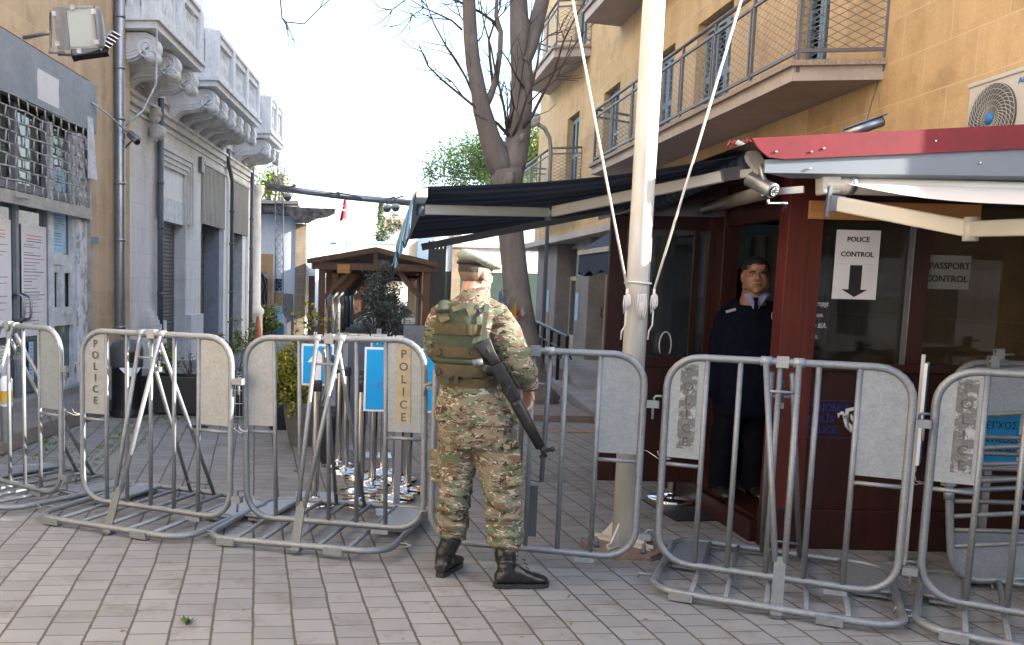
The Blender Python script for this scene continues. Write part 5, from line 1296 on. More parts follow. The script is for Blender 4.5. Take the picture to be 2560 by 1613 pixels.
# ================================================================ CROWD BARRIERS
BW, BZ0, BZ1 = 1.19, .10, 1.275
BARS = [.205, .375, .57, .755, .945]
def rr3(pts, plane, off=0.):   # 2D rounded rect -> 3D
    return [(p[0], off, p[1]) if plane == 'xz' else (p[0], p[1], off) for p in pts]
UP = roundrect(BW, BZ1-BZ0, .17, 6, 0, BZ0)
def barrier(label, origin, ang, base=True, front='brace', letters=None, gold=False, plate_l=True, tape='tape', basex=-.1, seed=0):
    t = thing('crowd_barrier', label, 'barrier', (*origin, 0), ang, 'galvanised crowd barriers across the lane')
    b = MB(); b.tube(rr3(UP, 'xz'), .0205, 10, closed=True); b.build('frame', M['galv'], t)
    for x in BARS:
        b = MB(); b.tube([(x,0,BZ0), (x,0,BZ1)], .0145, 8); b.build('bar', M['galv'], t)
    for x0_, x1_ in ((.0,BARS[0]),(BARS[-1],BW)):
        if x0_ == 0 and not plate_l: continue
        b = MB(); b.tube([(x0_,0,.665),(x1_,0,.665)], .012, 8); b.build('crosspiece', M['galv'], t)
        # plate clipped to the rounded corner
        q = []
        lo, hi = x0_+.012, x1_-.012
        if x0_ == 0: 
            q = [(lo+.008,.705),(hi,.705),(hi,BZ1-.02)] + [(p[0]*.98+.006, p[1]-.012) for p in UP if p[0] < .17 and p[1] > 1.0][0:]
            arc = [(.17-.15*math.sin(R(a)), BZ1-.17+.15*math.cos(R(a))) for a in range(0, 91, 15)]
            q = [(lo+.008,.705),(hi,.705),(hi,BZ1-.02)] + arc
        else:
            arc = [(BW-.17+.15*math.cos(R(a)), BZ1-.17+.15*math.sin(R(a))) for a in range(0, 91, 15)]
            q = [(lo,.705),(hi-.008,.705)] + arc + [(lo,BZ1-.02)]
        b = MB(); b.prism(q, 1, -.002, .003); b.build('steel_plate', M['galv_plate'], t)
    if letters is not None:
        lx, m_ = letters
        if tape:
            tp = MB(); tp.box((lx-.045,-.006,.76),(lx+.045,-.0045,1.235)); tp.build('tape_strip', M[tape], t)
        for k, ch in enumerate('POLICE'):
            text(ch, .072, M[m_], t, frameM((lx, -.0075, 1.165-.078*k), (1,0,0), (0,0,1)), 'letter', ext=.0004, bold=.0008)
    # top collars and lug
    b = MB()
    for x in (.50, .66): b.tube([(x-.028,0,BZ1),(x+.028,0,BZ1)], .027, 10)
    b.box((.55,-.022,BZ1-.03),(.61,.022,BZ1+.03)); b.build('collar', M['galv_plate'], t)
    # couplings
    for z in (1.00, .235):
        b = MB(); b.box((BW+.018,-.022,z-.02),(BW+.085,-.016,z+.02)); b.box((BW+.018,.016,z-.02),(BW+.085,.022,z+.02)); b.box((BW+.08,-.022,z-.02),(BW+.086,.022,z+.02))
        b.tube([(BW+.055,0,z+.02),(BW+.055,0,z-.085)], .008, 6)
        b.build('coupling', M['galv'], t)
    for z in (1.045, .27): b = MB(); b.tube([(-.02,0,z),(-.055,0,z),(-.065,0,z-.01),(-.065,0,z-.07)], .008, 6); b.build('hook', M['galv'], t)
    b = MB(); b.box((BW*.72,-.02,BZ0-.045),(BW*.72+.11,.02,BZ0-.018)); b.build('foot_clip', M['galv_plate'], t)
    if front == 'brace':
        sx = basex+.62
        b = MB(); 
        for x, xe in ((.50, sx-.022),(.66, sx+.022)): b.tube([(x,-.02,BZ1-.01),(xe,-.285,.26)], .0155, 8)
        b.tube([(.505,-.06,1.12),(.645,-.06,1.12)], .009, 6); b.build('brace', M['galv'], t)
        b = MB(); b.beam((sx,-.28,.29),(sx,-.40,.015),.012,.055,up=(1,0,0)); b.beam((sx,-.42,.012),(sx,-.34,.012),.055,.012); b.build('foot_strap', M['galv_dark'], t)
        b = MB()
        for x, xe in ((.53, sx-.11),(.63, sx+.10)): b.tube([(x,.02,BZ1-.06),(xe,.725,.05)], .014, 8)
        b.tube([(sx-.10,.66,.14),(sx+.09,.66,.14)], .008, 6); b.tube([(.535,.10,1.08),(.64,.10,1.08)], .01, 6)
        b.box((.56,.045,1.02),(.60,.085,1.05)); b.build('rear_brace', M['galv'], t)
        b = MB(); b.tube([(.58,.07,1.02),(.58,.07,1.16)], .010, 6); b.tube([(.58,.07,1.13),(.58,.07,1.17)], .018, 6)
        for k in range(7): b.tube([(.58+.016*math.cos(a), .07+.016*math.sin(a), 1.03+.012*k) for a in (0,1.57,3.14,4.71)], .003, 4, closed=True)
        b.build('spring_bolt', M['galv_dark'], t)
    if front == 'hang':
        b = MB()
        for x in (.515,.665): b.tube([(x,.03,BZ1-.01),(x-(.02 if x > .6 else 0),.04,.50)], .0145, 8)
        b.tube([(.515,.035,1.08),(.66,.035,1.08)], .009, 6); b.tube([(.515,.04,.52),(.645,.04,.50)], .01, 6); b.build('hanging_brace', M['galv'], t)
        b = MB(); b.beam((.60,.05,.47),(.60,.06,.16),.012,.055,up=(1,0,0)); b.build('hanging_strap', M['galv_dark'], t)
    if base:
        y0, y1 = -.38, .78
        rb = roundrect(BW, y1-y0, .17, 6, basex, y0)
        b = MB(); b.tube([(p[0], p[1], .045) for p in rb], .0205, 10, closed=True); b.build('base_frame', M['galv'], t)
        for x in BARS: b = MB(); b.tube([(x+basex,y0,.045),(x+basex,y1,.045)], .0145, 8); b.build('base_bar', M['galv'], t)
        for sd_ in (0, 1):
            xa, xb_ = (basex+.02, basex+BARS[0]-.01) if sd_ == 0 else (basex+BARS[-1]+.01, basex+BW-.02)
            if sd_ == 0: q = [(xa,.26),(xb_,.26),(xb_,y1-.02),(xa+.15,y1-.02),(xa+.045,y1-.065),(xa,y1-.17)]
            else: q = [(xa,.26),(xb_,.26),(xb_,y1-.17),(xb_-.045,y1-.065),(xb_-.15,y1-.02),(xa,y1-.02)]
            b = MB(); b.prism(q, 2, .044, .05); b.build('base_plate', M['galv_plate'], t)
            b = MB(); b.tube([(xa-.01,.215,.045),(xb_+.01,.215,.045)], .012, 8); b.box((xa+.03,.19,.02),(xb_-.02,.24,.032)); b.build('base_crosspiece', M['galv'], t)
        for x in (basex+.10, basex+.80): b = MB(); b.box((x,y0-.026,.01),(x+.12,y0-.022,.055)); b.box((x,y0-.024,.008),(x+.12,y0+.03,.012)); b.build('foot_clip', M['galv'], t)
        b = MB(); b.tube([(basex-.02,y0+.25,.045),(basex-.09,y0+.25,.05),(basex-.10,y0+.25,.02)], .008, 6); b.tube([(basex+BW,y0+.22,.04),(basex+BW+.05,y0+.22,.05),(basex+BW+.1,y0+.21,.04),(basex+BW+.05,y0+.20,.03)], .007, 6); b.build('base_hook', M['galv'], t)
    return t
n = NT('worn_tape', .7); c = n.ramp(n.noise(14,7,.75), [(.42,(.30,.31,.32)),(.5,(.09,.09,.09)),(.62,(.14,.14,.145))]); n.col(c); M['tape'] = n.m
n = NT('faded_gold_tape', .7); n.col(n.ramp(n.noise(12,6,.7), [(.4,(.30,.25,.15)),(.6,(.36,.31,.21))])); M['tape_gold'] = n.m
M['stencil'] = dirty('worn_stencil', (.03,.03,.032), (.13,.135,.14), .7, amount=.5, scale=22)
def at2(px, py): 
    p = G(px, py, .1); return (p.x, p.y)
b1r = at2(155,1238); d1 = Vector((math.cos(R(-36)), math.sin(R(-36)), 0))
barrier('leftmost crowd barrier, cut off by the photo edge, in front of the glass shop doors', (b1r[0]-BW*d1.x, b1r[1]-BW*d1.y), R(-36), seed=1)
barrier('crowd barrier second from left, with worn black POLICE stencilled on its left plate', (-1.85, 6.325), R(-23.5), letters=(.115,'stencil'), tape=None, seed=2)
barrier('crowd barrier left of the soldier, faded gold POLICE strip on its right plate', (-.655, 5.935), R(-17.5), letters=(1.06,'stencil'), tape='tape_gold', basex=-.13, seed=3).rotation_euler.y = R(-1.5)
barrier('crowd barrier behind the soldier and before the flagpole, with blank plates and no lying base', (.512, 5.48), R(-14.8), base=False, front='hang', plate_l=False, seed=4)
barrier('crowd barrier right of the flagpole, POLICE on a scratched strip on its left plate', (1.785, 5.155), R(-26), letters=(.115,'stencil'), tape='tape', basex=.02, seed=5)
barrier('crowd barrier at the right edge, POLICE on a torn dark strip on its left plate', (2.975, 4.64), R(-33), letters=(.13,'stencil'), tape='tape', basex=.0, seed=6)
fb = barrier('folded crowd barrier lying on its side behind the right hand barrier, against the kiosk', (0, 0), 0, base=False, front='hang', seed=7)
Mf = Matrix.Identity(4); Mf.col[0] = (0,0,1,0); Mf.col[1] = (0,1,0,0); Mf.col[2] = (-1,0,0,0)
fb.matrix_world = Matrix.Translation((4.72, 5.10, .12)) @ Matrix.Rotation(R(-5), 4, 'X') @ Matrix.Rotation(R(-4), 4, 'Y') @ Mf
fb2 = tree_copy(fb); fb2.matrix_world = Matrix.Translation((4.82, 5.27, .08)) @ Matrix.Rotation(R(-7), 4, 'X') @ Mf; fb2['label'] = 'rearmost folded crowd barrier on its side, nearest the kiosk panel'
# wire ties between barriers
def wire(pts, label):
    b = MB(); b.tube(pts, .0022, 4); tag(b.build('wire_tie', M['rope']), label, 'wire', 'wire ties between the barriers')
def loc_pt(o, ang, x, y, z): return Vector((o[0]+x*math.cos(ang)-y*math.sin(ang), o[1]+x*math.sin(ang)+y*math.cos(ang), z))
for (x0_, y0_, x1_, y1_, Y, lb) in ((163,1025,212,1035,6.45,'pale wire tie knotted between the two leftmost barriers'),(586,1072,618,1075,5.9,'short wire tie left of the third barrier'),(1615,1128,1672,1145,5.2,'thin double wire tie right of the flagpole'),(2262,1195,2305,1205,4.75,'thin crossed wire tie between the two rightmost barriers')):
    a, c_ = AY(x0_,y0_,Y), AY(x1_,y1_,Y-.03); m_ = (a+c_)/2+Vector((0,-.02,-.02))
    wire([a+Vector((0,.03,0)), a+Vector((0,-.03,.004)), m_, c_+Vector((0,-.03,0)), c_+Vector((0,.03,0)), c_+Vector((0,.0,-.012)), m_+Vector((.0,0,.02)), m_+Vector((-.01,-.01,.045))], lb)

# ================================================================ STANCHIONS
def stanchion(loc, label, r=.155, h=.92):
    t = thing('queue_post', label, 'queue post', loc, 0, 'polished queue posts')
    b = MB(); b.lathe([(r,0),(r,.022),(r*.97,.028),(r*.55,.045),(.035,.06),(.034,.07)], n=32); b.build('base', M['chrome'], t)
    b = MB(); b.lathe([(.031,.06),(.031,h-.06)], n=18); b.build('post', M['chrome'], t)
    b = MB(); b.lathe([(.034,h-.07),(.036,h-.06),(.036,h),(.03,h+.01),(0,h+.012)], n=18); b.box((-.02,-.045,h-.06),(.02,-.03,h-.01)); b.build('head', M['black'], t)
    return t
st_px = [(787,1262,'polished queue post leftmost, directly below the white arrow sign'),(898,1263,'polished queue post nearest the camera, between the arrow sign and the POLICE strip'),(988,1250,'polished queue post under the large blue sign, behind the POLICE plate'),(897,1234,'polished queue post just behind the nearest one'),
(1018,1229,'polished queue post right of the sign stand, second row'),(930,1214,'polished queue post in the middle of the cluster'),(998,1203,'polished queue post behind the sign stand base'),(903,1197,'polished queue post left of the middle one'),(862,1182,'polished queue post beside the black pot'),(957,1185,'polished queue post furthest back under the blue sign'),(845,1166,'polished queue post touching the black pot')]
for x, y, lb in st_px:
    p = G(x, y); stanchion((p.x, p.y, 0), lb)
p = G(1677,1256,.0); stanchion((p.x,p.y,.012), 'polished queue post on the dark mat by the kiosk door', .18)
a_, b_, c_, d_ = G(1605,1252), G(1690,1305), G(1815,1303), G(1735,1250)
b = MB(); q = [a_, b_, c_, d_]; b.add([v+Vector((0,0,.004)) for v in q]+[v+Vector((0,0,.012)) for v in q], [(0,1,2,3),(7,6,5,4),(0,1,5,4),(1,2,6,5),(2,3,7,6),(3,0,4,7)])
tag(b.build('door_mat', M['black']), 'dark rubber mat in front of the kiosk step', 'mat')
# sign stands
n = NT('blue_sign_film', .45); wv = n.n('ShaderNodeTexWave'); wv.bands_direction = 'X'; wv.inputs['Scale'].default_value = 26; n.l(n.tc.outputs['Object'], wv.inputs['Vector'])
n.col(n.ramp(wv.outputs['Fac'], [(.0,(.0,.27,.62)),(1,(.01,.36,.72))])); M['signblue'] = n.m
M['signwhite'] = simple('white_sign_edge', (.75,.77,.8), .5, var=.03); M['violet'] = simple('violet_letters', (.25,.17,.55), .6); M['alu'] = simple('brushed_aluminium', (.40,.40,.43), .35, .7, var=.08)
def sign_stand(label, base, w, h, zc, content=None, plate=.30, tilt=0, name='sign_stand'):
    t = thing(name, label, 'sign', (base.x, base.y, 0), tilt)
    b = MB(); b.box((-plate/2,-plate/2,0),(plate/2,plate/2,.008)); b.build('base_plate', M['alu'], t)
    b = MB(); b.box((-.022,.0,.008),(.022,.02,zc+h/2+.05)); b.build('post', M['alu'], t)
    b = MB(); b.box((-w/2,-.02,zc-h/2),(w/2,-.002,zc+h/2)); bo = b.build('board', M['signwhite'], t)
    b = MB(); b.box((-w/2+.015,-.023,zc-h/2+.015),(w/2-.015,-.0205,zc+h/2-.015)); b.build('blue_face', M['signblue'], t)
    if content: content(t, w, h, zc)
    return t
def arrow(t, w, h, zc):
    s_ = h; b = MB(); b.add([(x*s_, -.026, zc+z*s_) for x, z in ((-.09,-.38),(.09,-.38),(.09,.06),(.24,.06),(0,.38),(-.24,.06),(-.09,.06))], [tuple(range(7))]); b.build('arrow', M['signwhite'], t)
def words(ls, size, mat='violet', z0=.0, dz=.1, x=0):
    def f(t, w, h, zc):
        for k, s_ in enumerate(ls): text(s_, size, M[mat], t, frameM((x, -.0255, zc+z0-dz*k), (1,0,0), (0,0,1)), 'lettering', ext=.0006)
    return f
pa = G(800,1243); Ys = pa.y
q0, q1 = AY(746,962,Ys), AY(829,861,Ys); pa.x = (q0.x+q1.x)/2+.02
sign_stand('blue sign on a stand with a white arrow pointing up', pa, q1.x-q0.x, q1.z-q0.z, (q0.z+q1.z)/2, arrow)
pb = G(1010,1280); Ys = pb.y; q0, q1 = AY(908,1027,Ys), AY(1094,872,Ys); pb.x = (q0.x+q1.x)/2
sign_stand('wide blue sign on a stand with three lines of violet lettering beside the soldier', pb, q1.x-q0.x, q1.z-q0.z, (q0.z+q1.z)/2, words(['ΑΣΤΥΝΟΜΙΑ','POLİS','POLICE'], .058, z0=-.055, dz=.068))
pc_ = G(955,1140); Ys = pc_.y; q0, q1 = AY(927,872,Ys), AY(967,836,Ys); pc_.x = (q0.x+q1.x)/2
sign_stand('small blue and white sign on a stand far behind the queue posts', pc_, q1.x-q0.x, q1.z-q0.z, (q0.z+q1.z)/2, words(['P'], .1, 'signwhite', z0=-.03))
t = thing('bare_sign_post', 'plain grey sign post without a board behind the arrow sign', 'post', G(858,1120)); b = MB(); b.box((-.025,-.01,0),(.025,.01,AY(858,832,t.location.y).z)); b.build('post', M['alu'], t); b = MB(); b.box((-.15,-.15,0),(.15,.15,.008)); b.build('base_plate', M['alu'], t)
Yr = 5.62; q0, q1 = AY(2405,1165,Yr), AY(2556,1000,Yr)
sign_stand('bright blue sign leaning behind the folded barriers at the right edge', Vector(((q0.x+q1.x)/2,Yr,0)), q1.x-q0.x, q1.z-q0.z, (q0.z+q1.z)/2, words(['ΕΛΕΓΧΟΣ','KONTROLÜ','CONTROL'], .062, 'ink', z0=.03, dz=.085), tilt=R(1))
q0, q1 = AY(2300,1160,5.55), AY(2318,908,5.55)
sign_stand('blue and white sign board seen edge on between the two right hand barriers', Vector(((q0.x+q1.x)/2,5.58,0)), .20, q1.z-q0.z, (q0.z+q1.z)/2, None, .2, tilt=R(55))
# panels further back
def board(label, x0_, y0_, x1_, y1_, Y, mat):
    p0, p1 = AY(x0_,y1_,Y), AY(x1_,y0_,Y); t = thing('screen_board', label, 'board', (p0.x,Y,0)); MB().box((0,0,.05),(p1.x-p0.x,.04,p1.z)).build('panel', M[mat], t)
    b = MB(); b.box((.02,-.2,0),(.07,.25,.05)); b.box((p1.x-p0.x-.07,-.2,0),(p1.x-p0.x-.02,.25,.05)); b.build('foot', M['rail'], t)
board('plain grey screen board behind the soldier', 1008, 816, 1085, 870, 12.5, 'grey_metal')
M['slate'] = simple('slate_blue_panel', (.10,.12,.17), .6); board('slate blue screen board behind the arrow sign', 838, 848, 925, 1000, 10.5, 'slate')

# ================================================================ LEFT SIDE STREET FURNITURE
p = G(317,1040); t = thing('litter_bin', 'dark grey round litter bin with ribbed body and oval opening by the drainpipe', 'litter bin', (p.x,p.y,0)); 
b = MB(); b.lathe([(.20,0),(.20,.06),(.17,.10),(.17,.58),(.185,.60)], n=28)
for k in range(40): a = k*math.pi/20; b.beam((.172*math.cos(a),.172*math.sin(a),.10),(.172*math.cos(a),.172*math.sin(a),.58),.012,.012,up=(math.cos(a),math.sin(a),0))
b.build('body', M['blackmetal'], t); M['bingrey'] = simple('bin_grey_enamel', (.06,.065,.075), .45)
b = MB(); b.lathe([(.19,.60),(.195,.62),(.195,.82),(.17,.88),(.10,.92),(0,.93)], n=28); b.build('lid', M['bingrey'], t)
b = MB(); b.grid(lambda u, v: (.197*math.cos(R(-78+44*u)), .197*math.sin(R(-78+44*u)), .72+.065*(2*v-1)*math.sqrt(max(.02,1-(2*u-1)**2))), 10, 6); b.build('opening', M['dark'], t)
b = MB(); b.grid(lambda u, v: (.2*math.cos(R(-100+80*u)), .2*math.sin(R(-100+80*u))-.03*v, .60-.10*v*math.sin(u*3.1)), 10, 4); b.build('bag_edge', M['paper'], t)
pl0, pl1 = G(352,1036), G(628,1046)
t = thing('planter', 'long black planter trough in front of the shutters', 'planter', (pl0.x, pl0.y, 0), math.atan2(pl1.y-pl0.y, pl1.x-pl0.x)); Lp = (pl1-pl0).length; hp = .47
b = MB(); b.box((0,0,.02),(Lp,.05,hp)); b.box((0,.45,.02),(Lp,.5,hp)); b.box((0,.05,.02),(.05,.45,hp)); b.box((Lp-.05,.05,.02),(Lp,.45,hp)); b.box((.05,.05,.02),(Lp-.05,.45,.06)); b.build('trough', M['black'], t, bevel=.006)
b = MB(); b.box((.05,.05,.06),(Lp-.05,.45,hp-.04)); b.build('soil', simple('soil', (.07,.05,.035), .95), t)
def shrub(label, c, rad, n_, size, mat, c1, c2, seed, base=None, asp=2.0, clumps=20, stems=10, name='shrub'):
    base = base or Vector((c.x, c.y, 0)); t = thing(name, label, 'shrub', base)
    _, cl = foliage('leaves', c1, c2, t, c, rad, n_, size, seed, clumps, mat, asp, .1); wood_to(t, base, cl, .008, 'twig', 'stems', stems, seed); return t
yp = pl0.y+.25
shrub('bushy green shrub in the black planter left of the second barrier plate', AY(418,895,yp), (.14,.12,.22), 900, .045, 'shrub_green', (.07,.11,.025), (.20,.23,.06), 31, Vector((AY(420,900,yp).x, yp, hp-.04)))
shrub('tall straggly shrub with sparse leaves at the right end of the planter', AY(588,850,yp), (.30,.15,.36), 700, .045, 'shrub_green', (.07,.11,.025), (.2,.23,.06), 32, Vector((AY(592,900,yp).x, yp, hp-.04)), stems=16)
shrub('dry twiggy plant in the middle of the planter', AY(475,900,yp), (.18,.1,.22), 60, .04, 'shrub_green', (.07,.11,.025), (.2,.23,.06), 33, Vector((AY(475,930,yp).x, yp, hp-.04)), stems=14)
t = thing('wire_crate', 'small white wire crate standing at the end of the planter', 'crate', (AY(604,940,yp-.4).x, yp-.4, 0)); b = MB()
for k in range(6):
    b.tube([(-.12+.05*k,0,.02),(-.12+.05*k,0,.5)], .004, 4); b.tube([(-.12+.05*k,.25,.02),(-.12+.05*k,.25,.5)], .004, 4)
for z in (.02,.18,.34,.5): b.tube([(-.12,0,z),(.13,0,z),(.13,.25,z),(-.12,.25,z)], .006, 4, closed=True)
b.build('wires', M['wframe'], t)
def pot(label, px_, py_, r, h, mat, name='plant_pot'):
    p = G(px_, py_); p.y += r; t = thing(name, label, 'pot', (p.x,p.y,0)); b = MB(); b.lathe([(r*.62,0),(r*.8,h*.3),(r*.97,h*.8),(r,h),(r*.9,h),(r*.88,h-.04),(0,h-.05)], n=28); b.build('body', M[mat], t); return t
M['potgrey'] = dirty('grey_plastic_pot', (.16,.16,.15), (.09,.09,.085), .6, amount=.5)
pt1 = pot('tall black plant pot beside the queue posts', 825, 1162, .155, .50, 'black'); pt2 = pot('grey round plant pot under the yellow green shrub', 752, 1120, .20, .45, 'potgrey'); pt3 = pot('black plant pot behind the grey one, below the shrub', 698, 1078, .20, .42, 'black')
shrub('dense yellow green shrub growing from the pots left of the arrow sign', AY(722,940,9.2), (.27,.24,.38), 5200, .042, 'shrub_yellow', (.10,.13,.02), (.38,.34,.05), 41, Vector((pt2.location.x, pt2.location.y, .40)), clumps=46, stems=22)
shrub('sparse twigs with a few yellow leaves behind the shrub, by the barrier top rail', AY(790,800,10.5), (.4,.2,.22), 120, .06, 'shrub_yellow', (.1,.13,.02), (.38,.34,.05), 43, Vector((AY(790,900,10.5).x,10.5,.0)), stems=16)
t = thing('olive_bush', 'grey green olive bush in front of the wooden shelter', 'bush', (AY(955,840,20).x, 20, 0))
_, cl = foliage('leaves', (.06,.075,.06), (.20,.22,.19), t, AY(955,765,20), (.55,.45,.55), 7000, .085, 51, 60, 'olive_leaves', 3.2, .1)
foliage('upper_leaves', (.06,.075,.06), (.20,.22,.19), t, AY(955,700,20), (.32,.3,.45), 1500, .085, 52, 16, 'olive_leaves', 3.2, .1)
wood_to(t, (t.location.x,20,0), cl, .03, 'twig', 'trunk', 22, 5)
pot('terracotta coloured pot holding the olive bush', 955, 868, .30, .4, 'potgrey')
shrub('bright green leafy plant by the arched door of the whitewashed house', AY(668,800,27), (.4,.4,.8), 900, .12, 'shrub_green', (.07,.11,.025), (.2,.23,.06), 61)
p = G(18,1105,.17); t = thing('bollard', 'grey bollard with white top and yellow band on the left kerb', 'bollard', (p.x,p.y,.17)); zt_b = AY(18,940,p.y).z-.17
b = MB(); b.lathe([(.052,0),(.052,zt_b*.55)], n=16); b.build('post', M['galv'], t); M['bollard_yellow'] = simple('bollard_yellow', (.55,.32,.03), .5)
b = MB(); b.lathe([(.053,zt_b*.55),(.053,zt_b*.62),(.0535,zt_b*.62)], n=16); b.lathe([(.053,zt_b*.78),(.053,zt_b*.95),(.03,zt_b),(0,zt_b)], n=16); b.build('white_top', M['signwhite'], t); b = MB(); b.lathe([(.0545,zt_b*.62),(.0545,zt_b*.78)], n=16); b.build('yellow_band', M['bollard_yellow'], t)
t = thing('traffic_cone', 'small faded orange cone by the column of the pale building', 'cone', G(644,860)); b = MB(); b.lathe([(.2,0),(.2,.03),(.14,.04),(.04,.75),(0,.76)], n=14); b.build('body', simple('faded_orange', (.42,.12,.06), .7), t)
p = G(495,1068); b = MB(); 
for k in range(12): b.box((p.x-.12+.02*k,p.y-.07,.003),(p.x-.108+.02*k,p.y+.07,.010))
tag(b.build('drain_grate', M['blackmetal']), 'small iron drain grate in the paving near the planter', 'drain')

# weeds in joints
n = NT('weed_green', .8); gi = n.n('ShaderNodeNewGeometry'); n.col(n.ramp(gi.outputs['Random Per Island'], [(0,(.05,.09,.02)),(1,(.16,.22,.06))])); M['weed'] = n.m
b = MB(); rnd = random.Random(77); up = Vector((math.sin(R(-6)), math.cos(R(-6)), 0)); rt = Vector((up.y,-up.x,0))
def tuft(p, n_, s_, h):
    for k in range(n_):
        q = p+Vector((rnd.gauss(0,s_*.5), rnd.gauss(0,s_), .001)); a = rnd.random()*6.28; d = Vector((math.cos(a), math.sin(a), rnd.uniform(.3,1.4))).normalized()*h*rnd.uniform(.5,1.2); w2 = Vector((-math.sin(a), math.cos(a), 0))*h*.16
        b.add([q-w2*.3, q+d*.5+w2, q+d, q+d*.5-w2], [(0,1,2,3)])
for k in range(240):
    row = rnd.choice([0,0,1,1,2,3,4]); p0 = G(240+row*32, 1135-row*12); 
    p = p0+up*rnd.uniform(-.9,2.4)+rt*rnd.gauss(0,.018); tuft(p, rnd.randint(3,14), .03, .022)
for x, y in ((200,1110),(120,1125),(300,1090),(420,1060),(740,1180),(360,1100),(90,1140),(60,1130)):
    tuft(G(x,y), 16, .02, .035)
for k in range(26): tuft(G(rnd.uniform(20,250), rnd.uniform(1085,1160)), 12, .05, .035)
tuft(G(467,1558), 24, .012, .045)
for k in range(40): x = rnd.uniform(350,720); tuft(G(x, 1044+rnd.uniform(0,14)), 10, .04, .04)
tag(b.build('weeds', M['weed']), 'weeds growing in the paving joints', 'weeds', kind='stuff')
b = MB()
for k in range(70):
    p = G(rnd.uniform(100,2500), rnd.uniform(1250,1610)); a = rnd.random()*6.28; s_ = rnd.uniform(.006,.02); d = Vector((math.cos(a),math.sin(a),0))*s_; q = Vector((-d.y,d.x,0))*.4
    b.add([p-d+Vector((0,0,.003)), p+q+Vector((0,0,.005)), p+d+Vector((0,0,.004)), p-q+Vector((0,0,.003))], [(0,1,2,3)])
tag(b.build('litter_scraps', simple('dry_leaf', (.16,.10,.05), .9)), 'scattered dry leaf scraps on the paving', 'leaf litter', kind='stuff')

# ================================================================ UNSEEN BUILDINGS ADDED AROUND THE CAMERA (for street shade and window reflections)
GD = Vector((.636,-.771,0)); ED = Vector((.771,.636,0))
def block(label, c, w, h, mat, dep=7, d=None, name='unseen_building'):
    d = d or ED; t = thing(name, label, 'building', (c.x,c.y,0), math.atan2(d.y, d.x))
    MB().box((-w/2,-dep,0),(w/2,0,h)).build('wall', M[mat], t)
    for i in range(int(w/2.6)):
        for j in range(int(h/3)):
            b = MB(); x = -w/2+1.0+2.6*i; b.box((x,.002,.9+3*j),(x+1.1,.03,2.5+3*j)); b.build('window', M['shopglass'], t)
    MB().box((-w/2-.1,-dep-.1,h),(w/2+.1,.15,h+.12)).build('cornice', M['slab'], t)
    return t
c0 = Vector((7.7,-9.2,0))
block('low unseen cream building added east of the viewpoint to cast the street shade', Vector((10,-4.2,0)), 18.4, 4.88, 'cream', 7, Vector((0,1,0)))
block('unseen pale building added behind the viewpoint for window reflections', Vector((2,-14,0)), 20, 9.4, 'cream', 7, Vector((1,0,0)))
block('unseen cream building added on the left behind the viewpoint for window reflections', Vector((-4.6,-3,0)), 14, 10, 'cream', 6, Vector((0,-1,0)))
# ================================================================ PEOPLE
def fused(mb, name, mat, parent=None, vox=.007, smooth=3, wr=None, loc=None):
    tmp = mb.build('tmp', None)
    m_ = tmp.modifiers.new('r', 'REMESH'); m_.mode = 'VOXEL'; m_.voxel_size = vox; m_.use_smooth_shade = True
    if smooth: s_ = tmp.modifiers.new('s', 'SMOOTH'); s_.factor = .5; s_.iterations = smooth
    dg = bpy.context.evaluated_depsgraph_get()
    me = bpy.data.meshes.new_from_object(tmp.evaluated_get(dg)); old = tmp.data
    bpy.data.objects.remove(tmp); bpy.data.meshes.remove(old)
    me.name = name; me.materials.clear(); me.materials.append(mat)
    if wr:
        nrm = [v.normal.copy() for v in me.vertices]
        for v, n_ in zip(me.vertices, nrm): v.co += n_*wr(v.co, n_)
    me.polygons.foreach_set('use_smooth', [True]*len(me.polygons)); me.update()
    o = bpy.data.objects.new(name, me); sc.collection.objects.link(o)
    if parent: o.parent = parent
    if loc is not None: o.location = loc
    return o
def folds(amp=.006, sc_=(9, 9, 16), seed=0, zz=None):
    def f(co, n_):
        p = Vector((co.x*sc_[0]+seed, co.y*sc_[1], co.z*sc_[2]))
        v = noise.noise(p)*1.0 + .5*noise.noise(p*2.1)
        r_ = 1-abs(noise.noise(p*.8+Vector((3,3,3))))*2.2
        k = 1.0 if zz is None else zz(co)
        return amp*(v+.6*r_)*k
    return f
def ring(c, a, b_, yaw, n=20, tilt=0., sq=2.3):
    l_ = Vector((math.cos(yaw), -math.sin(yaw), 0)); f_ = Vector((math.sin(yaw), math.cos(yaw), 0)); out = []
    for k in range(n):
        t = 2*math.pi*k/n; cx, sx = math.cos(t), math.sin(t)
        x = a*math.copysign(abs(cx)**(2/sq), cx); y = b_*math.copysign(abs(sx)**(2/sq), sx)
        out.append(Vector(c)+l_*x+f_*y+Vector((0,0,tilt*x)))
    return out
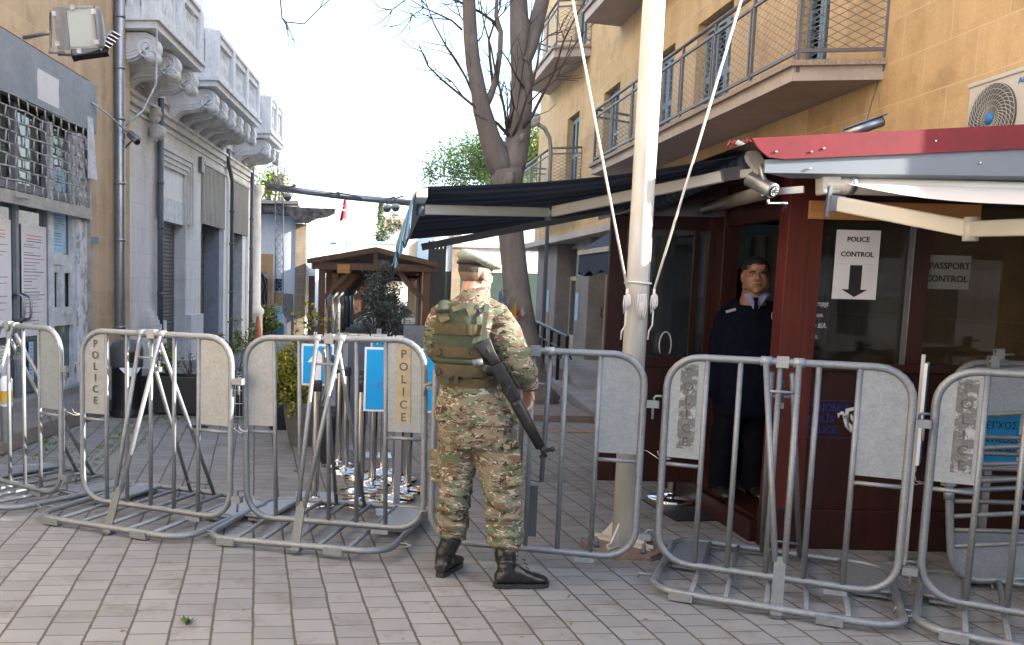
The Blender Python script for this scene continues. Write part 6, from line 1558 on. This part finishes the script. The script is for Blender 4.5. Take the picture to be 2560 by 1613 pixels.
def hand(mb, wrist, d, palmn, L=.18, curl=.5, side=1, spread=.06):
    "wrist point, direction towards the fingers, palm normal; five bent fingers"
    w_ = Vector(wrist); d = Vector(d).normalized(); n_ = Vector(palmn); n_ = (n_-d*n_.dot(d)).normalized(); s_ = d.cross(n_)*side
    mb.tube([w_-d*.03, w_+d*.01], [.027,.026], 10)
    rings = []
    for t, hw, th in ((0,.028,.017),(.03,.036,.016),(.065,.041,.014),(.09,.040,.012)):
        rings.append([w_+d*t+s_*hw*math.cos(a*.5236)+n_*th*math.sin(a*.5236) for a in range(12)])
    mb.loft(rings)
    for k, (o_, ln) in enumerate(((-.031,.068),(-.0105,.078),(.0105,.073),(.030,.058))):
        p = w_+d*.085+s_*o_; v = (d+s_*spread*(o_/.03)).normalized(); pts = [p]
        for j, f in enumerate((.45,.32,.26)):
            ang = curl*(.55+.35*j); v = (v*math.cos(ang)+n_*math.sin(ang)).normalized(); p = p+v*ln*f*1.12; pts.append(p)
        mb.tube(pts, [.0098,.0090,.0082,.0068], 8)
    p = w_+d*.028-s_*.030; v = (d*.6-s_*.75+n_*.25).normalized(); pts = [p]
    for ln in (.034,.03,.024): p = p+v*ln; pts.append(p); v = (v+d*.35+n_*.25*curl).normalized()
    mb.tube(pts, [.0135,.0115,.010,.008], 8)
def head(mb, c, yaw, pitch=0, roll=0., k=1., jaw=1., open_=0.):
    Rm = Matrix.Rotation(-yaw, 3, 'Z') @ Matrix.Rotation(pitch, 3, 'X') @ Matrix.Rotation(roll, 3, 'Y')
    c = Vector(c); T_ = lambda x, y, z: c + Rm @ (Vector((x,y,z))*k)
    def e(x, y, z, rx, ry, rz): mb.ell(T_(x,y,z), (rx*k, ry*k, rz*k), 16, 10, Rm)
    e(0,-.012,.022,.077,.098,.092); e(0,.020,-.035,.064*jaw,.068,.078); e(0,.045,-.070,.050*jaw,.042,.045)
    for s_ in (-1, 1):
        e(s_*.036,.048,-.030,.028,.030,.032); e(s_*.079,-.004,-.012,.009,.020,.033); e(s_*.079,.004,-.034,.007,.010,.014)
        e(s_*.048*jaw,.012,-.070,.020,.04,.026); e(s_*.013,.096,-.036,.010,.010,.008); e(s_*.033,.074,-.014,.016,.008,.006)
    e(0,.064,-.102,.026,.022,.018); e(0,.070,.020,.050,.018,.014); e(0,.066,.048,.048,.02,.03)
    mb.tube([T_(0,.080,.014),T_(0,.094,-.012),T_(0,.104,-.032)], [.008*k,.0105*k,.0135*k], 10)
    e(0,.084,-.066-open_,.025,.012,.006); e(0,.084,-.058,.026,.012,.005)
    mb.tube([T_(0,-.02,-.03),T_(0,-.030,-.10),T_(0,-.040,-.19)], [.055*k*jaw,.056*k*jaw,.066*k*jaw], 16)
    return T_, Rm
def hair_shell(name, mat, parent, T_, k, keep, grow=.004, seed=0):
    b = MB(); nu, nv = 48, 32; P = []; 
    for j in range(nv+1):
        th = math.pi*j/nv
        for i in range(nu):
            a = 2*math.pi*i/nu; x, y, z = math.sin(th)*math.cos(a), math.sin(th)*math.sin(a), math.cos(th)
            g_ = 1+.03*noise.noise(Vector((x*9+seed,y*9,z*9))); P.append((x*(.077+grow)*g_, -.012+y*(.098+grow)*g_, .022+z*(.092+grow)*g_))
    fs = []
    for j in range(nv):
        for i in range(nu):
            q = (j*nu+i, j*nu+(i+1)%nu, (j+1)*nu+(i+1)%nu, (j+1)*nu+i)
            cx = sum(P[t][0] for t in q)/4; cy = sum(P[t][1] for t in q)/4; cz_ = sum(P[t][2] for t in q)/4
            if keep(cx, cy, cz_): fs.append(q)
    b.add([T_(*p) for p in P], fs, True); return b.build(name, mat, parent)
def skin(name, c, rough=.5, sss=.2):
    n = NT(name, rough); a = n.noise(18, 5); n.col(n.ramp(a, [(.3, tuple(v*.86 for v in c)), (.7, c)]))
    n.b.inputs['Subsurface Weight'].default_value = sss; n.b.inputs['Subsurface Radius'].default_value = (.02,.006,.003); n.b.inputs['Subsurface Scale'].default_value = .6; return n.m
M['skin'] = skin('skin', (.44,.26,.18)); M['skin2'] = skin('officer_skin', (.25,.12,.08)); M['hair'] = simple('black_hair', (.012,.010,.009), .6, var=.4, scale=90); M['stubble'] = simple('cropped_hair', (.035,.027,.022), .8, var=.4, scale=120)  # second skin colour is a darker tone for the officer
def camo():
    n = NT('woodland_camouflage', .9, 0, .15)
    def th(scale, lo, loc, det=3, dist=.4):
        f = n.noise(scale, det, .55, vec=n.map((1,1,2.1), (0,0,0), loc), dist=dist); return n.ramp(f, [(0,(0,0,0)),(lo,(1,1,1))], True)
    base = n.ramp(n.noise(7, 3, .5), [(.35,(.20,.165,.115)),(.65,(.25,.215,.155))])
    c = n.mix(base, (.115,.135,.085), th(7.5, .51, (3,1,7)))
    c = n.mix(c, (.155,.095,.07), th(10, .555, (11,5,2)))
    c = n.mix(c, (.17,.195,.13), th(13, .57, (6,2,13)))
    c = n.mix(c, (.075,.042,.03), th(14, .60, (1,9,4), 4, .8))
    c = n.mix(c, (.44,.39,.33), th(17, .62, (8,8,3), 3, 1.0))
    c = n.mix(c, (.035,.024,.02), th(23, .655, (2,14,9), 3, 1.2))
    c = n.mix(c, (.50,.46,.40), th(30, .67, (15,4,1), 2, 1.0))
    c = n.mix(c, (.84,.84,.85), 1.0, 'MULTIPLY')
    n.col(c); n.bump(n.noise(40, 6, .7, vec=n.map((1,1,2))), .55, .006); return n.m
M['camo'] = camo()
M['olive'] = simple('olive_nylon', (.034,.046,.026), .8, var=.2, scale=12, bump=.2, bscale=300); M['khaki'] = simple('khaki_webbing', (.062,.047,.02), .85, var=.25, scale=20, bump=.3, bscale=250)
M['beret'] = simple('grey_green_wool', (.23,.26,.215), .95, var=.25, scale=50, bump=.5, bscale=300); M['leather'] = simple('black_boot_leather', (.012,.012,.013), .33, var=.4, scale=20, bump=.15, bscale=60); M['gun'] = simple('black_gunmetal', (.010,.010,.012), .5, .1, var=.4, scale=25)
# ---------------------------------------------------------------- soldier
S0 = Vector((.78, 5.03, 0)); YB = 5.03; YW_ = R(24)
def P(x, y, Y=YB): return AY(x, y, Y)-S0
bd = MB()
HY = 5.06; hc = P(1192, 684, HY); hyaw = R(58)
T_, Rm = head(bd, hc, hyaw, R(-2), 0, 1.0)
def torso(mb, spec, yaw=YW_):
    mb.loft([ring(P(x, y), a, b_, yaw) for x, y, a, b_ in spec])
torso(bd, [(1190,1085,.15,.11),(1188,1040,.17,.12),(1172,955,.125,.095),(1167,860,.135,.10),(1168,800,.15,.10),(1172,765,.14,.09),(1180,742,.065,.065)])
armR = [(1238,790,5.0),(1268,850,4.96),(1290,915,4.95),(1312,955,5.05)]; armL = [(1100,785,5.13),(1088,835,5.17),(1090,882,5.22),(1130,905,5.40)]
bd.tube([P(*q) for q in armR], [.055,.05,.042,.028], 12); bd.tube([P(*q) for q in armL], [.055,.05,.042,.028], 12)
bd.tube([P(1165,1075,5.05),P(1143,1150,5.08),P(1137,1240,5.06),P(1130,1335,5.09),P(1128,1360,5.10)], [.10,.085,.06,.045,.034], 12)
bd.tube([P(1215,1080,5.0),P(1245,1150,4.99),P(1257,1245,4.97),P(1262,1350,4.97),P(1262,1385,4.96)], [.10,.09,.062,.045,.034], 12)
hand(bd, P(1313,962,5.07), P(1322,1010,5.06)-P(1313,962,5.07), (-.6,-.3,0), curl=.75, side=1)
hand(bd, P(1135,906,5.42), (.9,.35,-.1), (0,.3,-1), curl=.7, side=-1)
so_ = fused(bd, 'person', M['skin'], None, .0055, 2, loc=S0)
tag(so_, 'soldier in camouflage, green vest and grey green beret with his back to us', 'person')
jk = MB()
torso(jk, [(1190,1052,.232,.170),(1188,1030,.225,.165),(1183,1000,.198,.150),(1174,962,.158,.130),(1171,945,.152,.126),(1168,900,.156,.126),(1167,850,.162,.126),(1168,805,.172,.122),(1170,780,.170,.115),(1174,760,.13,.10),(1182,742,.082,.082),(1186,733,.074,.076)])
jk.tube([P(1205,772,5.03),P(1240,792,5.0),P(1262,830,4.965),P(1276,872,4.95),P(1293,915,4.96),P(1312,944,5.02),P(1325,957,5.06)], [.07,.082,.086,.090,.088,.070,.055], 16)
jk.tube([P(1325,955,5.06),P(1332,953,5.06)], [.052,.05], 12)
jk.tube([P(1130,775,5.08),P(1103,792,5.12),P(1091,830,5.16),P(1090,872,5.21),P(1112,898,5.33),P(1140,908,5.46)], [.07,.075,.074,.068,.06,.05], 16)
fused(jk, 'jacket', M['camo'], so_, .0075, 3, folds(.008, (9,9,17), 3, lambda c: .5+.9*(c.x > .17)+.6*(c.z < .95)))
b = MB(); b.loft([ring(P(1187,741,5.04), .082,.085, hyaw*.5), ring(P(1188,733,5.04), .078,.080, hyaw*.5, tilt=.1), ring(P(1189,722,5.04), .072,.072, hyaw*.5, tilt=.15), ring(P(1189,724,5.04), .064,.064, hyaw*.5), ring(P(1187,741,5.04), .060,.060, hyaw*.5)], False); b.build('collar', M['camo'], so_)
tr_ = MB()
tr_.loft([ring(P(x,y), a, b_, YW_) for x, y, a, b_ in ((1190,1030,.20,.15),(1190,1060,.208,.158),(1192,1090,.215,.162),(1195,1115,.20,.15))])
tr_.tube([P(1152,1080,5.06),P(1146,1130,5.07),P(1143,1180,5.07),P(1137,1235,5.05),P(1133,1290,5.08),P(1131,1322,5.09),P(1130,1338,5.09)], [.120,.112,.098,.088,.088,.080,.062], 16)
tr_.tube([P(1222,1085,5.01),P(1240,1130,5.0),P(1250,1185,4.985),P(1256,1245,4.97),P(1260,1300,4.97),P(1262,1350,4.97),P(1262,1374,4.97)], [.128,.128,.112,.100,.095,.090,.064], 16)
fused(tr_, 'trousers', M['camo'], so_, .0075, 3, folds(.0105, (8,8,22), 9, lambda c: .6+1.0*(c.z < .5)+.4*(c.z > .8)))
pk = MB(); pk.beam(P(1278,1118,4.95), P(1287,1210,4.93), .17, .09, up=(1,-.2,0)); fused(pk, 'cargo_pocket', M['camo'], so_, .008, 3, folds(.004, (12,12,12), 4))
pk = MB(); pk.beam(P(1275,1108,4.93), P(1280,1124,4.92), .19, .08, up=(1,-.2,0)); fused(pk, 'pocket_flap', M['camo'], so_, .007, 2)
pk = MB(); pk.beam(P(1108,1125,5.12), P(1108,1205,5.12), .14, .07, up=(.6,.8,0)); fused(pk, 'cargo_pocket', M['camo'], so_, .008, 3, folds(.004, (12,12,12), 6))
# boots
def boot(heel, d, top, parent, hgt=.28):
    heel = Vector(heel)-S0; d = Vector(d).normalized(); s_ = Vector((-d.y,d.x,0)); b = MB(); rings = []
    for t, w_, h in ((-.005,.026,.075),(.02,.036,.105),(.07,.038,.12),(.12,.040,.118),(.165,.046,.092),(.21,.050,.072),(.25,.047,.062),(.28,.036,.054),(.297,.016,.040)):
        rings.append([heel+d*t+s_*w_*1.12*math.cos(a*.3927)+Vector((0,0,.022+(h*1.1-.022)*(.5+.5*math.sin(a*.3927)))) for a in range(16)])
    b.loft(rings); top = Vector(top)
    an = heel+d*.055+Vector((0,0,.10)); b.tube([an-Vector((0,0,.03)), an+Vector((0,0,.03)), an.lerp(top,.5), top], [.052,.050,.056,.060], 14)
    fused(b, 'boot', M['leather'], parent, .005, 2, folds(.0022, (22,22,40), 2))
    o_ = [(-.012,.022),(-.012,-.022),(.05,-.036),(.10,-.034),(.18,-.047),(.25,-.048),(.29,-.030),(.306,0),(.29,.030),(.25,.048),(.18,.047),(.10,.034),(.05,.036)]
    b = MB(); m_ = len(o_); lo = [heel+d*x+s_*y for x, y in o_]; b.add([p+Vector((0,0,.002)) for p in lo]+[p+Vector((0,0,.028)) for p in lo], [tuple(range(m_)), tuple(range(m_,2*m_))[::-1]]+[(i,(i+1)%m_,m_+(i+1)%m_,m_+i) for i in range(m_)]); b.build('sole', M['black'], parent)
    b = MB()
    for k in range(7):
        p = heel+d*(.175-.012*k)+Vector((0,0,.105+.024*k)) if k < 3 else heel+d*(.11)+Vector((0,0,.13+.024*(k-2))); b.tube([p-s_*.022, p+d*.006, p+s_*.022], .0028, 4)
    b.build('laces', M['dark'], parent)
boot(G(1100,1444), (.45,.89,0), P(1130,1342,5.09), so_)
boot(G(1240,1470), (.985,.17,0), P(1262,1378,4.97), so_)
# vest
YV = YW_
v = MB()
def vr(x, y, a, b_, dy=0): return ring(P(x, y, YB+dy), a, b_, YV)
v.loft([vr(1169,935,.158,.140),vr(1168,915,.165,.148),vr(1166,870,.168,.150),vr(1164,830,.165,.148),vr(1160,800,.155,.142),vr(1158,775,.135,.130),vr(1159,757,.112,.110)])
for x0_, x1_, y0_ in ((1105,1118,780),(1215,1208,775)): v.tube([P(x0_,y0_,4.93),P((x0_+x1_)/2,758,4.99),P(x1_,757,5.06),P(x1_,775,5.15)], [.035,.034,.034,.035], 12, flat=.5)
ve = fused(v, 'vest', M['olive'], so_, .007, 3, folds(.003, (10,10,14), 12))
def band(y0_, y1_, a, b_, x, t0=195, t1=345, mat='khaki', name='webbing_band', nrib=0):
    b = MB(); l_ = Vector((math.cos(YV),-math.sin(YV),0)); f_ = Vector((math.sin(YV),math.cos(YV),0)); c0, c1 = P(x,y0_), P(x,y1_); sq = 2.3
    def pt(u, w_, e=0.):
        t = R(t0+(t1-t0)*u); cx, sx = math.cos(t), math.sin(t); c = c0.lerp(c1, w_)
        g_ = 1 + e
        return c + l_*(a*g_*math.copysign(abs(cx)**(2/sq), cx)) + f_*(b_*g_*math.copysign(abs(sx)**(2/sq), sx))
    b.grid(lambda u, w_: pt(u, w_, .012*math.sin(math.pi*min(1,max(0,w_)))+(.012*abs(math.sin(u*nrib*math.pi)) if nrib else 0)), 60, 5)
    b.grid(lambda u, w_: pt(u, 0, -.04*w_), 40, 1); b.grid(lambda u, w_: pt(u, 1, -.04*w_), 40, 1)
    return b.build(name, M[mat], ve)
band(808,834,.170,.156,1163,215,318,nrib=9); band(864,889,.176,.158,1166,208,325); band(908,936,.176,.158,1168,206,322,nrib=4); band(895,904,.178,.160,1167,205,335,'olive'); band(941,962,.164,.142,1172,185,355,'khaki','belt')
for x, y in ((1140,948),(1176,950),(1116,948)): b = MB(); b.beam(P(x,940,4.888), P(x,958,4.89), .03, .02, up=(1,0,0)); b.build('belt_loop', M['olive'], ve)
for x, y, Y in ((1176,830,4.87),(1178,880,4.86),(1098,880,4.93),(1096,930,4.93),(1192,772,4.90)): 
    c = P(x,y,Y+.004); b = MB(); b.tube([c+Vector((.012*math.cos(a*.9),-.0,.02*math.sin(a*.9))) for a in range(7)], .004, 5, closed=True); b.build('buckle', M['black'], ve)
b = MB(); b.beam(P(1130,774,4.905), P(1168,761,4.915), .028, .012, up=(0,-1,0)); b.build('strap', M['khaki'], ve)
b = MB(); b.beam(P(1106,786,4.935), P(1114,803,4.91), .055, .012, up=(0,-1,0)); b.beam(P(1168,783,4.892), P(1186,776,4.905), .055, .012, up=(0,-1,0)); b.build('shoulder_patch', M['khaki'], ve)
# beret
bt_ = MB(); Bm = Matrix.Rotation(-hyaw, 3, 'Z') @ Matrix.Rotation(R(-6), 3, 'X'); bc = P(1197,651,HY)
Bm2 = Matrix.Rotation(R(9), 3, 'Y') @ Bm
bt_.ell(bc, (.112,.128,.044), 24, 14, Bm2); bt_.ell(bc+Vector((.035,.0,-.012)), (.085,.10,.030), 20, 12, Bm2); bt_.ell(bc+Vector((-.02,0,.008)), (.10,.11,.042), 20, 12, Bm2)
be = fused(bt_, 'beret', M['beret'], so_, .006, 3, folds(.003, (14,14,14), 5))
b = MB(); pts = [T_(.081*math.cos(R(a)), -.012+.101*math.sin(R(a)), .052-.004*math.sin(R(a))) for a in range(0,360,12)]; b.tube(pts, .011, 6, closed=True); b.build('beret_band', M['hair'], be)
M['fade'] = simple('faded_hair', (.16,.105,.075), .8, var=.3, scale=150)
hk = lambda lo, hi: (lambda x, y, z: y < .03 and lo < z < hi and not (abs(x) > .066 and y > -.045 and z < .030))
hair_shell('hair', M['stubble'], so_, T_, 1, hk(.0,.08), .0025, 3); hair_shell('faded_hair', M['fade'], so_, T_, 1, hk(-.052,.002), .0012, 3)
b = MB(); b.tube([T_(.078,.06,.0), T_(.082,.02,.004), T_(.081,-.0,.0)], .003, 4); b.build('glasses', M['black'], so_)
M['slingmat'] = simple('dark_olive_sling', (.035,.036,.03), .8)
# sling + rifle
rf = thing('rifle', 'black assault rifle slung muzzle down along the soldier right side', 'rifle', P(1240,930,4.86)+S0); RL2 = rf.location
def Q(x, y, Y=4.86): return AY(x, y, Y)-RL2
ax0, ax1 = Q(1228,890,4.86), Q(1364,1142,4.86); ad = (ax1-ax0).normalized()
upv = Vector((.85,0,.45)); upv = (upv-ad*upv.dot(ad)).normalized(); Lr = (ax1-ax0).length
def RP(t, u=0., s_=0.): return ax0+ad*t+upv*u+ad.cross(upv)*s_
b = MB(); b.loft([[RP(t,u*hh+oo,s_*.017) for u, s_ in ((-1,-1),(-1,1),(1,1),(1,-1))] for t, hh, oo in ((-.09,.044,-.010),(-.08,.046,-.010),(-.02,.032,-.004),(.05,.026,0))]); b.build('stock', M['gun'], rf, bevel=.004)
b = MB(); b.loft([[RP(t,u*hh,s_*.02) for u, s_ in ((-1,-1),(-1,1),(1,1),(1,-1))] for t, hh in ((.05,.030),(.08,.034),(.25,.034),(.27,.030))]); b.beam(RP(.08,.045),RP(.22,.052),.018,.014); b.beam(RP(.08,.03),RP(.09,.05),.014,.02); b.beam(RP(.21,.03),RP(.22,.055),.014,.02); b.build('receiver', M['gun'], rf, bevel=.003)
b = MB(); b.beam(RP(.07,-.03,.0),RP(.03,-.07,.06),.024,.04); b.build('grip', M['gun'], rf, bevel=.006)
b = MB(); b.beam(RP(.17,-.02,.02),RP(.19,-.02,.15),.022,.06); b.build('magazine', M['gun'], rf, bevel=.004)
b = MB(); b.tube([RP(.27),RP(.29),RP(.40),RP(.56)], [.028,.033,.031,.027], 12)
b.build('handguard', M['gun'], rf)
b = MB(); b.tube([RP(.55),RP(Lr-.06)], .0085, 8); b.tube([RP(Lr-.07),RP(Lr)], .0125, 10); b.build('barrel', M['gun'], rf)
b = MB(); b.beam(RP(.585,.0),RP(.600,.055),.014,.02); b.tube([RP(.60,.04),RP(.60,.062)], .014, 6); b.beam(RP(.60,-.0),RP(.605,-.03),.01,.015); b.build('front_sight', M['gun'], rf)
b = MB(); b.tube([Q(1183,910,4.83), Q(1207,904,4.82)], [.024,.017], 12); b.build('torch', M['pipe_dark'], rf)
b = MB(); pts = [Q(1228,880,4.84), Q(1212,850,4.85), Q(1210,815,4.86), Q(1215,782,4.87), Q(1217,762,4.93), Q(1216,752,5.0), Q(1222,765,5.12), Q(1240,850,5.20)]
for i in range(len(pts)-1): b.beam(pts[i], pts[i+1], .026, .004, up=(0,-1,0))
b.build('sling', M['slingmat'], rf)
# ---------------------------------------------------------------- police officer in the doorway
YO = 6.62; O0 = Vector((AY(1862,900,YO).x, YO, .17)); 
def Po(x, y, Y=YO): return AY(x, y, Y)-O0
bd = MB(); hc = Po(1889,688,6.50); oy = R(180+14)
To, Ro = head(bd, hc, oy, R(2), 0, 1.09, 1.24, .004)
tw = R(180+6)
bd.loft([ring(Po(x,y), a, b_, tw) for x, y, a, b_ in ((1868,1010,.17,.13),(1868,900,.20,.16),(1872,820,.19,.14),(1880,775,.16,.11),(1888,745,.09,.09))])
bd.tube([Po(1812,790),Po(1795,870),Po(1790,960,6.62),Po(1818,998,6.60)], [.055,.05,.04,.03], 12); bd.tube([Po(1938,790),Po(1952,870),Po(1958,960,6.6),Po(1955,1030,6.55)], [.055,.05,.04,.03], 12)
zf = -0.0
bd.tube([Po(1845,1000),Vector((-.12,0,.5)),Vector((-.13,0,.08))], [.09,.06,.045], 12); bd.tube([Po(1895,1000),Vector((.10,0,.5)),Vector((.12,0,.08))], [.09,.06,.045], 12)
hand(bd, Po(1818,1000,6.60), (.10,-.02,-1), (1,0,0), curl=.45, side=1); hand(bd, Po(1955,1032,6.55), (0,-.05,-1), (-1,0,0), curl=.45, side=-1)
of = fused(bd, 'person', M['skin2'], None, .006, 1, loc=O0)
tag(of, 'dark haired police officer in navy jumper and tie standing in the kiosk doorway', 'person')
M['navywool'] = simple('navy_wool', (.004,.005,.012), .95, var=.3, scale=30, spec=.1); M['shirt'] = simple('light_blue_shirt', (.22,.24,.42), .8, var=.08); M['navytrouser'] = simple('navy_trousers', (.004,.0045,.008), .95, spec=.1)
j = MB()
j.loft([ring(Po(x,y), a, b_, tw) for x, y, a, b_ in ((1862,1035,.215,.17),(1862,1000,.225,.185),(1864,940,.235,.20),(1866,880,.235,.195),(1870,830,.235,.175),(1874,795,.225,.150),(1880,770,.19,.125),(1886,752,.14,.11))])
j.tube([Po(1840,775),Po(1815,795),Po(1800,850),Po(1790,920,6.60),Po(1784,975,6.58),Po(1812,1005,6.58)], [.08,.078,.072,.066,.06,.045], 14)
j.tube([Po(1915,775),Po(1938,795),Po(1948,850),Po(1955,930,6.60),Po(1958,1000,6.57),Po(1956,1025,6.55)], [.08,.078,.072,.066,.06,.045], 14)
fused(j, 'jumper', M['navywool'], of, .009, 3, folds(.005, (8,8,12), 7))
tz = MB(); tz.loft([ring(Po(1864,1040), .20,.155, tw), ring(Po(1864,1000), .205,.16, tw), ring(Po(1866,980), .2,.15, tw)])
tz.tube([Po(1838,1030),Vector((-.115,0,.5)),Vector((-.13,0,.05))], [.11,.085,.075], 14); tz.tube([Po(1892,1030),Vector((.10,0,.5)),Vector((.12,0,.05))], [.11,.085,.075], 14)
fused(tz, 'trousers', M['navytrouser'], of, .01, 3, folds(.006, (8,8,14), 8))
for sx in (-.13, .12):
    b = MB(); b.loft([[Vector((sx+ww*math.cos(a*.523), .06-t, .005+(hh)*(.5+.5*math.sin(a*.523)))) for a in range(12)] for t, ww, hh in ((0,.03,.08),(.06,.04,.10),(.14,.045,.08),(.22,.05,.055),(.27,.035,.045))]); b.build('shoe', M['leather'], of)
# shirt V, tie, badges
YFt = lambda y: 6.62-.172-.0012*(y-750)
def V(x, y, e=0): return AY(x, y, YFt(y)-e)-O0
b = MB(); 
def vpatch(u, w_):
    y = 735+(783-735)*w_; xl2 = 1858+(1889-1858)*w_**.9; xr2 = 1929-(1929-1889)*w_**.9
    x = xl2+(xr2-xl2)*u; return V(x, y, -.022*abs(2*u-1)**2)
b.grid(vpatch, 10, 8); b.build('shirt', M['shirt'], of)
b = MB()
for s_, xo in ((-1,1862),(1,1922)): b.add([V(xo,727,.0-.03), V(xo+s_*-6,742,.014), V(1889+s_*14,762,.02), V(1889+s_*3,745,.015), V(1889+s_*24,733,.0)], [(0,1,2,3,4)])
b.build('shirt_collar', M['shirt'], of)
b = MB(); b.add([V(1882,744,.024),V(1897,744,.024),V(1894,754,.026),V(1897,778,.018),V(1890,786,.016),V(1883,776,.018),V(1886,754,.026)], [tuple(range(7))]); b.build('tie', M['navywool'], of)
b = MB(); b.add([V(1814,777,.02),V(1838,770,.03),V(1841,776,.03),V(1816,783,.02)], [(0,1,2,3)]); b.build('name_badge', M['grey_cloth'], of)
b = MB(); cx_, cy_ = 1938, 790; b.tube([V(cx_+9*math.cos(R(a)), cy_+14*math.sin(R(a)), .03) for a in range(0,360,30)], .0025, 4, closed=True); b.tube([V(cx_,783,.03),V(cx_+3,790,.03),V(cx_-2,797,.03)], .004, 4); b.build('chest_crest', M['grey_cloth'], of)
hair_shell('hair', M['hair'], of, To, 1.09, lambda x, y, z: (z > .062-.25*max(0,-y)*1.2 and y > -.01) or (y <= -.01+.3*max(0,z) and z > -.045) or (z > .03 and abs(x) > .062), .007, 9)
b = MB()
for s_ in (-1, 1): b.tube([To(s_*.014,.0905,.014), To(s_*.032,.090,.020), To(s_*.052,.076,.013)], [.005,.006,.004], 5)
b.build('eyebrows', M['hair'], of)
b = MB()
for s_ in (-1, 1): b.ell(To(s_*.032,.082,-.002), (.0105,.004,.0036), 10, 6, Ro)
b.build('eyes', M['paper'], of)
b = MB()
for s_ in (-1, 1): b.ell(To(s_*.031,.0868,-.002), (.0048,.003,.0036), 8, 5, Ro); b.tube([To(s_*.018,.0875,.003), To(s_*.032,.0895,.0055), To(s_*.046,.083,.002)], .0018, 4)
b.tube([To(-.022,.0945,-.064), To(0,.0975,-.065), To(.022,.0945,-.064)], .0022, 4)
b.build('pupils_and_lip_line', M['hair'], of)
